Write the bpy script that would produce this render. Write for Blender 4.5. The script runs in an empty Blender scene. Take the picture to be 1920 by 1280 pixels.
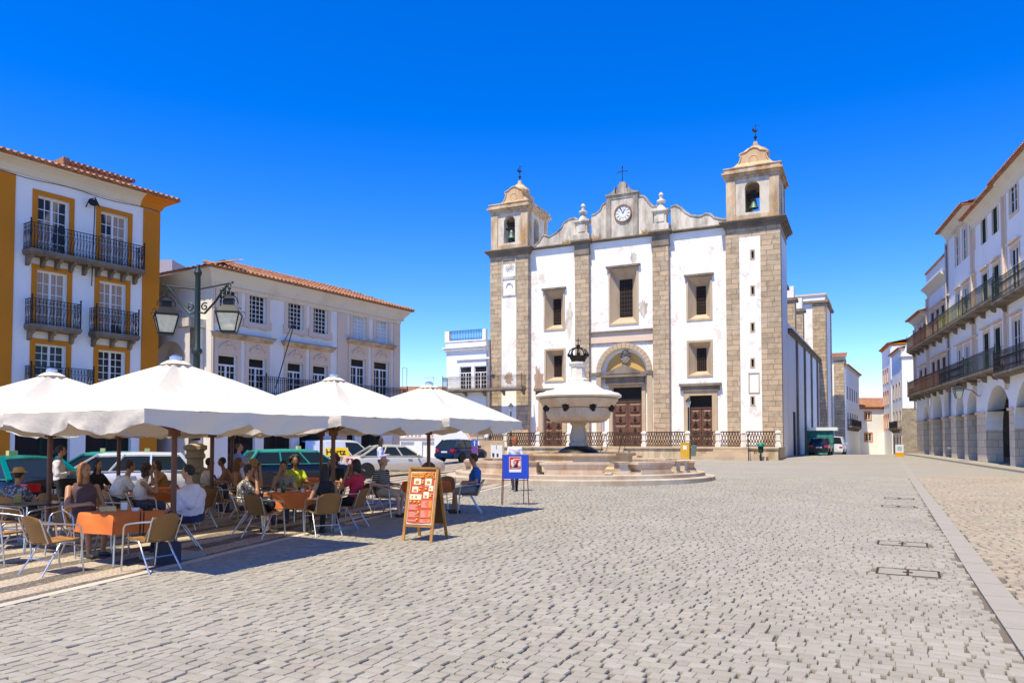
import bpy, math, random
import numpy as np
from mathutils import Vector, Matrix
random.seed(7)
R = math.radians
scene = bpy.context.scene
col = scene.collection
# ---------------------------------------------------------------- camera, light, sky
CAMZ = 1.65; FPX = 1400.0; PITCH = R(2.0)
cam = bpy.data.cameras.new('camera'); cam_o = bpy.data.objects.new('camera', cam); col.objects.link(cam_o)
cam_o.location = (0, 0, CAMZ); cam_o.rotation_euler = (R(90) + PITCH, 0, 0)
cam.sensor_width = 36; cam.lens = FPX / 1920 * 36; cam.shift_y = 139 / 1920; cam.clip_end = 2000
scene.camera = cam_o
SUN_AZ = (-0.60, -0.80); SUN_EL = R(64)
sun = bpy.data.lights.new('sun', 'SUN'); sun.energy = 5.0; sun.angle = R(0.5); sun.color = (1, .90, .66)
sun_o = bpy.data.objects.new('sun', sun); col.objects.link(sun_o); sun_o.location = (-30, -20, 60)
sd = Vector((SUN_AZ[0] * math.cos(SUN_EL), SUN_AZ[1] * math.cos(SUN_EL), math.sin(SUN_EL)))
sun_o.rotation_euler = (-sd).to_track_quat('-Z', 'Y').to_euler()
world = bpy.data.worlds.new('World'); scene.world = world; world.use_nodes = True
wn = world.node_tree; wn.nodes.clear()
sky = wn.nodes.new('ShaderNodeTexSky'); sky.sky_type = 'NISHITA'; sky.sun_disc = False
sky.sun_elevation = SUN_EL; sky.sun_rotation = math.atan2(SUN_AZ[0], SUN_AZ[1])
sky.air_density = 1.0; sky.dust_density = 0.0; sky.ozone_density = 5.0; sky.altitude = 300
hs = wn.nodes.new('ShaderNodeHueSaturation'); hs.inputs['Saturation'].default_value = 1.4; hs.inputs['Hue'].default_value = 0.520
hs.inputs['Value'].default_value = 1.34
bg = wn.nodes.new('ShaderNodeBackground'); bg.inputs[1].default_value = 0.14
wo = wn.nodes.new('ShaderNodeOutputWorld')
wn.links.new(sky.outputs[0], hs.inputs['Color']); wn.links.new(hs.outputs[0], bg.inputs[0]); wn.links.new(bg.outputs[0], wo.inputs[0])
scene.view_settings.view_transform = 'Standard'; scene.view_settings.look = 'None'
scene.view_settings.exposure = 0.46; scene.view_settings.gamma = 1
# ---------------------------------------------------------------- geometry of the place
def ray(px, py):
    x = (px - 960) / FPX; y = (779 - py) / FPX
    c, s = math.cos(PITCH), math.sin(PITCH)
    return Vector((x, c - s * y, s + c * y))
def sm(t): t = max(0, min(1, t)); return t * t * (3 - 2 * t)
def lerp_tab(y, tab):
    for (a, za), (b, zb) in zip(tab, tab[1:]):
        if y <= b: return za + (zb - za) * max(0, (y - a)) / (b - a)
    return tab[-1][1]
RT = [(0, -.12), (10, -.12), (22, 0), (40, .2), (62, .48), (68, .5), (110, -.3), (900, -.3)]
LT = [(0, -.12), (13, -.12), (22, -.16), (36, -.25), (60, -.25), (90, .2), (900, .2)]
def G(x, y):
    t = sm((x + 11) / 8)
    if y < 13: return lerp_tab(y, RT)
    return lerp_tab(y, LT) * (1 - t) + lerp_tab(y, RT) * t
def ground(px, py):
    r = ray(px, py); z = 0
    for _ in range(12):
        t = (z - CAMZ) / r.z; z = G(r.x * t, r.y * t)
    return Vector((r.x * t, r.y * t, z))
def at(px, D):
    x = (px - 960) / FPX * D
    return Vector((x, D, G(x, D)))
def zat(py, D): r = ray(960, py); return CAMZ + r.z / r.y * D
class Fac:
    def __init__(s, X, Y, u):
        s.o = Vector((X, Y)); s.u = Vector(u).normalized(); s.n = Vector((s.u.y, -s.u.x))
        s.M = Matrix(((s.u.x, s.n.x, 0, X), (s.u.y, s.n.y, 0, Y), (0, 0, 1, 0), (0, 0, 0, 1)))
    def S(s, px, py, d=0):
        r = ray(px, py); r2 = Vector((r.x, r.y)); p = s.o + s.n * d
        t = p.dot(s.n) / r2.dot(s.n); q = r2 * t
        return (q - s.o).dot(s.u), CAMZ + r.z * t
    def W(s, a, d, z): return s.M @ Vector((a, d, z))
    def shift(s, a, d):
        p = s.W(a, d, 0); return Fac(p.x, p.y, s.u)
    def side(s, a=0, d=0):        # facade on the right-hand side, running away
        p = s.W(a, d, 0); return Fac(p.x, p.y, -s.n)
I4 = Matrix.Identity(4)
# ---------------------------------------------------------------- mesh builder
OFF = {}
class MB:
    def __init__(s, M=None): s.v = []; s.f = []; s.m = []; s.M = M or I4
    def add(s, vs, fs, m=0):
        b = len(s.v); M = s.M
        s.v += [tuple(M @ Vector(p)) for p in vs]
        s.f += [tuple(b + i for i in f) for f in fs]; s.m += [m] * len(fs)
        return s
    def box(s, x0, x1, y0, y1, z0, z1, m=0):
        return s.add([(x0,y0,z0),(x1,y0,z0),(x1,y1,z0),(x0,y1,z0),(x0,y0,z1),(x1,y0,z1),(x1,y1,z1),(x0,y1,z1)],
              [(0,3,2,1),(4,5,6,7),(0,1,5,4),(1,2,6,5),(2,3,7,6),(3,0,4,7)], m)
    def bar(s, p, q, w, h=None, m=0):
        p, q = Vector(p), Vector(q); d = (q - p).normalized(); h = h or w
        a = d.cross(Vector((0, 0, 1)));
        if a.length < 1e-3: a = Vector((1, 0, 0))
        a.normalize(); b = a.cross(d); a = a * w / 2; b = b * h / 2
        vs = [p-a-b, p+a-b, p+a+b, p-a+b, q-a-b, q+a-b, q+a+b, q-a+b]
        return s.add(vs, [(0,3,2,1),(4,5,6,7),(0,1,5,4),(1,2,6,5),(2,3,7,6),(3,0,4,7)], m)
    def tube(s, path, r, n=6, m=0, close=False, caps=True):
        P = [Vector(p) for p in path]; k = len(P); rs = r if isinstance(r, (list, tuple)) else [r] * k
        up = Vector((0, 0, 1)); vs = []; prev = None
        for i, p in enumerate(P):
            if close: d = P[(i + 1) % k] - P[i - 1]
            else: d = P[min(i + 1, k - 1)] - P[max(i - 1, 0)]
            d.normalize()
            a = prev - d * prev.dot(d) if prev else d.cross(up if abs(d.z) < .9 else Vector((1, 0, 0)))
            if a.length < 1e-4: a = d.cross(Vector((0, 1, 0)))
            a.normalize(); prev = a; b = d.cross(a)
            vs += [p + (a * math.cos(2*math.pi*j/n) + b * math.sin(2*math.pi*j/n)) * rs[i] for j in range(n)]
        fs = []
        for i in range(k if close else k - 1):
            i2 = (i + 1) % k
            fs += [(i*n+j, i*n+(j+1) % n, i2*n+(j+1) % n, i2*n+j) for j in range(n)]
        if caps and not close: fs += [tuple(range(n))[::-1], tuple((k-1)*n+j for j in range(n))]
        return s.add(vs, fs, m)
    def lathe(s, prof, n=24, c=(0, 0, 0), m=0, sx=1, sy=1, ang=0, caps=True):
        vs = [];
        for r, z in prof:
            vs += [(c[0] + sx*r*math.cos(2*math.pi*j/n+ang), c[1] + sy*r*math.sin(2*math.pi*j/n+ang), c[2] + z) for j in range(n)]
        fs = [(i*n+j, i*n+(j+1) % n, (i+1)*n+(j+1) % n, (i+1)*n+j) for i in range(len(prof)-1) for j in range(n)]
        if caps: fs += [tuple(range(n))[::-1], tuple((len(prof)-1)*n+j for j in range(n))]
        return s.add(vs, fs, m)
    def ball(s, c, r, n=10, k=6, m=0):
        if not isinstance(r, (tuple, list)): r = (r, r, r)
        vs = []
        for i in range(k + 1):
            t = math.pi * i / k; st = max(math.sin(t), .002)
            vs += [(c[0]+r[0]*st*math.cos(2*math.pi*j/n), c[1]+r[1]*st*math.sin(2*math.pi*j/n), c[2]-r[2]*math.cos(t)) for j in range(n)]
        fs = [(i*n+j, i*n+(j+1) % n, (i+1)*n+(j+1) % n, (i+1)*n+j) for i in range(k) for j in range(n)] + [tuple(range(n))[::-1], tuple(k*n+j for j in range(n))]
        return s.add(vs, fs, m)
    def cap(s, p, q, r0, r1, n=10, m=0):      # closed tapered capsule
        p, q = Vector(p), Vector(q); d = (q - p); L = d.length; d.normalize()
        path = []; rs = []
        for i in range(4): a = math.pi / 2 * (1 - i / 3.5); path.append(p - d * r0 * math.sin(a)); rs.append(max(r0 * math.cos(a), r0*.05))
        for i in range(4): a = math.pi / 2 * ((i+.5) / 3.5); path.append(q + d * r1 * math.sin(a)); rs.append(max(r1 * math.cos(a), r1*.05))
        return s.tube(path, rs, n, m)
    def prism(s, poly, d0, d1, m=0):       # poly in (x,z), extruded along y
        k = len(poly)
        vs = [(x, d0, z) for x, z in poly] + [(x, d1, z) for x, z in poly]
        return s.add(vs, [tuple(range(k)), tuple(range(2*k-1, k-1, -1))] + [(i, (i+1) % k, k+(i+1) % k, k+i) for i in range(k)], m)
    def hprism(s, poly, z0, z1, m=0):      # poly in (x,y)
        k = len(poly)
        vs = [(x, y, z0) for x, y in poly] + [(x, y, z1) for x, y in poly]
        return s.add(vs, [tuple(range(k))[::-1], tuple(range(k, 2*k))] + [(i, (i+1) % k, k+(i+1) % k, k+i) for i in range(k)], m)
    def nxt(s):
        s.marks = getattr(s, 'marks', []) + [(len(s.v), len(s.f))]; return s
    def each(s, name, mats, parent=None, smooth=None):
        mk = [(0, 0)] + getattr(s, 'marks', []) + [(len(s.v), len(s.f))]; out = []
        for (v0, f0), (v1, f1) in zip(mk, mk[1:]):
            if f1 == f0: continue
            q = MB(); q.v = s.v[v0:v1]; q.f = [tuple(i-v0 for i in f) for f in s.f[f0:f1]]; q.m = s.m[f0:f1]; out.append(q.build(name, mats, parent, smooth))
        return out
    def build(s, name, mats, parent=None, smooth=None, weld=False):
        me = bpy.data.meshes.new(name)
        off = OFF.get(parent.name, Vector((0, 0, 0))) if parent else Vector((0, 0, 0))
        V = np.array(s.v, dtype=np.float64).reshape(-1, 3)
        me.from_pydata([tuple(p) for p in (V - np.array(off))], [], s.f)
        if not isinstance(mats, (list, tuple)): mats = [mats]
        for m in mats: me.materials.append(m)
        if any(s.m): me.polygons.foreach_set('material_index', s.m)
        # box-projected uv in metres
        npol = len(me.polygons); nrm = np.zeros(npol * 3); me.polygons.foreach_get('normal', nrm); nrm = nrm.reshape(-1, 3)
        tot = np.zeros(npol, dtype=np.int32); me.polygons.foreach_get('loop_total', tot)
        li = np.zeros(len(me.loops), dtype=np.int32); me.loops.foreach_get('vertex_index', li)
        N = np.repeat(nrm, tot, axis=0); P = V[li]
        t = np.stack([-N[:, 1], N[:, 0]], 1); ln = np.linalg.norm(t, axis=1); ln[ln < 1e-6] = 1; t /= ln[:, None]
        flip = (t[:, 0] + t[:, 1] * .3) < 0; t[flip] *= -1
        hor = np.abs(N[:, 2]) > .75
        uu = np.where(hor, P[:, 0], (P[:, :2] * t).sum(1)); vv = np.where(hor, P[:, 1], P[:, 2])
        uv = me.uv_layers.new(name='uv'); uv.data.foreach_set('uv', np.stack([uu, vv], 1).ravel())
        if smooth is not None:
            me.polygons.foreach_set('use_smooth', [True] * npol)
            if smooth < 180: me.set_sharp_from_angle(angle=R(smooth))
        o = bpy.data.objects.new(name, me); col.objects.link(o)
        if parent: o.parent = parent; OFF[o.name] = off
        return o
def tag(o, label=None, cat=None, group=None, kind=None):
    if label: o['label'] = label
    if cat: o['category'] = cat
    if group: o['group'] = group
    if kind: o['kind'] = kind
    return o
def thing(name, loc, label, cat, group=None, rz=0, world_parts=False):
    o = bpy.data.objects.new(name, None); col.objects.link(o); o.location = loc; o.rotation_euler = (0, 0, rz)
    o.empty_display_size = .2
    if world_parts: OFF[o.name] = Vector(loc)
    return tag(o, label, cat, group)
def copy_tree(o, parent=None):
    c = o.copy(); col.objects.link(c)
    if parent: c.parent = parent
    for ch in list(o.children): copy_tree(ch, c)
    return c
# ---------------------------------------------------------------- materials
class NT:
    def __init__(s, name):
        s.mat = bpy.data.materials.new(name); s.mat.use_nodes = True; s.t = s.mat.node_tree; s.n = s.t.nodes
        s.b = s.n['Principled BSDF']; s.geo = None
    def node(s, k, **kw):
        x = s.n.new(k)
        for a, b in kw.items():
            if a.startswith('i_'):
                key = a[2:]; key = int(key) if key.isdigit() else key
                x.inputs[key].default_value = b
            else: setattr(x, a, b)
        return x
    def link(s, a, b): s.t.links.new(a, b)
    def pos(s):
        if not s.geo: s.geo = s.node('ShaderNodeNewGeometry')
        return s.geo.outputs['Position']
    def noise(s, scale, detail=4, rough=.6, vec=None, stretch=None):
        v = vec or s.pos()
        if stretch:
            mp = s.node('ShaderNodeMapping'); mp.inputs['Scale'].default_value = stretch; s.link(v, mp.inputs[0]); v = mp.outputs[0]
        x = s.node('ShaderNodeTexNoise', i_Scale=scale, i_Detail=detail, i_Roughness=rough); s.link(v, x.inputs['Vector']); return x.outputs['Fac']
    def ramp(s, fac, a, b, ca=(0, 0, 0, 1), cb=(1, 1, 1, 1)):
        x = s.node('ShaderNodeValToRGB'); e = x.color_ramp.elements; e[0].position = a; e[1].position = b; e[0].color = ca; e[1].color = cb
        s.link(fac, x.inputs[0]); return x.outputs[0]
    def mix(s, fac, a, b, mode='MIX'):
        x = s.node('ShaderNodeMix', data_type='RGBA', blend_type=mode)
        for k, v in ((0, fac), (6, a), (7, b)):
            if isinstance(v, (int, float)): x.inputs[k].default_value = v
            elif isinstance(v, tuple): x.inputs[k].default_value = c4(v)
            else: s.link(v, x.inputs[k])
        return x.outputs[2]
    def math(s, op, a, b=0.0):
        x = s.node('ShaderNodeMath', operation=op)
        for k, v in ((0, a), (1, b)):
            if isinstance(v, (int, float)): x.inputs[k].default_value = v
            else: s.link(v, x.inputs[k])
        return x.outputs[0]
    def bump(s, h, strength=.3, dist=.02):
        x = s.node('ShaderNodeBump', i_Strength=strength, i_Distance=dist); s.link(h, x.inputs['Height']); s.link(x.outputs[0], s.b.inputs['Normal'])
    def done(s, colr, rough=.8, metal=0, spec=None):
        if isinstance(colr, tuple): s.b.inputs['Base Color'].default_value = c4(colr)
        else: s.link(colr, s.b.inputs['Base Color'])
        if isinstance(rough, (int, float)): s.b.inputs['Roughness'].default_value = rough
        else: s.link(rough, s.b.inputs['Roughness'])
        s.b.inputs['Metallic'].default_value = metal
        if spec is not None: s.b.inputs['Specular IOR Level'].default_value = spec
        return s.mat
def c4(c): return (c[0], c[1], c[2], 1)
def mul(c, k): return tuple(min(1, x * k) for x in c)
_mc = {}
def mat(name, c, rough=.7, metal=0, var=.12, scale=8, bump=0, bscale=60, spec=None):
    if name in _mc: return _mc[name]
    t = NT(name)
    tc = t.node('ShaderNodeTexCoord').outputs['Object']
    n = t.noise(scale, 3, .6, vec=tc)
    cc = t.mix(t.ramp(n, .3, .7), mul(c, 1 - var), mul(c, 1 + var))
    if bump: t.bump(t.noise(bscale, 2, .6, vec=tc), bump, .01)
    _mc[name] = t.done(cc, rough, metal, spec); return _mc[name]
def plaster(name, c, stain=(.45, .41, .35), amt=.35, streak=.5, rough=.92, speck=0, patch=None, soft=.62):
    t = NT(name)
    base = t.mix(t.noise(.7, 5, .6), mul(c, .93), mul(c, 1.04))
    st = t.ramp(t.noise(1.1, 6, .7, stretch=(1, 1, .28)), soft - .12, soft + .14)
    st2 = t.math('MULTIPLY', st, amt)
    x = t.mix(st2, base, stain)
    if streak:
        sk = t.ramp(t.noise(2.6, 5, .75, stretch=(1, 1, .08)), .58, .78)
        x = t.mix(t.math('MULTIPLY', sk, streak * .5), x, stain)
    if speck:
        sp = t.math('MULTIPLY', t.ramp(t.noise(9, 6, .8), .62, .68), t.ramp(t.noise(.45, 2), .45, .6))
        x = t.mix(t.math('MULTIPLY', sp, speck), x, mul(stain, .7))
    if patch:
        pt = t.math('MULTIPLY', t.ramp(t.noise(1.3, 6, .75), .52, .6), t.ramp(t.noise(.35, 2), .5, .6))
        x = t.mix(t.math('MULTIPLY', pt, patch[1]), x, patch[0])
    t.bump(t.noise(14, 5, .7), .25, .02)
    return t.done(x, rough, 0, .2)
def blocks(name, c1, c2, bw=.85, bh=.36, mort=(.22, .18, .13), ms=.012, stain=(.16, .12, .08), amt=.35, pale=None):
    t = NT(name); uv = t.node('ShaderNodeUVMap').outputs[0]
    br = t.node('ShaderNodeTexBrick', i_Scale=1.0); br.offset = .5; br.inputs['Brick Width'].default_value = bw; br.inputs['Row Height'].default_value = bh
    br.inputs['Mortar Size'].default_value = ms; br.inputs['Color1'].default_value = c4(c1); br.inputs['Color2'].default_value = c4(c2); br.inputs['Mortar'].default_value = c4(mort)
    br.inputs['Bias'].default_value = -.1; br.inputs['Mortar Smooth'].default_value = .3
    br.squash = .72; br.squash_frequency = 3
    nv = t.node('ShaderNodeTexNoise', i_Scale=1.7, i_Detail=2.0); t.link(uv, nv.inputs['Vector'])
    wv = t.node('ShaderNodeVectorMath', operation='MULTIPLY_ADD'); t.link(nv.outputs['Color'], wv.inputs[0]); wv.inputs[1].default_value = (.07, .05, 0); t.link(uv, wv.inputs[2]); t.link(wv.outputs[0], br.inputs['Vector'])
    x = t.mix(t.math('MULTIPLY', t.ramp(t.noise(2.2, 6, .7), .5, .75), amt), br.outputs[0], stain)
    x = t.mix(t.math('MULTIPLY', t.ramp(t.noise(.8, 4, .7), .5, .7), .5), x, pale or mul(c1, 1.25))
    x = t.mix(t.ramp(t.noise(25, 4, .7), .3, .8), mul((1, 1, 1), .82), (1, 1, 1), 'MIX') if False else x
    h = t.math('SUBTRACT', t.noise(12, 5, .7), t.math('MULTIPLY', br.outputs['Fac'], 1.2)); t.bump(h, .5, .03)
    return t.done(x, .9, 0, .2)
m_white = plaster('church_plaster', (.86, .84, .80), amt=.35, streak=.7, speck=.8, stain=(.46, .38, .29), patch=((.58, .45, .34), .6))
m_whiteclean = plaster('white_plaster', (.84, .84, .83), amt=.10, streak=.2)
m_old = plaster('old_plaster', (.72, .65, .55), amt=.9, streak=1.5, speck=.8, stain=(.22, .19, .15), soft=.52)
m_belfry = plaster('belfry_plaster', (.66, .59, .49), amt=.8, streak=.9, speck=1.0, stain=(.25, .20, .15), patch=((.48, .25, .07), .5), soft=.58)
m_ochre = plaster('ochre_limestone', (.66, .52, .36), amt=.8, streak=.9, speck=.9, stain=(.24, .14, .07), patch=((.56, .28, .07), .95), soft=.5)
m_pink = plaster('pink_plaster', (.52, .28, .2), amt=.5, stain=(.25, .12, .08))
m_granite = blocks('granite_blocks', (.55, .41, .27), (.36, .28, .19), bw=1.05, bh=.40, amt=.7, pale=(.60, .49, .36), ms=.024)
m_graniteflat = plaster('granite_frame', (.52, .40, .27), amt=.5, streak=.4, stain=(.24, .19, .14), soft=.56)
m_darkstone = plaster('weathered_cornice', (.27, .22, .17), amt=.7, streak=.6, stain=(.10, .08, .06), soft=.5)
m_marble = plaster('fountain_marble', (.66, .57, .43), amt=.7, streak=.9, stain=(.44, .27, .12), soft=.52, rough=.6)
m_marblelight = plaster('pale_marble', (.74, .70, .61), amt=.45, streak=.5, stain=(.6, .42, .28), soft=.56, rough=.55)
m_beige = plaster('beige_stone', (.72, .56, .43), amt=.25, streak=.3, stain=(.45, .34, .24))
m_cream = plaster('cream_cornice', (.70, .64, .53), amt=.35, streak=.3, stain=(.42, .33, .2))
m_orange = plaster('ochre_paint', (.60, .215, .02), amt=.25, streak=.15, stain=(.38, .17, .04))
m_terrace = plaster('stained_render', (.66, .57, .42), amt=.85, streak=1.3, speck=.6, stain=(.33, .22, .11), patch=((.78, .44, .04), 1.0), soft=.46)
m_rubble = blocks('rubble_wall', (.36, .29, .2), (.26, .21, .15), bw=.5, bh=.28, ms=.02, amt=.6)
m_iron = mat('black_iron', (.018, .018, .02), .45, .6)
m_greeniron = mat('green_iron', (.02, .035, .03), .5, .4)
m_rustiron = mat('weathered_iron', (.085, .042, .024), .7, .3, var=.4)
m_bronze = mat('bronze_black', (.02, .016, .013), .5, .5, var=.4, scale=20)
m_bell = mat('bell_patina', (.12, .19, .15), .55, .6, var=.4)
m_frame = mat('white_paint', (.78, .78, .76), .5, 0, var=.03)
m_greenframe = mat('green_paint', (.015, .045, .03), .7, spec=.1)
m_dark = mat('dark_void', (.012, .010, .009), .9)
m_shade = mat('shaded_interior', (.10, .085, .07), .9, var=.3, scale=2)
m_wood = mat('carved_door_wood', (.125, .055, .03), .6, var=.35, scale=6, bump=.4, bscale=25)
m_slate = mat('lead_flashing', (.22, .24, .27), .5)
def glassy(name, c, curtain=None, rough=.06):
    t = NT(name)
    x = c
    if curtain:
        f = t.ramp(t.noise(.9, 1, .3, stretch=(1, 1, .5)), .42, .46)
        w = t.node('ShaderNodeTexWave', i_Scale=6.0, i_Distortion=2.0); t.link(t.pos(), w.inputs[0])
        x = t.mix(f, c, t.mix(w.outputs['Fac'], mul(curtain, .7), curtain))
    return t.done(x, rough, 0, .3)
m_glass = glassy('window_glass', (.02, .018, .018))
m_glassmatt = glassy('matt_glass', (.025, .022, .02), None, .5)  # dark matt panes, rough so they mirror little sky at grazing angles
m_glassmatt.node_tree.nodes['Principled BSDF'].inputs['Specular IOR Level'].default_value = .05
m_glasscurt = glassy('curtained_glass', (.03, .026, .026), (.50, .34, .24), .2)
m_glassblind = glassy('blind_glass', (.40, .50, .55), (.65, .72, .75), .12)
m_carglass = glassy('car_glass', (.015, .022, .022), None, .03)
def tiles():
    t = NT('clay_tiles')
    n = t.ramp(t.noise(3.1, 5, .8), .3, .72, c4((.20, .08, .04)), c4((.52, .245, .12)))
    x = t.mix(t.math('MULTIPLY', t.ramp(t.noise(7, 4, .7), .55, .7), .55), n, (.55, .42, .28))
    x = t.mix(t.math('MULTIPLY', t.ramp(t.noise(2, 5, .7), .58, .7), .6), x, (.12, .07, .045))
    t.bump(t.noise(30, 3), .3, .01); return t.done(x, .9)
m_tile = tiles()
# ---------------------------------------------------------------- facade parts
def wall(mb, s0, s1, z0, z1, holes, depth=.25, m=0, mr=None, d=0):
    """front skin with recessed openings; holes = (a, b, c, d, arch)"""
    mr = m if mr is None else mr
    xs = sorted({s0, s1} | {h[0] for h in holes} | {h[1] for h in holes}); zs = sorted({z0, z1} | {h[2] for h in holes} | {h[3] for h in holes})
    xs = [x for x in xs if s0 - 1e-6 <= x <= s1 + 1e-6]; zs = [z for z in zs if z0 - 1e-6 <= z <= z1 + 1e-6]
    for a, b in zip(xs, xs[1:]):
        for c, e in zip(zs, zs[1:]):
            mx, mz = (a + b) / 2, (c + e) / 2
            if any(h[0] < mx < h[1] and h[2] < mz < h[3] for h in holes): continue
            mb.add([(a, d, c), (b, d, c), (b, d, e), (a, d, e)], [(0, 1, 2, 3)], m)
    for h in holes:
        a, b, c, e = h[:4]; k = d - depth; arch = h[4] if len(h) > 4 else 0
        if arch:
            rise = (b - a) / 2 * arch; zs_ = e - rise; n = 14
            arc = [(a + (b - a) * (1 - math.cos(math.pi * i / n)) / 2, zs_ + rise * math.sin(math.pi * i / n)) for i in range(n + 1)]
            for (x0, y0), (x1, y1) in zip(arc, arc[1:]):
                mb.add([(x0, d, y0), (x1, d, y1), (x1, d, e), (x0, d, e)], [(0, 1, 2, 3)], m)
                mb.add([(x0, d, y0), (x1, d, y1), (x1, k, y1), (x0, k, y0)], [(0, 1, 2, 3)], mr)
        else:
            zs_ = e; mb.add([(a, d, e), (b, d, e), (b, k, e), (a, k, e)], [(0, 1, 2, 3)], mr)
        mb.add([(a, d, c), (a, d, zs_), (a, k, zs_), (a, k, c)], [(0, 1, 2, 3)], mr)
        mb.add([(b, d, c), (b, d, zs_), (b, k, zs_), (b, k, c)], [(0, 1, 2, 3)], mr)
        mb.add([(a, d, c), (b, d, c), (b, k, c), (a, k, c)], [(0, 1, 2, 3)], mr)
def rect(F, xl, xr, yt, yb, d=0):
    """pixel box -> (s0, s1, z0, z1) on the facade, heights read at the left edge"""
    s0, zt = F.S(xl, yt, d); _, zb = F.S(xl, yb, d); s1, _ = F.S(xr, yt, d)
    return s0, s1, zb, zt
def window(root, F, r, d=-.16, cols=4, rows=4, leaves=2, fm=None, gm=None, transom=0, arch=False, fw=.06, mw=.024, name='window'):
    s0, s1, z0, z1 = r; mb = MB(F.M)
    mb.box(s0, s0+fw, d-.03, d+.03, z0, z1); mb.box(s1-fw, s1, d-.03, d+.03, z0, z1)
    mb.box(s0+fw, s1-fw, d-.03, d+.03, z0, z0+fw); mb.box(s0+fw, s1-fw, d-.03, d+.03, z1-fw, z1)
    zt = z1 - fw - transom
    if transom: mb.box(s0+fw, s1-fw, d-.025, d+.035, zt-.04, zt+.04)
    cell = (s1 - s0 - 2*fw) / leaves
    for i in range(1, leaves): x = s0+fw+cell*i; mb.box(x-.045, x+.045, d-.025, d+.04, z0+fw, zt-.04 if transom else z1-fw)
    per = cols // leaves
    for L in range(leaves):
        a = s0+fw+cell*L
        for i in range(1, per): x = a+cell*i/per; mb.box(x-mw/2, x+mw/2, d-.015, d+.02, z0+fw, zt)
    for j in range(1, rows): z = z0+fw+(zt-z0-fw)*j/rows; mb.box(s0+fw, s1-fw, d-.014, d+.017, z-mw/2, z+mw/2)
    w = mb.build(name, fm or m_frame, root)
    MB(F.M).box(s0+.01, s1-.01, d-.02, d-.008, z0+.01, z1-.01).build('pane', gm or m_glass, w)
    return w
def frame_trim(mb, r, w, d0=0, d1=.05, bottom=True, m=0, top=None):
    s0, s1, z0, z1 = r; t = top or w
    mb.box(s0-w, s0, d0, d1, z0-(w if bottom else 0), z1+t, m); mb.box(s1, s1+w, d0, d1, z0-(w if bottom else 0), z1+t, m)
    mb.box(s0, s1, d0, d1-.002, z1, z1+t, m)
    if bottom: mb.box(s0, s1, d0, d1-.002, z0-w, z0, m)
def ironwork(mb, p0, p1, z0, z1, step=.12, w=.016, style=0):
    p0, p1 = Vector((p0[0], p0[1], 0)), Vector((p1[0], p1[1], 0)); L = (p1-p0).length; n = max(2, int(L/step)); h = z1-z0
    P = lambda t, z: p0.lerp(p1, t) + Vector((0, 0, z))
    mb.bar(P(0, z1), P(1, z1), w*2.2, w*1.6); mb.bar(P(0, z0+.05), P(1, z0+.05), w*1.4)
    zm = z0 + h*.72 if style != 2 else z0 + h*.34
    mb.bar(P(0, zm), P(1, zm), w)
    for i in range(n+1):
        t = i/n
        if style == 2:        # interlaced waves above, diamonds below
            if i < n:
                t1 = (i+1)/n; tm = (t+t1)/2; q = [P(t, z1), P(t+(t1-t)*.12, z1-h*.15), P(tm, z0+h*.55), P(t1-(t1-t)*.12, z0+h*.4), P(t1, zm)]
                q2 = [P(t1, z1), P(t1-(t1-t)*.12, z1-h*.15), P(tm, z0+h*.55), P(t+(t1-t)*.12, z0+h*.4), P(t, zm)]
                for qq in (q, q2):
                    for a, b in zip(qq, qq[1:]): mb.bar(a, b, w)
                mb.bar(P(t, z0+.05), P(t1, zm), w*.9); mb.bar(P(t1, z0+.05), P(t, zm), w*.9)
        else:
            mb.bar(P(t, z0), P(t, z1), w)
            if i < n:
                t1 = (i+1)/n; tm = (t+t1)/2; r = L/n*.42
                dirv = (p1-p0).normalized()
                for zc, rr in (((zm+z1)/2, min(r, (z1-zm)*.4)), (z0+.05+r, r)):
                    c = P(tm, zc); q = [c + dirv*rr*math.cos(a*math.pi/3) + Vector((0, 0, rr*math.sin(a*math.pi/3))) for a in range(7)]
                    for a, b in zip(q, q[1:]): mb.bar(a, b, w*.7)
                if style == 1:
                    c0, c1 = P(tm, zm-.02), P(tm, z0+.1+2*r); mb.bar(c0, P(t, (zm+z0)/2), w*.7); mb.bar(P(t1, (zm+z0)/2), c1, w*.7)
def balcony(root, F, s0, s1, zf, depth=.7, h=.95, thick=.14, sm_=None, im=None, brackets=None, style=0, under=None):
    mb = MB(F.M); mb.box(s0-.05, s1+.05, 0, depth+.05, zf-thick, zf); mb.box(s0-.02, s1+.02, 0, depth, zf-thick-.06, zf-thick)
    n = brackets or max(2, int((s1-s0)/.9)+1)
    for i in range(n):
        x = s0+.12+(s1-s0-.24)*i/(n-1)
        pts = [(0, zf-thick-.06), (depth*.85, zf-thick-.06), (depth*.8, zf-thick-.16), (depth*.45, zf-thick-.22), (depth*.3, zf-thick-.4), (0, zf-thick-.45)]
        k = len(pts); vs = [(x-.06, d, z) for d, z in pts] + [(x+.06, d, z) for d, z in pts]
        mb.add(vs, [tuple(range(k)), tuple(range(2*k-1, k-1, -1))]+[(i2, (i2+1) % k, k+(i2+1) % k, k+i2) for i2 in range(k)])
    b = mb.build('balcony', sm_ or m_darkstone, root)
    mb = MB(F.M)
    for a, c in (((s0, 0), (s0, depth)), ((s0, depth), (s1, depth)), ((s1, depth), (s1, 0))): ironwork(mb, a, c, zf+.002, zf+h, style=style)
    for x in (s0, s1): mb.bar((x, depth, zf), (x, depth, zf+h+.1), .04); mb.ball((x, depth, zf+h+.13), .04, 6, 4)
    mb.build('railing', im or m_iron, b)
    return b
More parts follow.
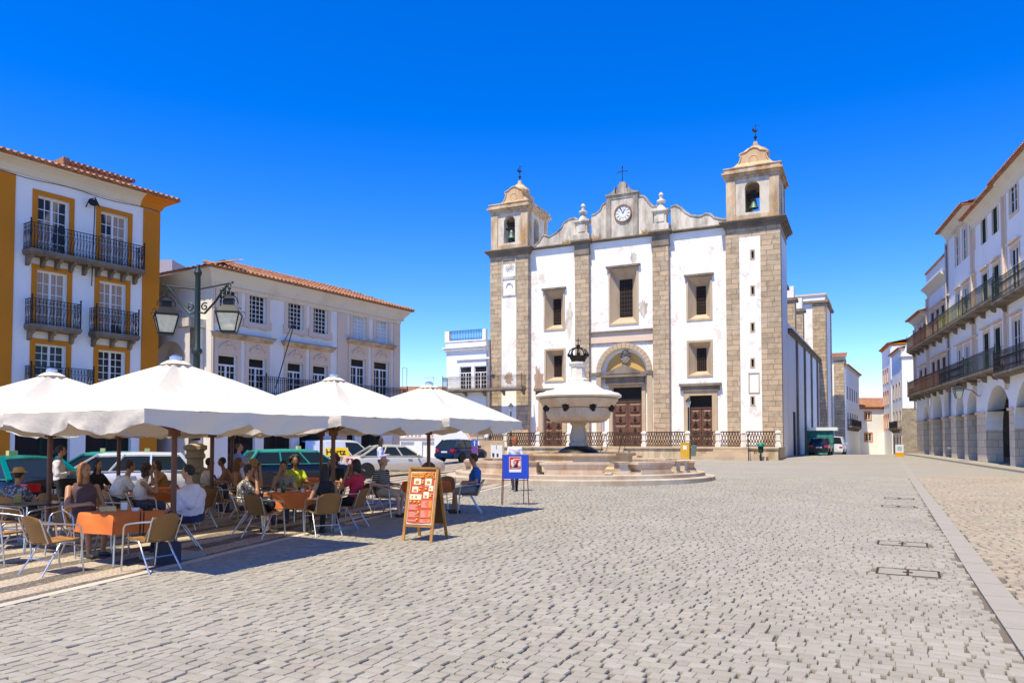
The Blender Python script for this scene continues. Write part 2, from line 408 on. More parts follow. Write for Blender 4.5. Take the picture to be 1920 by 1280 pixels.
def tile_roof(root, F, s0, s1, ze, over=.55, back=5, rise=1.6, name='roof', s_over=.3, hip=(0, 0), mm=None):
    """corrugated clay roof: slopes up and back from the eave"""
    mb = MB(F.M); tw = .24; a, b = s0-s_over, s1+s_over; n = int((b-a)/tw*4); L = back+over
    rows = max(4, int(L/.42)); vs = []; fs = []
    for j in range(rows*2):
        jj = j//2 + (j % 2); t = jj/rows; drop = 0 if j % 2 == 0 else -.035
        for i in range(n+1):
            x = a+(b-a)*i/n; wv = .055*abs(math.sin(math.pi*(x-a)/(tw)))**.7 + random.uniform(-.006, .006)
            ha = hip[0]*t*L; hb = hip[1]*t*L; xx = min(max(x, a+ha), b-hb)
            vs.append((xx, over-L*t, ze+rise*t*L/back+wv+drop))
    for j in range(rows*2-1):
        for i in range(n): k = j*(n+1)+i; fs.append((k, k+1, k+n+2, k+n+1))
    mb.add(vs, fs)
    # under-tiles at the eave
    k = int((b-a)/tw)
    for i in range(k):
        x = a+tw*(i+.5); mb.tube([(x, over+.02, ze+.02), (x, over-.5, ze+.02+rise*.5/back)], .075, 6)
    mb.box(a, b, -.1, over-.05, ze-.05, ze-.005)
    return mb.build(name, mm or m_tile, root, 40)
def text_mesh(s, size, M, m, name, parent, align='CENTER', ext=.002, bold=0):
    cu = bpy.data.curves.new(name, 'FONT'); cu.body = s; cu.size = size; cu.align_x = align; cu.align_y = 'CENTER'; cu.extrude = ext; cu.offset = bold
    o = bpy.data.objects.new('tmp', cu); col.objects.link(o)
    dg = bpy.context.evaluated_depsgraph_get(); me = bpy.data.meshes.new_from_object(o.evaluated_get(dg)); bpy.data.objects.remove(o)
    off = OFF.get(parent.name, Vector((0, 0, 0))) if parent else Vector((0, 0, 0))
    me.transform(Matrix.Translation(-off) @ M); me.materials.clear(); me.materials.append(m)
    o = bpy.data.objects.new(name, me); col.objects.link(o); o.parent = parent; return o
def frameM(o, x, y):     # matrix placing the text plane: x right, y up
    x = Vector(x).normalized(); y = Vector(y).normalized(); z = x.cross(y)
    return Matrix(((x.x, y.x, z.x, o[0]), (x.y, y.y, z.y, o[1]), (x.z, y.z, z.z, o[2]), (0, 0, 0, 1)))
# ---------------------------------------------------------------- ground
U = Vector((.47, .883)).normalized(); V = Vector((U.y, -U.x))     # along the row of parasols / across it
def ground_sheet():
    xs = np.concatenate([np.arange(-60, 60.1, 1.0)]); ys = np.concatenate([np.arange(-6, 120, 1.0)])
    X, Y = np.meshgrid(xs, ys); vs = []; 
    for x, y in zip(X.ravel(), Y.ravel()): vs.append((x, y, G(x, y)-.03*(1-sm((y-30)/3))))
    nx, ny = len(xs), len(ys); fs = [(j*nx+i, j*nx+i+1, (j+1)*nx+i+1, (j+1)*nx+i) for j in range(ny-1) for i in range(nx-1)]
    mb = MB(); mb.add(vs, fs)
    x0, x1, y0, y1 = -60, 60, -6, xs[0]*0+119
    b = 1200
    mb.add([(-b, -b, -.35), (b, -b, -.35), (b, b, -.35), (-b, b, -.35)], [(0, 1, 2, 3)])
    t = NT('cobbled_square'); p = t.pos()
    mp = t.node('ShaderNodeMapping'); mp.inputs['Rotation'].default_value = (0, 0, math.atan2(U.x, U.y)); t.link(p, mp.inputs[0])
    ns = t.node('ShaderNodeTexNoise', i_Scale=.6, i_Detail=2.0); t.link(p, ns.inputs['Vector'])
    wv = t.node('ShaderNodeVectorMath', operation='MULTIPLY_ADD'); t.link(ns.outputs['Color'], wv.inputs[0]); wv.inputs[1].default_value = (.35, .35, 0); t.link(mp.outputs[0], wv.inputs[2])
    br = t.node('ShaderNodeTexBrick', i_Scale=1.0); br.inputs['Brick Width'].default_value = .19; br.inputs['Row Height'].default_value = .16
    br.inputs['Mortar Size'].default_value = .014; br.inputs['Mortar Smooth'].default_value = .4
    br.inputs['Color1'].default_value = c4((.37, .345, .285)); br.inputs['Color2'].default_value = c4((.32, .295, .24)); br.inputs['Mortar'].default_value = c4((.17, .14, .11))
    t.link(wv.outputs[0], br.inputs['Vector'])
    x = t.mix(t.math('MULTIPLY', t.ramp(t.noise(.25, 4, .6), .4, .7), .35), br.outputs[0], (.39, .355, .31))
    near = t.node('ShaderNodeSeparateXYZ'); t.link(p, near.inputs[0])
    f = t.math('GREATER_THAN', near.outputs[1], 31.5)
    x = t.mix(f, (.15, .125, .095), x)
    t.bump(t.math('SUBTRACT', t.noise(20, 3), br.outputs['Fac']), .7, .02)
    tag(mb.build('ground', t.done(x, .85), None, 30), kind='structure')
ground_sheet()
# edge of the striped cafe pavement (line C0-C1) and the slab strip on the right (line L0-L1)
C0 = ground(0, 1132); C1 = ground(700, 968)
cd = (Vector((C1.x, C1.y)) - Vector((C0.x, C0.y))).normalized(); cn = Vector((cd.y, -cd.x))
L0 = ground(1856, 1096); L1 = ground(1757, 959); ld = (Vector((L1.x, L1.y)) - Vector((L0.x, L0.y))).normalized(); ln_ = Vector((ld.y, -ld.x))
def side_cafe(x, y): return (x-C0.x)*cn.x + (y-C0.y)*cn.y
def side_strip(x, y): return (x-L0.x)*ln_.x + (y-L0.y)*ln_.y
def along_cafe(x, y): return (x-C0.x)*cd.x + (y-C0.y)*cd.y
MANH = [ground(1692, 1019), ground(1702, 1073), ground(1684, 949), ground(1686, 934)]
def cobbles():
    rnd = np.random.RandomState(3); vs = []; fs = []; ms = []
    def lay(pa, pb, inside, m, dome=.003, jit=.007, umax=33, gap=.0058):
        n0 = len(vs)
        amin, amax, bmin, bmax = -32, 24, -6, 48
        nb = int((bmax-bmin)/pb)
        for j in range(nb):
            b = bmin + j*pb; a = amin + rnd.rand()*pa
            while a < amax:
                wa = pa*rnd.uniform(.78, 1.25)
                x = V.x*a + U.x*b; y = V.y*a + U.y*b
                # slow waviness of the courses
                wob = .12*math.sin(a*.7+b*.31) + .04*math.sin(a*1.9+b*.8)
                x += U.x*wob; y += U.y*wob
                if 4.1 < y < umax and abs(x) < .72*y + .5 and inside(x, y):
                    g = G(x, y); hw, hb = wa/2-gap*rnd.uniform(.4, 1.0), pb/2-gap*rnd.uniform(.4, 1.0)
                    tx, ty = rnd.uniform(-.022, .022), rnd.uniform(-.022, .022); dz = rnd.uniform(-.0045, .0045)
                    rot = rnd.uniform(-.05, .05); k = len(vs); be = .007
                    ring = []
                    for (sa, sb) in ((-1, -1), (1, -1), (1, 1), (-1, 1)):
                        ja, jb = rnd.uniform(-jit, jit), rnd.uniform(-jit, jit)
                        ring.append((sa*hw+ja-rot*sb*hb, sb*hb+jb+rot*sa*hw))
                    for inset, z in ((0, -.035), (.002, -.012), (be, .0)):
                        for (pa_, pb_) in ring:
                            la = pa_*(1-inset/hw); lb = pb_*(1-inset/hb)
                            vs.append((x+V.x*la+U.x*lb, y+V.y*la+U.y*lb, g+z+dz+tx*la+ty*lb))
                    vs.append((x, y, g+dz+dome))
                    for r_ in (0, 4):
                        for q in range(4): fs.append((k+r_+q, k+r_+(q+1) % 4, k+r_+4+(q+1) % 4, k+r_+4+q)); ms.append(m)
                    for q in range(4): fs.append((k+8+q, k+8+(q+1) % 4, k+12)); ms.append(m)
                a += wa
    def main(x, y):
        if side_cafe(x, y) < .16 or side_strip(x, y) > -.19: return False
        if y > 24 and (x-2.9)**2+(y-32.5)**2 < 5.3**2: return False
        for h in MANH:
            if abs((x-h.x)*V.x+(y-h.y)*V.y) < .40 and abs((x-h.x)*U.x+(y-h.y)*U.y) < .30: return False
        return True
    lay(.140, .135, main, 0)
    lay(.15, .15, lambda x, y: side_strip(x, y) > .17, 1, jit=.022, dome=.012, gap=.008)
    mb = MB(); mb.v = vs; mb.f = fs; mb.m = ms
    def stone(name, cs, sp):
        t = NT(name); g = t.node('ShaderNodeNewGeometry'); t.geo = g
        rp = t.node('ShaderNodeValToRGB'); e = rp.color_ramp.elements; e[0].position = 0; e[0].color = c4(cs[0]); e[1].position = 1; e[1].color = c4(cs[-1])
        for i, c in enumerate(cs[1:-1]): q = e.new((i+1)/(len(cs)-1)); q.color = c4(c)
        t.link(g.outputs['Random Per Island'], rp.inputs[0])
        x = t.mix(t.math('MULTIPLY', t.ramp(t.noise(38, 5, .75), .45, .7), .35), rp.outputs[0], mul(cs[1], .6))
        x = t.mix(t.math('MULTIPLY', t.ramp(t.noise(.35, 4, .6), .4, .7), .42), x, sp)
        x = t.mix(t.math('MULTIPLY', t.ramp(t.noise(.6, 6, .75), .48, .70), .6), x, mul(sp, .62))
        sep = t.node('ShaderNodeSeparateXYZ'); t.link(g.outputs['Normal'], sep.inputs[0])
        t.bump(t.noise(70, 4, .7), .35, .006)
        return t.done(x, .8, 0, .25)
    o = mb.build('cobblestones', [stone('granite_setts', [(.28, .25, .195), (.34, .31, .25), (.33, .285, .23), (.37, .34, .275), (.29, .26, .205), (.335, .30, .235)], (.40, .365, .30)),
        stone('rough_setts', [(.29, .235, .165), (.34, .295, .225), (.36, .285, .20), (.27, .235, .18), (.38, .325, .245), (.35, .26, .17)], (.39, .335, .25))])
    tag(o, kind='structure')
cobbles()
def sheet_strip(name, line, lo, hi, t0, t1, off, m, step=1.0, thick=.02):
    """a band following a ground line between parameters t0..t1, edges lo..hi to the right"""
    p, d, n = line; mb = MB(); k = int((t1-t0)/step)
    vs = []
    for i in range(k+1):
        t = t0+(t1-t0)*i/k
        for o_ in (lo, hi):
            x, y = p.x+d.x*t+n.x*o_, p.y+d.y*t+n.y*o_; vs.append((x, y, G(x, y)+off))
        for o_ in (lo, hi):
            x, y = p.x+d.x*t+n.x*o_, p.y+d.y*t+n.y*o_; vs.append((x, y, G(x, y)+off-thick-.03))
    fs = []
    for i in range(k):
        a = i*4; b = a+4
        fs += [(a, a+1, b+1, b), (a+1, a+3, b+3, b+1), (a, b, b+2, a+2)]
    mb.add(vs, fs); return tag(mb.build(name, m), kind='structure')
def slab_mat():
    t = NT('drain_slabs'); mp = t.node('ShaderNodeMapping'); mp.inputs['Rotation'].default_value = (0, 0, math.atan2(ld.x, ld.y)); t.link(t.pos(), mp.inputs[0])
    sep = t.node('ShaderNodeSeparateXYZ'); t.link(mp.outputs[0], sep.inputs[0])
    f = t.math('LESS_THAN', t.math('FRACT', t.math('MULTIPLY', sep.outputs[1], 1/.85)), .02)
    x = t.mix(t.noise(3, 5, .7), (.28, .25, .20), (.36, .325, .27)); x = t.mix(f, x, (.14, .12, .10)); t.bump(t.noise(30, 4), .4, .01); return t.done(x, .85)
m_slab = slab_mat()
sheet_strip('drain_strip', (L0, ld, ln_), -.15, .15, -6, 60, .004, m_slab)
def mosaic():
    t = NT('striped_mosaic'); p = t.pos()
    mp = t.node('ShaderNodeMapping'); mp.inputs['Location'].default_value = (0, 0, 0); mp.inputs['Rotation'].default_value = (0, 0, math.atan2(cd.x, cd.y)); t.link(p, mp.inputs[0])
    sep = t.node('ShaderNodeSeparateXYZ'); t.link(mp.outputs[0], sep.inputs[0])
    wob = t.math('MULTIPLY', t.math('SUBTRACT', t.noise(.9, 2, .5), .5), .35)
    fr = t.math('FRACT', t.math('MULTIPLY', t.math('ADD', sep.outputs[0], wob), 1/.74))
    st = t.ramp(fr, .52, .54)
    vo = t.node('ShaderNodeTexVoronoi', i_Scale=15.0, i_Randomness=.75); t.link(p, vo.inputs['Vector'])
    ve = t.node('ShaderNodeTexVoronoi', i_Scale=15.0, i_Randomness=.75, feature='DISTANCE_TO_EDGE'); t.link(p, ve.inputs['Vector'])
    lt = t.mix(vo.outputs['Color'], (.44, .36, .27), (.54, .45, .35)); dk = t.mix(vo.outputs['Color'], (.075, .07, .062), (.13, .115, .10))
    x = t.mix(st, lt, dk); x = t.mix(t.ramp(ve.outputs['Distance'], .03, .10), mul((.26, .21, .15), 1), x)
    x = t.mix(t.math('MULTIPLY', t.ramp(t.noise(1.2, 4), .45, .7), .3), x, (.36, .29, .21))
    t.bump(t.ramp(ve.outputs['Distance'], 0, .2), .5, .012); return t.done(x, .8, 0, .25)
mb = MB(); vs = []; fs = []
for i in range(46):
    for j in range(20):
        tt = -8+i*1.0; oo = 0-j*1.0
        x, y = C0.x+cd.x*tt+cn.x*oo, C0.y+cd.y*tt+cn.y*oo
        vs.append((x, y, G(x, y)+.002))
for i in range(45):
    for j in range(19): k = i*20+j; fs.append((k, k+20, k+21, k+1))
mb.add(vs, fs); tag(mb.build('striped_pavement', mosaic()), kind='structure')
sheet_strip('pavement_edge', (C0, cd, cn), .0, .15, -8, 38, .006, plaster('edge_slabs', (.55, .47, .37), amt=.5, stain=(.3, .24, .18)))
# iron frames of the covers let into the setts
m_cover = mat('cover_iron', (.06, .035, .028), .9, 0, var=.3, spec=.1)
m_coverfill = plaster('cover_infill', (.30, .27, .22), amt=.3)
for i, h in enumerate(MANH):
    lab = ['pair of inspection covers with rusty iron frames, third back from the viewer', 'pair of inspection covers with rusty iron frames, nearest the viewer by the slab strip',
           'pale pair of inspection covers, front one of the far two', 'pale pair of inspection covers farthest up the square'][i]
    c = thing('manhole_cover', (h.x, h.y, h.z), ['pair of inspection covers framed in dark iron, second nearest the viewer', 'pair of inspection covers framed in rusty iron, nearest the viewer',
        'whitish pair of inspection covers, nearer of the two distant pairs', 'whitish pair of inspection covers, farthest up the square'][i], 'manhole cover', 'inspection covers set in the cobbles', rz=-math.atan2(U.x, U.y))
    f = MB(); f.box(-.39, .39, -.29, .29, -.03, .002); f.build('infill', m_coverfill, c)
    f = MB(); z0, z1 = -.02, .008; w = .016
    for x in (-.37, 0, .37): f.box(x-w, x+w, -.27, .27, z0, z1)
    for y in (-.27, .27): f.box(-.37, .37, y-w, y+w, z0, z1-.001)
    f.box(-.06, .06, -.03, .03, z0, z1+.002); f.build('frame', m_cover, c)
# sparse weeds between the setts
t_weed = mat('weed_green', (.12, .16, .02), .8, var=.4)
mb = MB(); rr = random.Random(5)
for _ in range(75):
    y = rr.uniform(5, 20); x = rr.uniform(-.6, .6)*y
    if side_cafe(x, y) < .3 or side_strip(x, y) > -.2: continue
    for _k in range(9):
        a, q = rr.uniform(0, 6.28), rr.uniform(.01, .05); px, py = x+math.cos(a)*q, y+.4*math.sin(a)*q; g = G(px, py)-.005
        b = (px+rr.uniform(-.02, .02), py+rr.uniform(-.02, .02), g+rr.uniform(.008, .022))
        mb.add([(px-.006, py, g), (px+.006, py, g), b], [(0, 1, 2)])
tag(mb.build('weeds', t_weed), 'tiny green weeds growing in the joints of the cobbles', 'weeds', kind='stuff')
# ---------------------------------------------------------------- buildings on the left
def dirv(vp): return Vector(((vp-960)/FPX, 1)).normalized()
p = at(292, 33); B1 = Fac(p.x, p.y, dirv(1900))
root = thing('town_house', (p.x, p.y, p.z), 'white and ochre-yellow house with three floors of iron balconies at the left edge', 'house', world_parts=True)
zb = -.3; zr = B1.S(200, 352, 0)[1]        # wall top
zc = B1.S(205, 372, 0)[1]
wins = [rect(B1, 71, 130.5, 364, 468), rect(B1, 189, 240, 396, 500), rect(B1, 69, 126, 504, 610), rect(B1, 186, 236, 526, 624),
        rect(B1, 66, 124, 642, 705), rect(B1, 184, 235, 656, 712)]
# even out the rows
for a, b in ((0, 1), (2, 3), (4, 5)):
    zt = (wins[a][3]+wins[b][3])/2; zb_ = (wins[a][2]+wins[b][2])/2
    wins[a] = (wins[a][0], wins[a][1], zb_, zt); wins[b] = (wins[b][0], wins[b][1], zb_, zt)
zshop = wins[4][2]-.5; sL = -12.5
shops = [(-11.5, -9.2, .05, zshop-.4), (-8.6, -6.3, .05, zshop-.4), (-5.6, -3.6, .05, zshop-.4), (-3.0, -1.1, .05, zshop-.4)]
mb = MB(B1.M); wall(mb, sL, 0, zb, zc+.1, wins+shops, .28); mb.box(sL, 0, -9, -.28, zb, zc+.1)
mb.box(-.001, .0, -.28, 0, zb, zc+.1); mb.build('wall', m_whiteclean, root)
mb = MB(B1.M); s_o = B1.S(266, 560)[0]; mb.box(s_o, .03, .0, .05, zb, zc-.05); mb.box(.0, .05, -9, .0, zb, zc-.05); mb.nxt(); mb.box(sL, B1.S(25, 500)[0], 0, .05, zb, zc-.05)
mb.each('corner_pilaster', m_orange, root)
mb = MB(B1.M)
for w in wins: frame_trim(mb.nxt(), w, .19, 0, .04, bottom=w[3]-w[2] < 1.6)
mb.each('window_surround', m_orange, root)
# coved cornice
prof = [(.0, zc), (.06, zc+.03), (.08, zc+.1), (.18, zc+.26), (.36, zc+.38), (.52, zc+.43), (.54, zc+.48)]
def cornice(mb, s0, s1, prof, ret=0, m=0):
    vs = [];  k = len(prof)
    for s_, e in ((s0, 0), (s1, 1)):
        vs += [(s_+(d if e and ret else 0), d, z) for d, z in prof]
    vs += [(s0, 0, prof[-1][1]), (s1+(prof[-1][0] if ret else 0), 0, prof[-1][1])]
    mb.add(vs, [(i, i+1, k+i+1, k+i) for i in range(k-1)], m)
    if ret:
        vs = [(s1+d, d, z) for d, z in prof]+[(s1+d, -6, z) for d, z in prof]; mb.add(vs, [(i, i+1, k+i+1, k+i) for i in range(k-1)], m)
mb = MB(B1.M); so = B1.S(262, 380)[0]; cornice(mb, sL, so, prof); mb.build('cornice', m_cream, root)
mb = MB(B1.M); cornice(mb, so, .03, prof, 1); mb.build('cornice', m_orange, root)
zt = prof[-1][1]
tile_roof(root, B1, sL, .25, zt+.04, over=.72, back=5, rise=1.7, s_over=.35, hip=(0, 1))
ds0, ds1 = B1.S(128, 330, -1.6)[0], B1.S(243, 345, -1.6)[0]; dzt = B1.S(180, 322, -1.6)[1]
mb = MB(B1.M); mb.box(ds0, ds1, -1.6, -4.6, zt+.1, dzt); dm = mb.build('dormer', m_pink, root)
mb = MB(B1.M)
for i in range(int((ds1-ds0)/.24)+1): x = ds0+.1+i*.24; mb.tube([(x, -1.45, dzt+.04), (x, -4.8, dzt+.5)], .1, 6)
mb.box(ds0-.25, ds0, -1.5, -4.7, zt+.1, dzt+.2); mb.build('dormer_tiles', m_tile, dm)
for i, w in enumerate(wins):
    window(root, B1, w, -.2, 4, 5 if i < 4 else 4, 2, gm=m_glasscurt if i < 4 else m_glass, fw=.07, mw=.03)
for i, sh in enumerate(shops):
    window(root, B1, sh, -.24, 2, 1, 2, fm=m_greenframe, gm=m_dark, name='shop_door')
z2, z4 = wins[0][2], wins[2][2]
balcony(root, B1, B1.S(44, 464)[0], B1.S(268, 500, .5)[0], z2-.02, .6, 1.0, style=1, brackets=9)
balcony(root, B1, B1.S(47, 600)[0], B1.S(150, 600, .5)[0], z4-.02, .55, .98, style=1, brackets=3)
balcony(root, B1, B1.S(168, 600)[0], B1.S(259, 600, .5)[0], z4-.02, .55, .98, style=1, brackets=3)
balcony(root, B1, B1.S(47, 700)[0], B1.S(176, 700, .5)[0], wins[4][2]-.45, .5, .8, style=1, brackets=3)
# wall lamp bracket and service cable
mb = MB(B1.M); s_, z_ = B1.S(170, 392); mb.tube([(s_-.25, .12, z_), (s_-.2, .3, z_+.3), (s_, .35, z_+.4), (s_+.2, .3, z_+.1)], .025)
mb.tube([(s_, .35, z_+.4), (s_+.05, .1, z_-3.2)], .02); mb.ball((s_-.05, .3, z_+.2), (.2, .12, .14), 8, 5); mb.build('lamp_bracket', m_iron, root)
mb = MB(B1.M); q = [(sL+.5*i, .065, zc-.05-.04*math.sin(i)) for i in range(int(-sL*2)+1)]; mb.tube(q, .012, 4); mb.build('cable', m_iron, root)

# long pale mansion
p = at(395, 33.3); B2 = Fac(p.x, p.y, dirv(1850)); L2 = B2.S(749, 600)[0]
root = thing('mansion', (p.x, p.y, p.z), 'long pale mansion with beige stone window surrounds and a tiled roof behind the cafe', 'mansion', world_parts=True)
up = [rect(B2, 411, 445, 538, 600), rect(B2, 467, 499, 549, 606), rect(B2, 539.5, 568, 564, 618), rect(B2, 586.6, 614, 574, 626), rect(B2, 660.5, 686, 591, 631), rect(B2, 704, 728, 600, 637)]
lo = [rect(B2, 408, 444, 661.5, 735), rect(B2, 465.5, 498, 669, 740), rect(B2, 538, 567, 678, 745), rect(B2, 585.5, 613, 685, 748), rect(B2, 657, 685, 670, 735), rect(B2, 700, 728, 676, 738)]
def level(ws, lo_=None, hi=None):
    zt = sum(w[3] for w in ws)/len(ws) if hi is None else hi; z0 = sum(w[2] for w in ws)/len(ws) if lo_ is None else lo_
    return [(w[0], w[1], z0, zt) for w in ws]
up = level(up); lo1 = level(lo[:4]); zfl = lo1[0][2]; lo = lo1+level(lo[4:], lo_=zfl)
ze = B2.S(560, 535, .5)[1]; zcr = ze-.85
sh = [(.9, 2.4), (2.9, 4.6), (5.1, 6.8), (7.4, 9.0), (9.5, 11.2), (11.6, 12.9)]
shops = [(a, b, -.25, zfl-.55) for a, b in sh if b < L2]
mb = MB(B2.M); wall(mb, 0, L2, -.5, zcr+.2, up+lo+shops, .25); mb.box(0, L2, -8, -.25, -.5, zcr+.2); mb.add([(0, 0, -.5), (0, -.25, -.5), (0, -.25, zcr+.2), (0, 0, zcr+.2)], [(0, 1, 2, 3)])
mb.build('wall', plaster('mansion_plaster', (.82, .785, .73), amt=.2, streak=.25), root)
mb = MB(B2.M)
for a, b in ((0, B2.S(402, 600)[0]-.05), (B2.S(632, 620)[0], B2.S(650, 620)[0]), (L2-.55, L2)): mb.nxt().box(a, b, 0, .07, -.4, zcr)
mb.each('pilaster', m_beige, root)
mb = MB(B2.M)
for i, w in enumerate(up):
    frame_trim(mb.nxt(), w, .2, 0, .06); s0, s1, z0, z1 = w; c = (s0+s1)/2
    mb.prism([(s0-.28, z1+.1), (s0-.3, z1+.2), (s0+.1, z1+.24), (c-.3, z1+.36), (c-.12, z1+.5), (c+.12, z1+.5), (c+.3, z1+.36), (s1-.1, z1+.24), (s1+.3, z1+.2), (s1+.28, z1+.1)], .0, .1)
    mb.box(s0-.3, s0-.19, 0, .07, z0-.25, z0+.15); mb.box(s1+.19, s1+.3, 0, .07, z0-.25, z0+.15); mb.prism([(s0-.25, z0-.2), (s0, z0-.3), (c, z0-.22), (s1, z0-.3), (s1+.25, z0-.2)], 0, .085)
for i, w in enumerate(lo):
    s0, s1, z0, z1 = w; c = (s0+s1)/2; frame_trim(mb.nxt(), w, .2, 0, .06, bottom=False, top=.85)
    mb.tube([(c+.42*math.cos(t/8*math.pi), .1, z1+.3+.22*math.sin(t/8*math.pi)) for t in range(9)], .035); mb.ball((c, .1, z1+.55), .09, 8, 5)
    mb.box(c-.5, c-.35, .06, .1, z1+.22, z1+.3); mb.box(c+.35, c+.5, .06, .1, z1+.22, z1+.3); mb.ball((c, .08, z1+.33), (.14, .06, .1), 8, 5)
mb.each('window_surround', m_beige, root)
mb = MB(B2.M)
for a, b in ((0, 1), (2, 3), (4, 5)):
    z1 = max(lo[a][3], lo[b][3])+.86; mb.nxt().box(lo[a][0]-.35, lo[b][1]+.35, 0, .3, z1, z1+.1, 0); mb.box(lo[a][0]-.3, lo[b][1]+.3, 0, .2, z1-.1, z1, 0)
    mb.box(lo[a][0]-.4, lo[b][1]+.4, 0, .36, z1+.1, z1+.14, 1)
mb.each('hood_moulding', [m_ochre, m_slate], root)
mb = MB(B2.M); pr = [(.0, zcr), (.05, zcr+.02), (.08, zcr+.2), (.18, zcr+.22), (.2, zcr+.36), (.34, zcr+.55), (.46, zcr+.72), (.5, zcr+.8)]
cornice(mb, 0, L2, pr, 1)
cornice(MB(B2.M), 0, 1, pr)
k = len(pr)
for (d, z), (d1, z1) in zip(pr, pr[1:]): mb.add([(-d, d, z), (0, d, z), (0, d1, z1), (-d1, d1, z1)], [(0, 1, 2, 3)]); mb.add([(-d, d, z), (-d, -6, z), (-d1, -6, z1), (-d1, d1, z1)], [(0, 1, 2, 3)])
mb.build('cornice', m_cream, root)
tile_roof(root, B2, -.2, L2+.2, ze, over=.65, back=2.4, rise=.95, s_over=.45, hip=(1, 1))
# lit side wall with its arched service wing
SD = Fac(*B2.W(0, 0, 0).xy, B2.n)     # runs back from the corner, faces the viewer's left
mb = MB(B2.M); mb.box(-.04, 0, -8, .02, -.5, zcr+.1); mb.build('side_wall', plaster('cream_side', (.74, .68, .60), amt=.3), root)
rs = MB(B2.M); n = 22; vs = []
for j in range(2):
    for i in range(n*4+1): x = .6-8.6*i/(n*4); vs.append((-.62-.1 if j == 0 else 1.2, x, ze+(.0 if j == 0 else .6)+.05*abs(math.sin(i*math.pi/4))))
k = n*4+1; rs.add(vs, [(i, i+1, k+i+1, k+i) for i in range(n*4)]); rs.build('side_roof', m_tile, root)
for i, w in enumerate(up): window(root, B2, w, -.14, 4, 6, 1, gm=m_glass if i < 4 else m_glassblind, fm=m_frame if i < 6 else None, mw=.026, fw=.05)
for i, w in enumerate(lo): window(root, B2, w, -.14, 4, 4, 2, transom=.42, mw=.03, fw=.05, name='french_window')
for a, b, z0, z1 in shops:
    window(root, B2, (a, b, z0, z1), -.2, 2, 1, 2, fm=m_dark, gm=m_glass, name='shop_front')
balcony(root, B2, lo[1][0]+.6, L2+.1, zfl-.02, .55, .9, style=0, brackets=9)
mb = MB(B2.M); a = B2.S(537, 597, .2); b = B2.S(522, 727, .7); mb.tube([(a[0], .9, a[1]), (b[0], .5, b[1])], .025, 6); mb.bar((a[0], .9, a[1]), (a[0], 0, a[1]-1.2), .02); mb.build('flagpole', m_iron, root)
# service wing with arch between the two houses
q = B2.W(-.3, -2.5, 0)
wg = thing('arched_wing', (q.x, q.y, -.2), 'small pale arched building with mould stains between the ochre house and the mansion', 'building', world_parts=True)
AW = Fac(*B2.W(-.75, 0, 0).xy, B2.n)
s0, zA = AW.S(286, 617); s1, _ = AW.S(356, 640); a0, z1 = AW.S(292, 643); a1, _ = AW.S(345, 680)
mb = MB(AW.M); wall(mb, s0-1.5, s1, -.4, zA-.1, [(a0, a1, 2.2, z1, .8)], .5); mb.box(s0-1.5, s1, -.7, -.5, -.4, zA-.12); mb.build('wall', plaster('pale_wing', (.66, .60, .53), amt=.4), wg)
mb = MB(AW.M); mb.box(s0-1.6, s1+.12, -.7, .14, zA-.1, zA+.28); mb.build('stained_cornice', m_old, wg)
# wall glimpsed behind the mansion
mb = MB(); a = at(300, 47); mb.box(a.x-4, a.x+.6, a.y, a.y+5, -.3, zat(487, 47)); tag(mb.build('rear_building', plaster('mauve_wall', (.42, .36, .38), amt=.6)), 'mauve stained wall glimpsed behind the roof of the pale mansion', 'building')
# ---------------------------------------------------------------- distant orange roof between mansion and church
F = Fac(at(752, 85).x, 85, (1, .05)); e0 = F.S(752, 738); e1 = F.S(838, 738)
r_ = thing('distant_house', (F.o.x, F.o.y, 0), 'distant low house with a bright orange tiled roof between the mansion and the church', 'house', world_parts=True)
MB(F.M).box(-2, e1[0]+.5, -8, 0, -.3, e1[1]-.1).build('wall', m_whiteclean, r_)
tile_roof(r_, F, -2, e1[0]+.3, e1[1]-.1, over=.4, back=5, rise=1.2)
for i, (px, yt) in enumerate(((754, 690), (812, 706))):
    a = at(px, 83); mb = MB(); z0 = zat(745, 83); z1 = zat(yt, 83)
    mb.bar((a.x, a.y, z0), (a.x, a.y, z1), .05)
    if i: [mb.bar((a.x-1.0+.0, a.y, z1-.1), (a.x+.3, a.y, z1-.1), .04)] + [mb.bar((a.x-1+.25*k, a.y-.3, z1-.1), (a.x-1+.25*k, a.y+.3, z1-.1), .03) for k in range(5)]
    else: mb.tube([(a.x, a.y, z1), (a.x+.2, a.y, z1+.1), (a.x+.5, a.y, z1), (a.x+.5, a.y, z1-3)], .04, 5)
    tag(mb.build('tv_antenna' if i else 'roof_pipe', m_slate), 'comb-shaped television antenna above the distant orange roof' if i else 'thin bent metal pipe rising beside the right end of the mansion', 'antenna' if i else 'pipe')

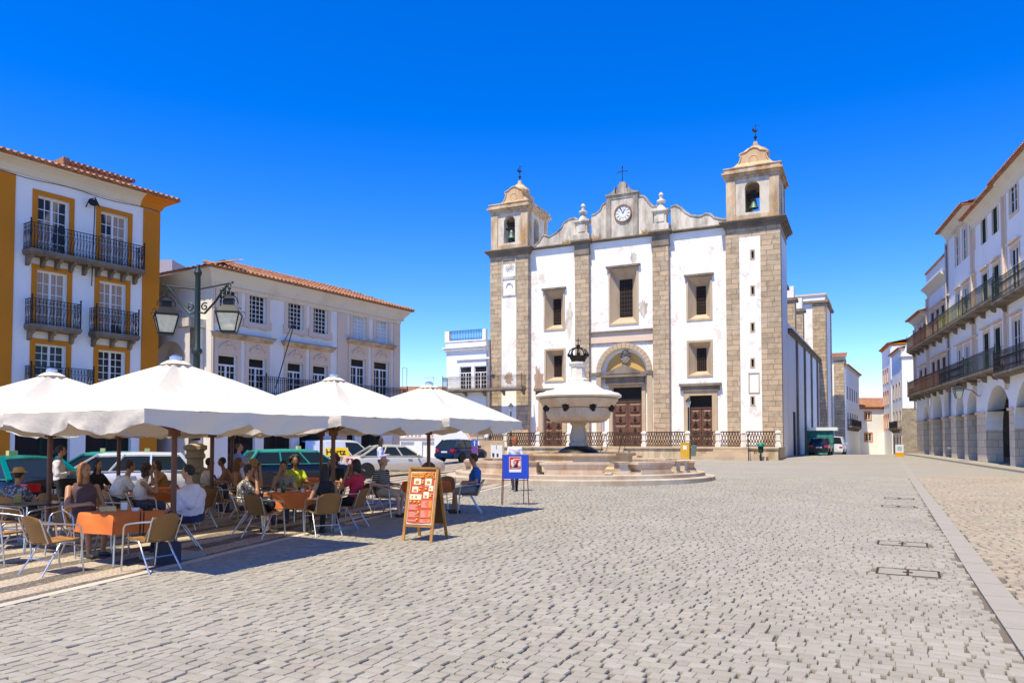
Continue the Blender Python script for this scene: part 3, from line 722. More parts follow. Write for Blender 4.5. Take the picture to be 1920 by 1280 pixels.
# ---------------------------------------------------------------- the church
RC = at(1466, 57); CH = Fac(RC.x, RC.y, (.9026, -.4305)); S = CH.S; TP = .5      # towers stand .5 m proud of the bays
def sp(x, y=600, d=0): return S(x, y, d)[0]
church = thing('church', (RC.x, RC.y, RC.z), 'twin-towered white church with granite pilasters, belfries and a clock gable', 'church', world_parts=True)
zc = (S(1010, 462, .3)[1]+S(1168, 458, .3)[1]+S(1340, 421, .3)[1])/3     # cornice underside of the bays
zT = (S(958, 474, TP)[1]+S(1415, 417, TP)[1])/2                            # top of tower shafts
ZB = .2
tl0, tl1, tr0, tr1 = sp(919, d=TP), sp(990, d=TP), sp(1362, d=TP), sp(1465, d=TP)
pa0, pa1, pb0, pb1 = sp(1078, d=.4), sp(1104, d=.4), sp(1224, d=.4), sp(1254, d=.4)
def wrect(xl, xr, yt, yb):
    s0, s1 = sp(xl), sp(xr); return (s0, s1, (S(xl, yb)[1]+S(xr, yb)[1])/2, (S(xl, yt)[1]+S(xr, yt)[1])/2)
W_ = dict(lu=wrect(1023, 1056, 546, 617), ll=wrect(1024, 1057, 656, 710), cu=wrect(1145, 1194, 505, 606), ru=wrect(1291, 1332, 523, 597), rl=wrect(1291, 1332, 642, 706))
zu0, zu1 = (W_['lu'][2]+W_['ru'][2])/2, (W_['lu'][3]+W_['ru'][3])/2; zl0, zl1 = (W_['ll'][2]+W_['rl'][2])/2, (W_['ll'][3]+W_['rl'][3])/2
for k, a, b in (('lu', zu0, zu1), ('ru', zu0, zu1), ('ll', zl0, zl1), ('rl', zl0, zl1)): W_[k] = (W_[k][0], W_[k][1], a, b)
TZ = 1.25      # terrace floor
dr = wrect(1291, 1334, 741, 830); dr = (dr[0], dr[1], TZ, dr[3]); dlft = (sp(1018), sp(1018)+dr[1]-dr[0], TZ, dr[3]); dc = wrect(1145, 1200, 725, 830); dc = (dc[0], dc[1], TZ, dc[3])
mb = MB(CH.M); holes = [W_['lu'], W_['ll'], dlft]
wall(mb, tl1, pa0, ZB, zc, holes, .7); 
arc0, arc1 = sp(1127), sp(1213); zA = S(1170, 652)[1]; ho = [W_['cu']]
wall(mb, pa1, pb0, ZB, zc, [W_['cu'], (arc0, arc1, TZ, zA, 1)], .7)
wall(mb, pb1, tr0, ZB, zc, [W_['ru'], W_['rl'], dr], .7)
mb.box(tl1, tr0, -16, -.7, ZB, zc); mb.build('facade_wall', m_white, church)
# door recess
mb = MB(CH.M); wall(mb, arc0, arc1, TZ, zA, [dc], .35, d=-.5); mb.build('porch_wall', m_whiteclean, church)
def lancet(r, cx0, cx1):     # splayed stone embrasure with a dark barred slit
    s0, s1, z0, z1 = r; w = s1-s0; h = z1-z0; a, b = s0+w*cx0, s0+w*cx1; c, e = z0+h*.13, z1-h*.16
    mb = MB(CH.M); O = [(s0, -.02, z0), (s1, -.02, z0), (s1, -.02, z1), (s0, -.02, z1)]; I = [(a, -.62, c), (b, -.62, c), (b, -.62, e), (a, -.62, e)]
    mb.add(O+I, [(i, (i+1) % 4, 4+(i+1) % 4, 4+i) for i in range(4)]); frame_trim(mb, r, .16, 0, .05)
    w_ = mb.build('window', m_graniteflat, church)
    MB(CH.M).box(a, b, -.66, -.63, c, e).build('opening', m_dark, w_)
    mb = MB(CH.M)
    for i in range(1, 5): x = a+(b-a)*i/5; mb.bar((x, -.55, c), (x, -.55, e), .025)
    for i in range(1, 9): z = c+(e-c)*i/9; mb.bar((a, -.55, z), (b, -.55, z), .02)
    mb.build('bars', m_rustiron, w_)
for k in ('lu', 'll', 'ru', 'rl'): lancet(W_[k], .3, .74)
lancet(W_['cu'], .27, .77)
mb = MB(CH.M)
for k, e in (('lu', .3), ('cu', .35), ('ru', .3)): s0, s1, z0, z1 = W_[k]; mb.nxt().box(s0-e, s1+e, 0, .26, z1+.18, z1+.34); mb.box(s0-e+.08, s1+e-.08, 0, .15, z1+.16, z1+.18)
for d_ in (dlft, dr): mb.nxt().box(d_[0]-.75, d_[1]+.75, 0, .35, d_[3]+.75, d_[3]+.95); mb.box(d_[0]-.6, d_[1]+.6, 0, .2, d_[3]+.35, d_[3]+.75)
mb.each('lintel', m_darkstone, church)
mb = MB(CH.M)
for d_ in (dlft, dr): frame_trim(mb.nxt(), d_, .42, 0, .1, bottom=False, top=.35)
M2 = MB(CH.M); frame_trim(mb, dc, .32, -.5, -.38, bottom=False, top=.3); 
ca = (arc0+arc1)/2; ra = (arc1-arc0)/2; zs_ = zA-ra; ro = ra+.42
for i in range(19):
    t0, t1 = math.pi*i/19+.006, math.pi*(i+1)/19-.006
    q = [(ca-math.cos(t)*r, zs_+math.sin(t)*r) for t, r in ((t0, ra), (t1, ra), (t1, ro), (t0, ro))]; mb.prism(q, .0, .12)
for x0, x1 in ((arc0-.42, arc0), (arc1, arc1+.42)): mb.box(x0, x1, 0, .1, ZB, zs_-.25)
mb.each('door_surround', m_graniteflat, church)
mb = MB(CH.M)
for x0, x1 in ((pa1, arc0), (arc1, pb0)): mb.box(x0, x1, 0, .18, zs_-.25, zs_-.02)
zp = S(1170, 703)[1]; zq = S(1170, 686)[1]
mb.box(arc0+.03, arc1-.03, -.5, .15, zp-.15, zp+.05); mb.prism([(arc0, zp+.05), (arc1, zp+.05), (ca, zq+.12)], -.5, .16); mb.box(arc0+.3, arc1-.3, -.5, -.1, zp-.75, zp-.15)
mb.prism([(arc0+.55, zp+.13), (arc1-.55, zp+.13), (ca, zq-.05)], .16, .19)
z0, z1 = S(1168, 641)[1], S(1168, 622)[1]; mb.box(pa1, pb0, 0, .22, z1, z1+.13); mb.box(pa1, pb0, 0, .12, z0-.08, z0)
mb.build('pediment', m_darkstone, church)
MB(CH.M).box(pa1, pb0, 0, .06, z0, z1).build('string_course', m_beige, church)
mb = MB(CH.M); k = 16; q = [(ca-math.cos(math.pi*i/k)*(ra-.28), zs_+math.sin(math.pi*i/k)*(ra-.28)) for i in range(k+1)]; mb.prism(q, -.5, -.44)
mb.build('tympanum', plaster('tympanum_ochre', (.62, .38, .12), amt=.1), church)
mb = MB(CH.M); zc_ = S(1172, 668)[1]; mb.ball((ca+.05, -.38, zc_), (.42, .1, .58), 16, 8, 0)
for i in range(12): a = i*math.pi/6; mb.ball((ca+.05+.36*math.cos(a), -.28, zc_+.5*math.sin(a)), (.1, .06, .12), 6, 4, 1)
mb.prism([(ca-.17, zc_+.22), (ca+.27, zc_+.22), (ca+.27, zc_-.1), (ca+.05, zc_-.34), (ca-.17, zc_-.1)], -.3, -.22, 1)
mb.ball((ca+.05, -.25, zc_+.4), (.2, .08, .13), 8, 5, 2)
mb.build('coat_of_arms', [m_marblelight, m_darkstone, m_ochre], church, 40)
def door(r, d):
    s0, s1, z0, z1 = r; mb = MB(CH.M); h = (z1-z0); zt = z1-h*.24; c = (s0+s1)/2
    mb.box(s0, s1, d-.06, d-.03, z0, z1, 1); mb.box(s0, s1, d-.03, d+.05, zt-.05, zt+.03)
    for a, b in ((s0+.02, c-.02), (c+.02, s1-.02)):
        mb.box(a, b, d-.03, d, z0, zt-.05); w = b-a
        for i in range(4):
            e = (zt-.15-z0)/4; y0 = z0+.08+e*i; y1 = y0+e-.12; x0, x1 = a+.12, b-.12; cx, cz = (x0+x1)/2, (y0+y1)/2
            mb.add([(x0, d, y0), (x1, d, y0), (x1, d, y1), (x0, d, y1), (x0+.12, d+.08, y0+.12), (x1-.12, d+.08, y0+.12), (x1-.12, d+.08, y1-.12), (x0+.12, d+.08, y1-.12)],
                   [(0, 1, 5, 4), (1, 2, 6, 5), (2, 3, 7, 6), (3, 0, 4, 7), (4, 5, 6, 7)])
            mb.ball((cx, d+.1, cz-.08), (.13, .07, .15), 8, 5, 2); mb.ball((cx, d+.1, cz+.12), (.07, .06, .09), 6, 4, 2)
    return mb.build('door', [m_wood, m_dark, m_bronze], church)
door(dlft, -.3); door(dr, -.3); door(dc, -.65)
# granite piers of bays and towers
mb = MB(CH.M); cap_h = .75
for a, b in ((pa0, pa1), (pb0, pb1)): mb.nxt().box(a, b, -.1, .4, ZB, zc-.02)
mb.each('pilaster', m_granite, church)
mb = MB(CH.M)
for a, b in ((pa0, pa1), (pb0, pb1)):
    mb.nxt().box(a-.06, b+.06, -.1, .47, zc-.95, zc-.8); mb.box(a-.03, b+.03, -.1, .44, zc-.8, zc-.02); mb.box(a-.18, b+.18, -.1, .6, zc-.02, zc+.12); mb.box(a-.3, b+.3, -.1, .75, zc+.12, zc+.26)
for a, b in ((tl1, pa0-.3), (pa1+.3, pb0-.3), (pb1+.3, tr0)): mb.nxt().box(a, b, -.3, .2, zc-.0, zc+.1); mb.box(a, b, -.3, .34, zc+.1, zc+.2)
mb.each('cornice', m_darkstone, church)
MB(CH.M).box(tl1, tr0, 0, .05, zc-.45, zc).build('frieze', m_whiteclean, church)
# towers
for nm, a, b, sa, sb in (('left', tl0, tl1, sp(940, d=TP), sp(968, d=TP)), ('right', tr0, tr1, sp(1387, d=TP), sp(1427, d=TP))):
    mb = MB(CH.M); dep = -4.4
    mb.box(a, sa, dep, TP, ZB-.4, zT); mb.box(sb, b, dep, TP, ZB-.4, zT); mb.box(sa, sb, dep, TP-.3, zT-.95, zT)
    mb.box(sa, sb, TP-.3, TP-.02, zT-1.0, zT)
    if nm == 'left': mb.box(sa, sb, TP-.3, TP+.0, ZB, TZ+2.4)
    mb.build('tower_shaft', m_granite, church)
    mb = MB(CH.M); 
    sl = [] 
    if nm == 'right':
        for y in (477, 544, 613, 680, 751):
            s_, z_ = S(1411, y, TP); sl.append((s_-.09, s_+.09, z_-.3, z_+.3))
    else: s_, z_ = S(953, 620, TP)
    zlo = ZB if nm == 'right' else TZ+2.4
    wall(mb, sa, sb, zlo, zT-1.0, sl, .25, d=TP-.03); mb.box(sa, sb, -1, TP-.28, zlo, zT-1.0)
    mb.build('tower_panel', m_white, church)
    if nm == 'right':
        mb = MB(CH.M)
        for r_ in sl: mb.nxt().box(r_[0], r_[1], TP-.26, TP-.24, r_[2], r_[3])
        mb.each('slit', m_dark, church)
        mb = MB(CH.M)
        for r_ in sl: frame_trim(mb.nxt(), r_, .09, TP-.03, TP)
        pq = (sp(1404, d=TP), sp(1421, d=TP), S(1412, 735, TP)[1], S(1412, 700, TP)[1]); frame_trim(mb.nxt(), pq, .07, TP-.03, TP+.02); mb.each('slit_frame', m_graniteflat, church)
        mb = MB(CH.M); mb.box(b, b+.03, -4.0, -.1, ZB, zT-1.0); mb.build('side_panel', m_whiteclean, church)
    else:
        mb = MB(CH.M)
        for yt, yb in ((487, 518), (523, 553)):
            q = (sp(943, d=TP), sp(966, d=TP), S(955, yb, TP)[1], S(955, yt, TP)[1]); frame_trim(mb, q, .1, TP-.03, TP+.04)
        for i in range(12): t = i*math.pi/6; z_ = S(955, 502, TP)[1]; s_ = sp(955, d=TP); mb.bar((s_, TP, z_), (s_+.45*math.cos(t), TP, z_+.45*math.sin(t)), .03, .03)
        z_ = S(955, 540, TP)[1]; mb.tube([(s_+.3*math.cos(t*math.pi/8), TP, z_+.1+.35*math.sin(t*math.pi/8)) for t in range(9)], .05); mb.build('carved_panel', m_old, church)
    mb = MB(CH.M); c = [(.0, 0), (.06, .02), (.1, .25), (.28, .38), (.42, .46), (.45, .56), (.0, .6)]
    for e0, h0, h1 in ((.08, 0, .22), (.2, .22, .36), (.36, .36, .5), (.46, .5, .58)): mb.box(a-e0, b+e0, dep-e0, TP+e0, zT+h0-.3, zT+h1-.3)
    mb.build('tower_cornice', m_darkstone, church)
    # belfry
    z0 = zT+.28; z1 = z0+3.75; pl = (b-a)*.17; ins = .08; a2, b2 = a+ins, b-ins; fr = TP-ins; bk = dep+ins+.2
    op = (a2+(b2-a2)*.5-.55, a2+(b2-a2)*.5+.55, z0+.65, z0+3.1, 1)
    mb = MB(CH.M); wall(mb, a2, b2, z0, z1, [op], .5, d=fr-.05)
    Bk = CH.shift(0, bk); mb2 = MB(CH.M)
    wall(mb, a2, b2, z0, z1, [op], -.5, d=bk)
    for side_s, sg in ((b2, -1), (a2, 1)):
        FM = Fac(*CH.W(side_s, 0, 0).xy, -CH.n); m3 = MB(FM.M); wall(m3, -fr+.05, -bk, z0, z1, [(1.0, 2.1, z0+.65, z0+3.1, 1)] , .5*(1 if sg < 0 else -1), d=0)
        mb.add([FM.M @ Vector(v) for v in []], [])
        mb.M = I4; mb.add(m3.v, m3.f); mb.M = CH.M
    mb.box(a2+.02, b2-.02, bk+.02, fr-.07, z1-.02, z1); mb.box(a2+.5, b2-.5, bk+.5, fr-.55, z0, z0+.05)
    bf = mb.build('belfry', m_belfry, church)
    mb = MB(CH.M)
    for q0, q1 in ((a2-.02, a2+pl), (b2-pl, b2+.02)): mb.nxt().box(q0, q1, fr-.3, fr+.04, z0, z1-.45)
    mb.nxt().box(b2-.3, b2+.04, bk, bk+.7, z0, z1-.45); mb.box(b2-.3, b2+.035, fr-.8, fr-.3, z0, z1-.45)
    mb.nxt().box(a2+pl, b2-pl, fr-.04, fr+.0, z0, z0+.45)
    mb.each('belfry_pilaster', m_ochre, bf)
    mb = MB(CH.M); c = (a+b)/2; cd_ = (TP+dep)/2; m_f = m_ochre
    for e0, h0, h1 in ((.0, -.4, -.2), (.14, -.2, .0), (.3, .0, .14), (.14, .14, .42), (.2, .42, .5)): mb.box(a-e0+.06, b+e0-.06, dep+.2-e0, TP+e0-.06, z1+h0, z1+h1)
    mb.build('belfry_cornice', m_ochre, bf)
    hw = (b-a)/2-.2; zz = z1+.5
    prof = [(hw+.1, 0), (hw-.05, .18), (hw-.4, .4), (hw-.7, .8), (hw-.95, 1.25), (hw-1.05, 1.5)]
    mb = MB(CH.M); n = 4; vs = []
    for r_, z_ in prof: vs += [(c+sx*r_, cd_+.1+sy*(r_+.1), zz+z_) for sx, sy in ((-1, -1), (1, -1), (1, 1), (-1, 1))]
    mb.add(vs, [(i*4+j, i*4+(j+1) % 4, i*4+4+(j+1) % 4, i*4+4+j) for i in range(len(prof)-1) for j in range(4)]+[tuple(len(prof)*4-4+j for j in range(4))])
    gp = [(-hw, 0), (hw, 0), (hw-.08, .14), (hw-.3, .22), (hw-.62, .45), (hw-.82, .85), (hw-.9, 1.15), (hw-.78, 1.22), (hw-.8, 1.36), (.5, 1.5), (.28, 1.68), (0, 1.76)]
    gp = gp+[(-x, z) for x, z in gp[2:-1][::-1]]; gi = hw*.42
    yf = cd_+.1+gi+.35
    mb.prism([(c+x, zz+z) for x, z in gp], yf, yf+.25); mb.prism([(c+x, zz+z) for x, z in gp], cd_+.1-gi-.6, cd_+.1-gi-.35)
    mb.prism([(c+x, zz+z*.98) for x, z in gp], cd_+.1-gi-.35, yf)
    FM = Fac(*CH.W(c, cd_+.1, 0).xy, -CH.n); m3 = MB(FM.M); m3.prism([(x*1.12, zz+z*.97) for x, z in gp], -gi-.1, gi+.1); mb.M = I4; mb.add(m3.v, m3.f); mb.M = CH.M
    mb.tube([(c+x, yf+.27, zz+z+.02) for x, z in gp[2:]], .06, 5); mb.tube([(c+x, yf+.25, zz+.12) for x in (-hw+.1, hw-.1)], .05, 5)
    q8 = [(c+.34*math.cos(t*math.pi/6), yf+.25, zz+.82+.34*math.sin(t*math.pi/6)) for t in range(12)]; mb.tube(q8, .035, 4, close=True)
    mb.build('belfry_roof', plaster('roof_stone_'+nm, (.62, .44, .27), amt=.5, stain=(.3, .17, .08), patch=((.62, .33, .08), .5), soft=.5), bf)
    mb = MB(CH.M); dome = [(hw-.95, 0), (hw-.78, .1), (hw-.72, .25), (hw-.82, .42), (hw-1.05, .6), (.42, .78), (.4, .86), (.2, .95), (.17, 1.25), (.05, 1.3)]
    mb.lathe([(r_, z_+zz+1.45) for r_, z_ in dome], 16, (c, cd_+.1, 0)); mb.build('dome', m_ochre, bf, 50)
    # cockerel weathervane
    mb = MB(CH.M); zv = zz+2.78; mb.bar((c, cd_+.1, zv), (c, cd_+.1, zv+1.35), .05)
    y = cd_+.1; mb.ball((c, y, zv+.3), (.12, .12, .16), 8, 6); mb.bar((c-.16, y, zv+.3), (c+.16, y, zv+.3), .03)
    mb.prism([(c-.28, zv+1.0), (c-.2, zv+.78), (c-.02, zv+.68), (c+.12, zv+.75), (c+.24, zv+.95), (c+.16, zv+.9), (c+.02, zv+.88), (c-.12, zv+.98), (c-.14, zv+1.1), (c-.22, zv+1.12), (c-.2, zv+1.02)], y-.02, y+.02)
    mb.bar((c-.0, y, zv+1.25), (c+.28, y, zv+1.25), .03); mb.build('weathervane', m_iron, bf)
    mb = MB(CH.M); zbl = z0+1.15; yb_ = fr-.5 if nm == 'left' else fr-.9
    mb.lathe([(.36, zbl), (.34, zbl+.06), (.26, zbl+.22), (.21, zbl+.5), (.18, zbl+.68), (.06, zbl+.76)], 16, (c, yb_, 0)); be = mb.build('bell', m_bell, bf, 50)
    mb = MB(CH.M); mb.box(op[0], op[1], yb_-.06, yb_+.06, zbl+.8, zbl+.98); mb.box(c-.2, c+.2, yb_-.08, yb_+.08, zbl+.98, zbl+1.45); mb.bar((c, yb_, zbl-.12), (c, yb_, zbl+.5), .04); mb.build('yoke', m_bronze, be)
m_bare = plaster('exposed_masonry', (.55, .41, .30), amt=.7, streak=.5, speck=.8, stain=(.34, .20, .13), soft=.48)
for (x0, x1, y0, y1, dd) in ((999, 1021, 682, 748, 0), (1003, 1016, 790, 838, 0), (944, 964, 694, 722, TP-.03), (1059, 1075, 560, 640, 0), (1180, 1196, 470, 496, 0), (1196, 1216, 560, 600, 0), (1262, 1280, 800, 834, 0)):
    cx, cy = (x0+x1)/2, (y0+y1)/2; rr = random.Random(x0); q = []
    for k_ in range(26):
        t_ = k_*2*math.pi/26; f_ = rr.uniform(.55, 1.0); s_, z_ = S(cx+(x1-x0)/2*f_*math.cos(t_), cy+(y1-y0)/2*f_*math.sin(t_), dd); q.append((s_, dd+.005, z_))
    MB(CH.M).add(q, [tuple(range(26))]).build('bare_patch', m_bare if x0 < 1050 else m_old, church)
# gable between the towers
def gp_(pts, d=0): return [S(x, y, d) for x, y in pts]
zg = zc+.2
ga = gp_([(1002, 462), (1012, 452), (1019, 441), (1030, 444), (1044, 436), (1054, 426), (1057, 418), (1066, 412), (1075, 409), (1082, 412)])
gb = gp_([(1109, 404), (1116, 402), (1126, 394), (1130, 384), (1139, 378), (1141, 376)])
gc = gp_([(1196, 368), (1206, 368), (1210, 372), (1216, 380), (1224, 388), (1230, 386), (1234, 390)])
gd = gp_([(1258, 388), (1266, 385), (1276, 390), (1284, 398), (1294, 404), (1308, 406), (1316, 405), (1322, 401), (1332, 402), (1338, 408), (1350, 411), (1362, 412)])
mb = MB(CH.M)
for pts in (ga, gb, gc, gd): mb.nxt().prism([(pts[0][0], zg)]+pts+[(pts[-1][0], zg)], -.5, .05)
c0, c1 = sp(1141), sp(1196); zk = S(1168, 366)[1]; mb.nxt().box(c0, c1, -.5, .15, zg, zk)
mb.each('gable', m_old, church)
mb = MB(CH.M)
for pts in (ga, gb, gc, gd): mb.nxt().tube([(s_, -.22, z_+.03) for s_, z_ in pts], .13, 6); mb.tube([(s_, .05, z_-.02) for s_, z_ in pts], .07, 5)
mb.nxt().box(c0-.15, c1+.15, -.55, .3, zk, zk+.14); mb.box(c0-.05, c1+.05, -.5, .2, zk-.3, zk-.18)
for x0, x1 in ((c0-.1, c0+.32), (c1-.32, c1+.1)): mb.box(x0, x1, .15, .24, zg, zk-.3)
cc = (c0+c1)/2
for sgn in (-1, 1):
    q = [(cc+sgn*(1.33-.0), zk+.14)]+[(cc+sgn*(1.33-.75*math.sin(t*math.pi/12)), zk+.14+.6*(1-math.cos(t*math.pi/12))) for t in range(1, 7)]+[(cc+sgn*.56, zk+.14)]
    mb.prism(q, -.3, .3)
mb.box(cc-.5, cc+.5, -.3, .2, zk+.14, zk+.5); mb.box(cc-.36, cc+.36, -.25, .15, zk+.5, zk+.95); mb.box(cc-.24, cc+.24, -.2, .1, zk+.95, zk+1.12)
mb.each('gable_moulding', plaster('gable_moulding', (.50, .45, .38), amt=.9, stain=(.16, .13, .1), soft=.47), church)
mb = MB(CH.M); zt = zk+1.12; mb.bar((cc, 0, zt), (cc, 0, zt+1.35), .05); mb.bar((cc-.4, 0, zt+.9), (cc+.4, 0, zt+.9), .05)
for x, z in ((cc-.4, zt+.9), (cc+.4, zt+.9), (cc, zt+1.35)): mb.ball((x, 0, z), .07, 6, 4)
mb.build('cross', m_iron, church)
zcl = S(1169, 400, .2)[1]; scl = sp(1169, d=.2)
mb = MB(CH.M); R0 = .66
def disc(mb, c, r0, r1, y0, y1, m=0, n=32):
    vs = [];
    for (r, y) in ((r0, y0), (r0, y1), (r1, y1), (r1, y0)): vs += [(c[0]+r*math.cos(2*math.pi*j/n), y, c[1]+r*math.sin(2*math.pi*j/n)) for j in range(n)]
    mb.add(vs, [(i*n+j, i*n+(j+1) % n, ((i+1) % 4)*n+(j+1) % n, ((i+1) % 4)*n+j) for i in range(4) for j in range(n)], m)
disc(mb, (scl, zcl), .001, R0, .15, .2); ck = mb.build('clock', plaster('dial_white', (.72, .75, .74), amt=.1), church)
mb = MB(CH.M); disc(mb, (scl, zcl), R0, R0+.1, .15, .27); mb.build('clock_rim', mat('rust_rim', (.30, .13, .05), .6, .4), ck)
mb = MB(CH.M)
for k, s_ in enumerate(['XII', 'I', 'II', 'III', 'IIII', 'V', 'VI', 'VII', 'VIII', 'IX', 'X', 'XI']):
    a = math.pi/2-k*math.pi/6; mb.bar((scl+.42*math.cos(a), .205, zcl+.42*math.sin(a)), (scl+.60*math.cos(a), .205, zcl+.60*math.sin(a)), .008, .03+.012*len(s_))
n = 24
for j in range(n): a, b = 2*math.pi*j/n, 2*math.pi*(j+1)/n; mb.bar((scl+.36*math.cos(a), .205, zcl+.36*math.sin(a)), (scl+.36*math.cos(b), .205, zcl+.36*math.sin(b)), .012)
mb.build('numerals', mat('dial_blue', (.04, .12, .2), .6), ck)
mb = MB(CH.M)
for a, l in ((math.pi/2-.42, .36), (math.pi/2+.42, .56)): mb.bar((scl, .22, zcl), (scl+l*math.cos(a), .22, zcl+l*math.sin(a)), .012, .05)
mb.build('clock_hands', m_iron, ck)
for a, b in ((pa0, pa1), (pb0, pb1)):
    mb = MB(CH.M); c = (a+b)/2; zz = zc+.26
    for w, h0, h1 in ((.72, 0, .5), (.6, .5, .62), (.5, .62, 1.5), (.62, 1.5, 1.62), (.72, 1.62, 1.76)): mb.box(c-w, c+w, -.35, w*.75, zz+h0, zz+h1)
    mb.box(c-.33, c+.33, .375, .43, zz+.75, zz+1.35)
    mb.lathe([(.46, 1.76), (.4, 1.9), (.22, 2.2), (.18, 2.35), (.38, 2.5), (.36, 2.62), (.16, 2.7), (.13, 2.95), (.2, 3.05), (.15, 3.2), (.03, 3.3)], 12, (c, .0, zz)); mb.build('finial', m_old, church, 50)
m_dry = mat('dry_grass', (.45, .25, .06), .9, var=.4)
mb = MB(CH.M); rr = random.Random(2)
for s0_, s1_ in ((pa1+.1, pa1+1.1), (pa0-1.3, pa0-.6), (pb0-.9, pb0-.5)):
    for i in range(90):
        x = rr.uniform(s0_, s1_); y = rr.uniform(-.1, .3); h = rr.uniform(.15, .55); dx = rr.uniform(-.25, .25)
        mb.add([(x-.015, y, zg-.02), (x+.015, y, zg-.02), (x+dx, y+rr.uniform(-.1, .2), zg+h)], [(0, 1, 2)])
tag(mb.build('dry_weeds', m_dry), 'tufts of dry straw-coloured grass growing on the church cornice', 'weeds', kind='stuff')
# nave side: chapels, buttresses, transept
w2 = Vector((.462, .887)).normalized(); q = CH.W(tr1+.02, -4.4, 0); SW = Fac(q.x, q.y, w2)
zch = SW.S(1484, 626)[1]; L = 26
mb = MB(SW.M); mb.box(-4.0, 0, -.3, -.02, 0, 1.0); mb.box(0, L, -6, .0, -.2, zch); mb.build('chapel_wall', m_whiteclean, church)
mb = MB(SW.M); mb.box(0, L, -.3, .3, zch, zch+.18); mb.box(0, L, -.3, .16, zch-.22, zch); mb.box(0, L, -6, -.3, zch, zch+.25)
for i in range(4): a = 5+i*(L-8)/3; mb.nxt().box(a, a+.45, 0, .16, -.2, zch-.22)
mb.each('chapel_pilaster', m_darkstone, church)
mb = MB(SW.M); mb.box(-.2, L, -1.1, -.8, zch+.25, zch+1.6)
mb.build('chapel_parapet', m_white, church)
mb = MB(SW.M); zbt = (SW.S(1490, 525)[1])
for i in range(4): a = 1.0+i*7; mb.nxt().box(a, a+1.3, -4.2, -1.2, zch, zbt); 
mb.each('buttress', m_granite, church)
mb = MB(SW.M)
for i in range(4): a = 1.0+i*7; mb.nxt().box(a-.15, a+1.45, -4.4, -1.0, zbt, zbt+.3)
mb.each('buttress_cap', m_darkstone, church)
mb = MB(SW.M)
for i in range(4): a = 1.0+i*7; mb.nxt().box(a+.15, a+1.2, -4.2, -1.3, zbt+.3, zbt+1.5)
mb.each('buttress_top', m_white, church)
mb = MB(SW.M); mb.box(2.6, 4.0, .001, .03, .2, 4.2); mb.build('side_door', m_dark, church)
mb = MB(SW.M); zt = SW.S(1527, 542, 0)[1]; mb.box(L, L+8, -9, .7, -.2, zt); mb.build('transept', m_white, church)
mb = MB(SW.M); mb.box(L+.0, L+1.4, .5, .78, -.2, zt-.8); mb.nxt().box(L+6.8, L+8, .5, .78, -.2, zt-.8); mb.box(L-.08, L, -.6, .7, -.2, zt-.8); mb.each('transept_quoin', m_granite, church)
mb = MB(SW.M); mb.box(L-.3, L+8.3, -9, 1.05, zt-.85, zt-.6); mb.build('transept_cornice', m_darkstone, church)
mb = MB(SW.M); mb.box(L-.15, L+8.15, -9, .85, zt, zt+.18); mb.build('transept_coping', m_beige, church)

# ---------------------------------------------------------------- terrace in front of the church
TD = 5.0; TF = CH.shift(0, TD); tS0, tS1 = TF.S(905, 838)[0], TF.S(1459, 838)[0]
ter = thing('church_terrace', TF.W(tS1, 0, .4), 'raised stone terrace with stained ochre wall and iron railings in front of the church', 'terrace', world_parts=True)
st0, st1 = TF.S(1352, 838)[0], TF.S(1390, 838)[0]; c0, c1 = TF.S(1146, 838)[0], TF.S(1160, 838)[0]
mb = MB(TF.M); mb.box(tS0, tS1, -TD+.0, 0, -.3, TZ-.1); mb.build('retaining_wall', m_terrace, ter)
mb = MB(TF.M); mb.box(tS0-.05, tS1+.05, -TD+.55, .1, TZ-.1, TZ+.02); mb.build('coping', m_graniteflat, ter)
mb = MB(TF.M)
for a, b, n in ((st0, st1, 4), (c0, c1, 5)):
    mb.nxt()
    for i in range(n):
        t = TZ-.12-.17*(i+0); mb.box(a-.5-.45*i, b+.5+.45*i, .1 if True else 0, .42+.34*i, -.3, t)
mb.each('steps', m_graniteflat, ter)
posts = [910, 947, 1008, 1066, 1134, 1207, 1289, 1346, 1394, 1459]; ps = [TF.S(x, 820)[0] for x in posts]
for s_ in ps:
    mb = MB(TF.M)
    mb.box(s_-.2, s_+.2, -.22, .04, TZ+.02, TZ+.28); mb.box(s_-.13, s_+.13, -.18, .0, TZ+.28, TZ+1.0); mb.box(s_-.18, s_+.18, -.21, .03, TZ+.5, TZ+.56); mb.box(s_-.2, s_+.2, -.23, .05, TZ+1.0, TZ+1.12)
    mb.add([(s_-.2, -.23, TZ+1.12), (s_+.2, -.23, TZ+1.12), (s_+.2, .05, TZ+1.12), (s_-.2, .05, TZ+1.12), (s_, -.09, TZ+1.22)], [(0, 1, 4), (1, 2, 4), (2, 3, 4), (3, 0, 4)])
    mb.build('post', m_marblelight, ter)
for a, b in zip(ps, ps[1:]):
    mb = MB(TF.M); ironwork(mb, (a+.2, -.09), (b-.2, -.09), TZ+.06, TZ+1.12, step=.19, w=.05, style=2); mb.build('railing', m_rustiron, ter)
mb = MB(TF.M)
for s_ in (c0-.4, c1+.4, st1+.5): mb.nxt().tube([(s_, -.05, TZ+.95), (s_, .3, TZ+.9), (s_+.3, 2.2, .95), (s_+.3, 2.2, .35)], .03, 6)
mb.each('handrail', m_iron, ter)
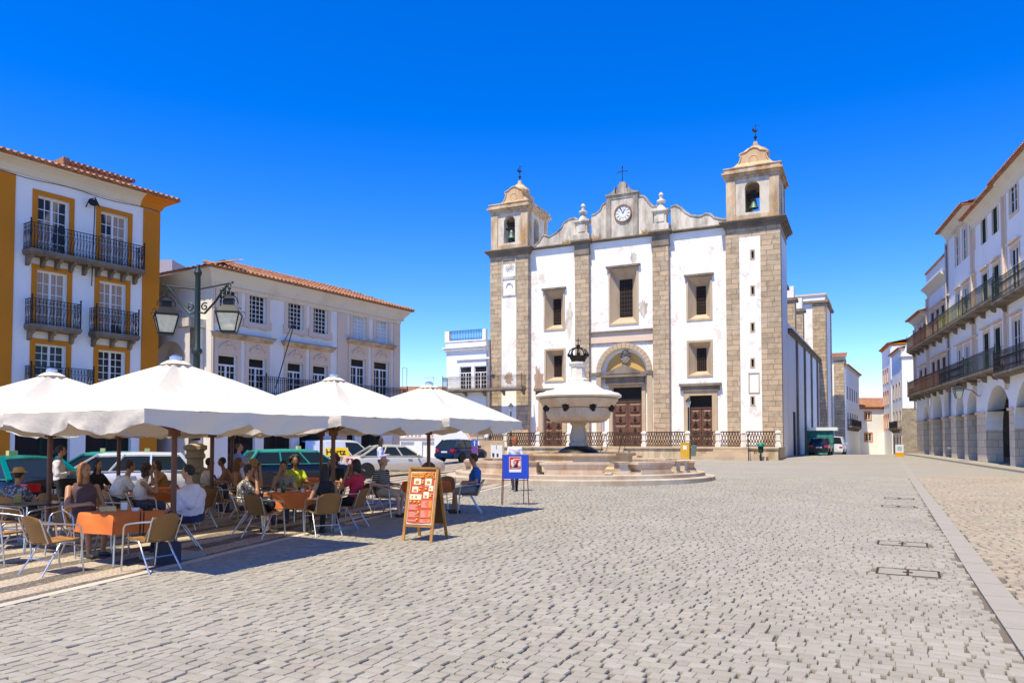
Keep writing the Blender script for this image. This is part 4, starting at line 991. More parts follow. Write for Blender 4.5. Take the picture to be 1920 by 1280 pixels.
# lamp posts standing on / behind the terrace rail
def small_lamp(loc, h, label):
    t = thing('lamp_post', loc, label, 'street lamp', 'short lamp posts on the church terrace')
    mb = MB(); mb.lathe([(.11, 0), (.11, .5), (.06, .6), (.05, h-.7), (.08, h-.66), (.04, h-.6)], 10); mb.build('post', m_greeniron, t, 40)
    mb = MB(); mb.lathe([(.09, h-.6), (.2, h-.18)], 6); l = mb.build('lamp_glass', mat('lamp_glass', (.45, .5, .52), .2), t)
    mb = MB(); mb.lathe([(.24, h-.18), (.22, h-.14), (.1, h), (.03, h+.12)], 6); mb.build('lamp_hood', m_greeniron, t)
p = TF.W(TF.S(1288, 820)[0], -.55, TZ+.02); small_lamp(p, 3.55, 'short dark lamp post in front of the right church door')
p = TF.W(TF.S(950, 820)[0], -.8, TZ+.02); small_lamp(p, 3.5, 'short dark lamp post under the long balcony by the left tower')
# little yellow service box, tall grey bollard, green litter bin
p = TF.W(TF.S(1287, 850)[0], .35, 0); p.z = G(p.x, p.y); t = thing('service_box', p, 'yellow metal service box with a white notice against the terrace wall', 'service box'); rz = math.atan2(CH.u.y, CH.u.x)
t.rotation_euler.z = rz; mb = MB(); mb.box(-.32, .32, -.15, .15, 0, 1.15); mb.box(-.34, .34, -.17, .17, 1.15, 1.2); mb.build('cabinet', mat('yellow_paint', (.60, .34, .02), .6), t); MB().box(-.13, .13, -.16, -.152, .7, .98).build('notice', m_frame, t)
p = TF.W(TF.S(1306, 856)[0], 1.3, 0); p.z = G(p.x, p.y); t = thing('bollard', p, 'tall leaning dark grey panel post in front of the terrace steps', 'post'); t.rotation_euler = (0, R(6), rz)
mb = MB(); mb.box(-.17, .17, -.05, .05, .0, 1.1); mb.box(-.2, .2, -.08, .08, -.05, .06); mb.build('panel', mat('grey_metal', (.10, .13, .12), .5), t); MB().box(-.18, .18, -.06, .06, 1.1, 1.14).build('panel_cap', m_iron, t)
p = TF.W(TF.S(1432, 850)[0], 1.6, 0); p.z = G(p.x, p.y); t = thing('litter_bin', p, 'green litter bin on a thin post at the foot of the terrace steps', 'litter bin'); gm = mat('bin_green', (.0, .17, .10), .45)
MB().lathe([(.05, 0), (.05, .6)], 8).build('post', m_iron, t); mb = MB(); mb.lathe([(.16, .55), (.19, 1.0)], 12); mb.build('bin', m_greenframe, t); mb = MB(); mb.lathe([(.26, .98), (.27, 1.06), (.2, 1.2), (.05, 1.25)], 12); mb.build('lid', gm, t, 50)

# ---------------------------------------------------------------- annex left of the church
q = CH.W(tl0-.02, 1.2, 0); AN = Fac(q.x, q.y, CH.u); an0 = AN.S(837, 700)[0]
ann = thing('parish_house', AN.W(0, 0, 0), 'low white house with a roof terrace railing and two French windows left of the church', 'house', world_parts=True)
zt = AN.S(870, 640)[1]; w1, w2_ = rect(AN, 862, 884, 687, 730), rect(AN, 889, 913, 687, 730); w1, w2_ = level([w1, w2_]); zf = w1[2]
gs = [(an0+.4, an0+1.9, .0, zf-1.4), (an0+2.6, an0+4.1, .0, zf-1.4)]
mb = MB(AN.M); wall(mb, an0, 0, -.3, zt-.9, [w1, w2_], .25); mb.box(an0, 0, -8, -.25, -.3, zt-.9); mb.box(an0-.0, an0+.01, -.26, 0, -.3, zt-.9); mb.build('wall', m_whiteclean, ann)
mb = MB(AN.M)
for e, h0, h1 in ((.1, -.9, -.8), (.22, -.8, -.6), (.3, -.6, -.5), (.05, -.5, 0), (.12, 0, .1)): mb.box(an0-e, 0, -8, e, zt+h0, zt+h1)
mb.box(w1[0]-.3, w2_[1]+.3, 0, .12, w1[3]+.6, w1[3]+.75); mb.build('parapet', m_white, ann)
mb = MB(AN.M); mb.box(an0-.12, an0+.35, -.3, .12, zt+.1, zt+1.0); mb.nxt().box(-.35, -.02, -.3, .1, zt+.1, zt+1.0); mb.nxt().box(an0-.2, an0+.42, -.4, .2, zf-.3, zf+.1); mb.each('parapet_pier', m_white, ann)
mb = MB(AN.M); ironwork(mb, (an0+.35, 0), (-.35, 0), zt+.12, zt+1.0, step=.16, w=.03); mb.build('terrace_railing', mat('blue_iron', (.02, .10, .22), .5), ann)
for w in (w1, w2_): window(ann, AN, w, -.1, 4, 4, 2, transom=.5, name='french_window', fw=.07, mw=.035, gm=m_glass)
mb = MB(AN.M); bs0, bs1 = an0+.1, sp(990, d=1.9)-AN.o.length*0
s_end = (CH.W(tl1, 0, 0)-Vector((AN.o.x, AN.o.y, 0))).xy.dot(AN.u)+.1
balcony(ann, AN, an0+.1, s_end, zf-.02, .9, 1.1, thick=.18, brackets=5, im=m_rustiron, style=0)
mb = MB(AN.M); mb.box(an0+1.2, -.1, .0, .25, -.3, zf-2.2); mb.build('lower_wall', m_rubble, ann)

# white walled stair and terracotta balustrade further left
q = at(752, 62); BW = Fac(q.x, q.y, (1, -.04)); e = BW.S(905, 850)[0]; zt = BW.S(800, 822)[1]
bw = thing('garden_wall', BW.W(0, 0, -.2), 'white wall with grey recessed panels and an openwork brick balustrade behind the parked cars', 'wall', world_parts=True)
pan = [(a, a+1.1, zt-1.55, zt-.25) for a in (.0, 1.75, 3.5, 5.2) if a+1.1 < e]
mb = MB(BW.M); wall(mb, -1.5, e, -.4, zt, pan, .12); mb.box(-1.5, e, -.6, -.12, -.4, zt); mb.build('wall', m_whiteclean, bw)
mb = MB(BW.M); mb.box(-1.5, e, -.65, .08, zt, zt+.12); mb.build('coping', m_beige, bw)
mb = MB(BW.M); zz = zt+.12
for i in range(int((e+1.5)/.34)):
    a = -1.5+.34*i
    mb.bar((a, -.2, zz+.02), (a+.34, -.2, zz+.8), .09, .05); mb.bar((a+.34, -.2, zz+.02), (a, -.2, zz+.8), .09, .05)
mb.box(-1.5, e, -.28, -.12, zz+.78, zz+.86); mb.build('balustrade', mat('terracotta', (.42, .17, .10), .8), bw)
mb = MB(BW.M)
for i in range(6): a = -1.5+1.72*i; mb.nxt().box(a-.15, a+.15, -.34, -.04, zz, zz+.95)
mb.each('pier', m_whiteclean, bw)
q = at(868, 58); st = thing('stone_stair', (q.x, q.y, q.z), 'stone stair with sloping parapet left of the church terrace', 'stair')
mb = MB()
for i in range(8): mb.box(1.2-.0, 3.2, -.3-.3*i+2.1, .0-.3*i+2.1, -.3, .17*(8-i))
mb.build('steps', m_graniteflat, st); mb = MB()
mb.prism([(-2.2, -.3), (1.0, -.3), (1.0, .5), (.2, 1.9), (-.3, 2.2), (-2.2, 2.3)], -.25, .0, 0); mb.build('parapet', m_whiteclean, st)
mb = MB(); mb.tube([(-2.2, -.12, 2.35), (-.3, -.12, 2.25), (.25, -.12, 1.95), (1.05, -.12, .55)], .13, 8); mb.ball((-2.2, -.12, 2.35), .2, 8, 6); mb.build('handrail', m_beige, st)

# ---------------------------------------------------------------- street beyond the church, left side
def box_house(name, label, F, L, dep, ze, wallm, wins, trim=None, roof=True, rise=1.0, frame=m_frame, over=.4, cat='house', bal=None, quoin=None, side=None, z0=-.6):
    r = thing(name, F.W(0, 0, 0), label, cat, world_parts=True)
    mb = MB(F.M); wall(mb, 0, L, z0, ze, wins, .2); mb.box(0, L, -dep, -.2, z0, ze)
    for x in (0, L): mb.add([(x, 0, z0), (x, -.2, z0), (x, -.2, ze), (x, 0, ze)], [(0, 1, 2, 3)])
    mb.build('wall', wallm, r)
    mb = MB(F.M); mb.box(-.15, L+.15, -dep, .2, ze-.0, ze+.14); mb.box(-.08, L+.08, -dep, .1, ze-.15, ze); mb.build('cornice', trim or m_cream, r)
    if trim:
        mb = MB(F.M)
        for w in wins: frame_trim(mb.nxt(), w[:4], .16, 0, .05, bottom=w[2] > z0+1.5)
        mb.each('window_surround', trim, r)
    for w in wins: window(r, F, w[:4], -.06, 2, 3, 2, fm=frame, gm=m_glassmatt, fw=.06, mw=.03)
    if roof: tile_roof(r, F, 0, L, ze+.16, over=over, back=min(5, dep), rise=rise)
    if quoin:
        mb = MB(F.M)
        for a, b in quoin: mb.box(a, b, 0, .07, z0, ze-.1)
        mb.build('quoin', m_granite, r)
    if bal:
        for a, b, z in bal: balcony(r, F, a, b, z, .5, .9)
    return r
q = at(1549, 96); F = Fac(q.x, q.y, CH.u); e = F.S(1583, 700)[0]; ze = F.S(1560, 672)[1]
box_house('stone_corner_house', 'white house with a granite quoin corner past the church transept', F, e, 6, ze, m_whiteclean, [], quoin=[(e*.45, e)])
q = F.W(e+.1, -.3, 0); F = Fac(q.x, q.y, Vector((.50, .866))); ze = F.S(1590, 690)[1]
wl = [(2+i*3, 3.1+i*3, z, z+1.7) for i in range(5) for z in (3.8, 7.2)]
wl = [w for w in wl if w[3] < ze-.3]
box_house('shaded_street_house', 'shaded white house with a dark balcony along the narrow street past the church', F, 18, 6, ze, m_whiteclean, wl, frame=m_rustiron, bal=[(1.5, 15, 3.7)])
q = at(1606, 112); F = Fac(q.x, q.y, (1, .05)); e = F.S(1658, 800)[0]; ze = F.S(1630, 765)[1]
w_ = [rect(F, 1622, 1632, 770+3, 786), rect(F, 1622, 1634, 812, 826)]
box_house('street_end_house', 'sunlit white house with orange trims and roof closing the far end of the street', F, e+4, 7, ze, m_whiteclean, w_, trim=m_orange, rise=1.6)
# ---------------------------------------------------------------- right-hand row over arcades
def zx(a, b): return 1620+a/2.1, 270+b/2.1
g = ground(1920, 880); RF = Fac(g.x, g.y, -dirv(1432)); 
def rs(a, b, d=0): return RF.S(*zx(a, b), d)
def rrect(xl, xr, yt, yb, d=0):   # heights read at the middle
    s0 = rs(xl, yt, d)[0]; s1 = rs(xr, yt, d)[0]; c = (xl+xr)/2; return (s0, s1, rs(c, yb, d)[1], rs(c, yt, d)[1])
m_pier = blocks('arcade_piers', (.74, .62, .45), (.60, .50, .36), bw=.9, bh=.45, ms=.01, amt=.4, pale=(.66, .61, .53), stain=(.3, .26, .2))
m_arcwhite = plaster('arcade_plaster', (.84, .84, .84), amt=.2, streak=.4)
BX = [rs(x, 900)[0] for x in (203, 255, 337, 440, 577)]+[16.0]
GZ = G(*RF.W(BX[2], 1, 0).xy)
def seg(name, label, a, b, ze, wins, arches, zfl, bals, d=0, wm=m_arcwhite, eave_over=.75, roofrise=1.3, surround=m_beige, extra=None, parapet=None, doors=m_frame, zspring=None):
    F = RF.shift(0, d); r = thing(name, F.W((a+b)/2, 0, G(*F.W((a+b)/2, 0, 0).xy)), label, 'arcaded house', world_parts=True)
    mb = MB(F.M); wall(mb, a, b, zfl, ze, wins, .3); mb.box(a, b, -9, -.3, zfl, ze)
    for x in (a, b): mb.add([(x, 0, zfl), (x, -.3, zfl), (x, -.3, ze), (x, 0, ze)], [(0, 1, 2, 3)])
    zs = zspring
    wall(mb, a, b, zs, zfl, [(h[0], h[1], zs, h[3], 1.0) for h in arches] if arches else [], .9)
    mb.build('wall', wm, r)
    mb = MB(F.M); wall(mb, a, b, -.4, zs, [(h[0], h[1], -.4, zs) for h in arches], .9); 
    for h in arches: pass
    mb.build('arcade_pier', m_pier, r)
    mb = MB(F.M)
    edges = [a]+[x for h in sorted(arches) for x in h[:2]]+[b]
    for x0, x1 in zip(edges[::2], edges[1::2]):
        if x1-x0 > .1: mb.nxt().box(x0-.06, x1+.06, -.95, .1, zs-.14, zs)
    mb.each('impost', m_beige, r)
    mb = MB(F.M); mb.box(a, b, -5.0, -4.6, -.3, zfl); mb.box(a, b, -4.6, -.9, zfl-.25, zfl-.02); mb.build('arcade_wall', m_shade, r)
    for w in wins: window(r, F, w[:4], -.05, 2, 3, 2, fm=doors, gm=(doors if doors is not m_frame else m_glassmatt), fw=.045, mw=.02)
    mb = MB(F.M)
    for w in wins: frame_trim(mb.nxt(), w, .18, 0, .05, bottom=w[3]-w[2] < 1.9); c = (w[0]+w[1])/2; mb.box(w[0]-.3, w[1]+.3, 0, .2, w[3]+.3, w[3]+.4)
    if surround: mb.each('window_surround', surround, r)
    mb = MB(F.M); pr = [(.0, ze-.75), (.05, ze-.72), (.1, ze-.5), (.25, ze-.3), (.5, ze-.12), (.52, ze-.02)]
    cornice(mb, a, b, pr, 0)
    for x in (a, b): mb.add([(x, d_, z_) for d_, z_ in pr]+[(x, 0, ze-.02)], [tuple(range(len(pr)+1))])
    mb.build('cornice', m_cream, r)
    if parapet: MB(F.M).box(a, b, -.5, .1, ze, ze+parapet).build('parapet', m_whiteclean, r); MB(F.M).box(a-.05, b+.05, -.6, .2, ze+parapet, ze+parapet+.15).build('parapet_coping', m_tile, r)
    else: tile_roof(r, F, a, b, ze+.02, over=eave_over, back=5, rise=roofrise, s_over=.25)
    for (x0, x1, z, im, st) in bals: balcony(r, F, x0, x1, z, .7, 1.12, im=im, style=st, thick=.12, brackets=4)
    mb = MB(F.M); mb.box(a, a+.35, 0, .06, zfl, ze-.75); mb.box(a+.02, a+.14, .06, .2, zs+1, ze-.8); mb.build('corner_strip', m_beige, r)
    return r
zsp = rs(520, 1047)[1]; 
zup = rs(485, 627, .4)[1]; zlw = rs(485, 892, .4)[1]; print('R', zsp, zup, zlw, BX)
ar = {k: rrect(*v) for k, v in dict(A=(598, 690, 940, 1050), B=(476, 580, 948, 1050), C=(402, 450, 968, 1050), D=(359, 390, 985, 1050), E=(312, 349, 953, 1050), F=(267, 304, 980, 1050), H=(231, 254, 1033, 1060)).items()}
zfl = max(ar['B'][3], ar['C'][3])+.7
def wrow(cols, yt, yb, w=1.15):
    out = []
    for x in cols:
        s_, _ = rs(x, (yt+yb)/2); out.append((s_-w/2, s_+w/2))
    return out
def W2(cols, z0, z1, w=1.1): return [(s_[0], s_[1], z0, z1) for s_ in wrow(cols, 700, 800, w)]
eS1 = rs(600, 95, .7)[1]; 
e2 = rs(500, 158, .75)[1]; e3 = rs(370, 245, .75)[1]; e4 = rs(300, 520, .1)[1]; e5 = rs(215, 655, .75)[1]
print('eaves', eS1, e2, e3, e4, e5, zfl)
z3 = zup+ (zup-zlw)*1.02
# nearest
s1w = [(s_, s_+1.25) for s_ in (rs(593, 500)[0], rs(593, 500)[0]+3.1, rs(593, 500)[0]+6.2)]
winsS1 = [(a, b, zlw-.4, zlw+2.3) for a, b in s1w]+[(a, b, zup-.4, zup+2.2) for a, b in s1w]+[(a, b, z3+.1, z3+1.9) for a, b in s1w]
archA = (BX[4]+.9, BX[4]+.9+(ar['B'][1]-ar['B'][0]), 0, ar['B'][3])
seg('arcade_house', 'tall arcaded white house cut by the right edge with long green-black balconies', BX[4], 14, e2+.02, winsS1, [archA, (archA[1]+1, archA[1]+1+archA[1]-archA[0], 0, archA[3])], zfl,
    [(BX[4]+.1, 13.5, zup-.43, m_greeniron, 1), (BX[4]+.1, 13.5, zlw-.43, m_iron, 1)], d=.12, zspring=zsp)
w2l = W2((483, 528), zlw, zlw+2.4)+W2((483, 528), zup, zup+2.1)+W2((483, 528), z3, z3+1.9, .95)
seg('arcade_house', 'arcaded white house with dark green shutters between two long balconied houses', BX[3], BX[4]-.01, e2, w2l, [ar['B']], zfl,
    [(BX[3]+.1, BX[4]-.1, zup-.03, m_greeniron, 0), (BX[3]+.1, BX[4]-.1, zlw-.03, m_greeniron, 0)], doors=m_greenframe, zspring=zsp)
w3l = W2((375, 405, 435), zlw, zlw+2.2)+W2((375, 405, 435), zup, zup+2.2)+W2((375, 405, 435), z3+.1, z3+2.2)
seg('arcade_house', 'tall arcaded white house with three window columns and mossy balcony under a red eave', BX[2], BX[3]-.01, e3, w3l, [ar['C'], ar['D']], zfl,
    [(BX[2]+.1, BX[3]-.1, zup-.03, mat('mossy_iron', (.10, .10, .03), .7, .2, var=.4), 0), (BX[2]+.1, BX[3]-.1, zlw-.03, m_iron, 1)], d=-.02, zspring=zsp)
w4l = W2((270, 290, 312, 330), zlw, zlw+2.2, 1.2)+W2((270, 290, 312, 330), zup, zup+2.2, 1.2)
seg('arcade_house', 'lower arcaded house with rusty red-brown balconies and flat parapet top', BX[1], BX[2]-.01, e4, w4l, [ar['E'], ar['F']], zfl,
    [(BX[1]+.1, BX[2]-.1, zup-.03, m_rustiron, 0), (BX[1]+.1, BX[2]-.1, zlw-.03, m_rustiron, 0)], d=-.04, parapet=1.2, doors=m_rustiron, zspring=zsp)
w5l = W2((222, 240), zlw, zlw+2.0, 1.0)+W2((222, 240), zup, zup+1.8, 1.0)
seg('arcade_house', 'last narrow arcaded house of the row with a short overhanging tiled eave', BX[0], BX[1]-.01, e5, w5l, [ar['H']], zfl,
    [(BX[0]+.1, BX[1]-.1, zup-.03, m_rustiron, 0), (BX[0]+.1, BX[1]-.1, zlw-.03, m_rustiron, 0)], d=-.02, doors=m_rustiron, zspring=zsp)
q = RF.shift(BX[2], .08); mb = MB(q.M); mb.tube([(.2, 0, 3.5), (.2, 0, e3-1.2)], .06, 8); mb.box(.1, .3, -.06, .08, e3-1.3, e3-1.0)
o = mb.build('drainpipe', mat('blue_grey_pipe', (.12, .18, .25), .5), None); tag(o, 'blue-grey drainpipe at the edge between the tall and the low arcaded houses', 'drainpipe')
# kerb and pavement along the row
sheet_strip('arcade_pavement', (RF.W(16, 1.2, 0), -RF.u, -RF.n), -.0, 7, 0, 16-BX[0]+4, .11, m_slab, thick=.3)
# wall lantern on a scrolled arm
s_, z_ = rs(375, 970, 1.2); r = thing('wall_lantern', RF.W(s_, 0, z_), 'black iron wall lantern hanging from a scrolled bracket in front of the arcades', 'wall lantern', world_parts=True)
mb = MB(RF.M); mb.tube([(s_, 1.3, z_+.55), (s_, 0, z_+.55)], .03); mb.tube([(s_, 1.2, z_+.5), (s_, .9, z_+.1), (s_, .5, z_), (s_, .1, z_-.4), (s_, .02, z_-.3)], .025); mb.build('bracket', m_iron, r)
mb = MB(RF.M); mb.lathe([(.2, z_-.5), (.36, z_+.1)], 4, (s_, 1.25, 0), ang=.78); mb.build('lantern_glass', mat('lantern_glass', (.35, .37, .33), .25), r)
mb = MB(RF.M); mb.lathe([(.42, z_+.1), (.4, z_+.14), (.2, z_+.3), (.2, z_+.42), (.05, z_+.5)], 4, (s_, 1.25, 0), ang=.78)
for k in range(4): a = .78+k*math.pi/2; mb.bar((s_+.2*math.cos(a), 1.25+.2*math.sin(a), z_-.5), (s_+.36*math.cos(a), 1.25+.36*math.sin(a), z_+.1), .03)
mb.build('lantern_frame', m_iron, r)
# further houses on the right of the street
q = at(1693, 92); F = Fac(q.x, q.y, CH.u); e = F.S(1722, 800)[0]; ze = F.S(1705, 668)[1]
mb_ = [rect(F, 1704, 1716, 728, 752)]
r = box_house('corner_house', 'white gabled corner house with rubble stone base at the end of the arcades', F, e, 8, ze, m_whiteclean, mb_, frame=m_greenframe, roof=False)
MB(F.M).box(-.1, e+.1, .0, .3, -.5, F.S(1705, 765)[1]).build('stone_base', m_rubble, r)
zz = ze+.14; MB(F.M).prism([(-.1, zz), (e+.4, zz), (e+.4, zz+.9), (e*.55, zz+2.6), (e*.2, zz+.7)], -6, -.1).build('gable', m_whiteclean, r)
q = at(1692, 94); F = Fac(q.x, q.y, -dirv(1470)); a = F.S(1672, 700)[0]; ze = F.S(1680, 662)[1]; sf = Fac(*F.W(a, 0, 0).xy, F.u)
w = [(1.2+2.9*i, 2.3+2.9*i, z, z+h) for i in range(8) for z, h in ((3.6, 2.0), (7.4, 1.8), (.1, 2.2))]
box_house('street_house', 'narrow shaded house with a green balcony just past the corner house', sf, -a, 5, ze, m_whiteclean, [x for x in w if x[1] < -a and x[3] < ze], frame=m_greenframe, bal=[(.6, -a-.4, 3.4)], trim=m_beige)
q = at(1672, 104); F = Fac(q.x, q.y, -dirv(1470)); a = F.S(1654, 700)[0]; ze = F.S(1664, 650)[1]; sf = Fac(*F.W(a, 0, 0).xy, F.u)
box_house('ochre_trim_house', 'house with ochre corner bands and tiled roof farther down the right side of the street', sf, -a, 6, ze, m_whiteclean, [(1.2+2.4*i, 2.2+2.4*i, z, z+1.9) for i in range(3) for z in (3.6, 7.0, 10.2) if 2.2+2.4*i < -a-.3 and z+1.9 < ze-.3], trim=m_orange, quoin=None)
# ---------------------------------------------------------------- fountain
m_f = m_marble
fc = Vector((2.9, 32.6, G(2.9, 32.6)))
fo = thing('fountain', fc, 'large marble fountain with a round bowl, pale cone top and black iron crown', 'fountain')
mb = MB(); N8 = 48
mb.lathe([(5.75, -.3), (5.75, .12), (5.65, .15)], 64); mb.lathe([(5.35, .15), (5.35, .28), (5.28, .30)], 64); fst = mb.build('steps', plaster('step_marble', (.52, .46, .36), amt=.7, streak=.3, stain=(.34, .22, .13), soft=.5), fo, 30)
mb = MB(); mb.lathe([(2.45, .3), (2.45, .42), (2.32, .5), (2.32, .92), (2.42, .96), (2.42, 1.06), (2.1, 1.06), (2.1, .8)], 8, ang=math.pi/8+.2); mb.build('basin', plaster('basin_marble', (.60, .48, .32), amt=.8, streak=1, stain=(.42, .24, .09), soft=.5, rough=.6), fo)
MB().lathe([(2.1, .93), (2.1, .97)], 16).build('water', glassy('dark_water', (.03, .03, .025)), fo)
mb = MB(); mb.lathe([(.95, .98), (.92, 1.06), (.78, 1.2), (.55, 1.32), (.3, 1.36)], 32); mb.build('bronze_mound', m_bronze, fo, 60)
mb = MB(); mb.lathe([(.36, 1.3), (.42, 1.36), (.42, 1.48), (.35, 1.53), (.39, 1.62), (.40, 1.74), (.34, 1.95), (.29, 2.18), (.29, 2.24), (.36, 2.3), (.36, 2.4)], 32); mb.build('pedestal', m_marble, fo, 40)
mb = MB(); mb.lathe([(.4, 2.36), (1.0, 2.37), (1.22, 2.44), (1.36, 2.6), (1.42, 2.8), (1.42, 2.97), (1.36, 2.975), (1.36, 3.005), (1.46, 3.01), (1.5, 3.03), (1.58, 3.14), (1.68, 3.26), (1.73, 3.32), (1.73, 3.38), (1.6, 3.42)], 64); bw_ = mb.build('bowl', plaster('bowl_marble', (.66, .55, .41), amt=.7, streak=.9, stain=(.46, .28, .13), soft=.5, rough=.55), fo, 22)
for k in range(8):
    a = k*math.pi/4+.33; mb = MB(Matrix.Rotation(a, 4, 'Z')); mb.ball((1.48, 0, 3.0), (.13, .14, .16), 10, 7); mb.ball((1.60, 0, 2.97), (.06, .05, .07), 8, 5); mb.ball((1.5, .13, 3.09), (.05, .06, .05), 6, 4); mb.ball((1.5, -.13, 3.09), (.05, .06, .05), 6, 4); mb.ball((1.55, 0, 2.86), (.05, .08, .06), 6, 4); mb.build('lion_mask', m_bronze, bw_, 60)
mb = MB(); mb.lathe([(1.6, 3.41), (1.83, 3.44), (1.88, 3.49), (1.86, 3.56), (1.76, 3.63), (1.5, 3.69), (1.45, 3.73), (1.15, 3.78), (.95, 3.9), (.72, 4.07), (.55, 4.12), (.5, 4.14)], 64); mb.build('lid', m_marblelight, fo, 40)
mb = MB(); rzq = .43; mb.lathe([(.46, 4.12), (.46, 4.24), (.36, 4.3), (.34, 4.42), (.32, 4.8), (.38, 4.84), (.42, 4.92), (.42, 5.0)], 8, ang=rzq); mb.build('neck', m_marblelight, fo)
mb = MB(); z = 5.0; mb.lathe([(.32, z), (.3, z+.05), (.42, z+.28), (.4, z+.28), (.27, z+.05)], 16)
for k in range(8):
    a = k*math.pi/4; c_, s_ = math.cos(a), math.sin(a); mb.prism([], 0, 0) if 0 else None
    mb.ball((.42*c_, .42*s_, z+.32), (.06, .06, .09), 6, 4)
    mb.tube([(.38*c_, .38*s_, z+.26), (.41*c_, .41*s_, z+.4), (.36*c_, .36*s_, z+.52), (.22*c_, .22*s_, z+.62), (0, 0, z+.64)], .028, 5)
mb.ball((0, 0, z+.72), .09, 10, 6); mb.bar((0, 0, z+.75), (0, 0, z+1.08), .03); mb.bar((-.12, 0, z+.96), (.12, 0, z+.96), .03); mb.build('crown', m_iron, fo, 40)
# sarcophagus-like troughs and posts standing round the steps
m_tr = plaster('trough_marble', (.62, .52, .40), amt=.75, streak=.8, stain=(.42, .25, .14), soft=.5, rough=.6)
rad = 4.55
def trough(a, w, lab=None):
    mb = MB(Matrix.Rotation(a, 4, 'Z') @ Matrix.Translation((0, -rad, 0))); h = .76
    for (x0, x1, y0, y1, z0, z1) in ((-w*.86, w*.86, -.42, .30, .3, .40), (-w*.80, w*.80, -.36, .26, .40, .48)): mb.box(x0, x1, y0, y1, z0, z1)
    vs = []
    for (s_, z) in ((.80, .46), (.88, .54), (.96, .64), (1.0, .68), (1.0, h)): vs += [(sx*w*s_, sy*(.36*s_+.0), z) for sx, sy in ((-1, -1), (1, -1), (1, 1), (-1, 1))]
    mb.add(vs, [(i*4+j, i*4+(j+1) % 4, i*4+4+(j+1) % 4, i*4+4+j) for i in range(4) for j in range(4)]+[(16, 17, 18, 19)])
    return mb.build('trough', m_tr, fo)
def gpost(a):
    mb = MB(Matrix.Rotation(a, 4, 'Z') @ Matrix.Translation((0, -rad, 0)))
    mb.box(-.24, .24, -.34, .34, .3, .38); mb.box(-.17, .17, -.26, .26, .38, .68); mb.add([(sx*(.17 if z < .7 else .27), sy*(.26 if z < .7 else .36), z) for z in (.68, .78) for sx, sy in ((-1, -1), (1, -1), (1, 1), (-1, 1))], [(0, 1, 5, 4), (1, 2, 6, 5), (2, 3, 7, 6), (3, 0, 4, 7), (4, 5, 6, 7)]); return mb.build('basin_post', m_tr, fo)
for a, w in ((-.12, 1.3), (.56, .95), (-.82, 1.15), (1.35, 1.0), (-1.62, 1.0), (2.2, 1.2), (-2.4, 1.2), (3.1, 1.2)): trough(a, w)
for a in (.27, .86, 1.02, -.46, 1.72, -1.25, 2.6, -2.0): gpost(a)

# ---------------------------------------------------------------- lamp standard
p = at(367, 19); h = zat(497, 19)-p.z
lp = thing('street_lamp', p, 'tall dark green lamp standard with two hanging lanterns on a stone plinth', 'street lamp')
mb = MB(); a8 = 12
mb.lathe([(.40, 0), (.40, .15), (.32, .2), (.27, .35), (.24, .95), (.30, 1.0), (.30, 1.08), (.22, 1.12), (.21, 1.32), (.26, 1.36), (.26, 1.44), (.23, 1.47), (.23, 1.53), (.30, 1.57), (.30, 1.66), (.12, 1.72)], 8); mb.build('plinth', plaster('lamp_plinth', (.42, .34, .24), amt=.6, stain=(.2, .15, .1)), lp, 40)
mb = MB(); mb.lathe([(.12, 1.8), (.1, 2.0), (.085, 2.2), (.08, h-2.3), (.13, h-2.25), (.13, h-2.18), (.08, h-2.12), (.065, h-.3), (.1, h-.2), (.06, h-.1), (.04, h)], 16); mb.build('post', m_greeniron, lp, 40)
ax = Vector((.985, -.17, 0)).normalized()
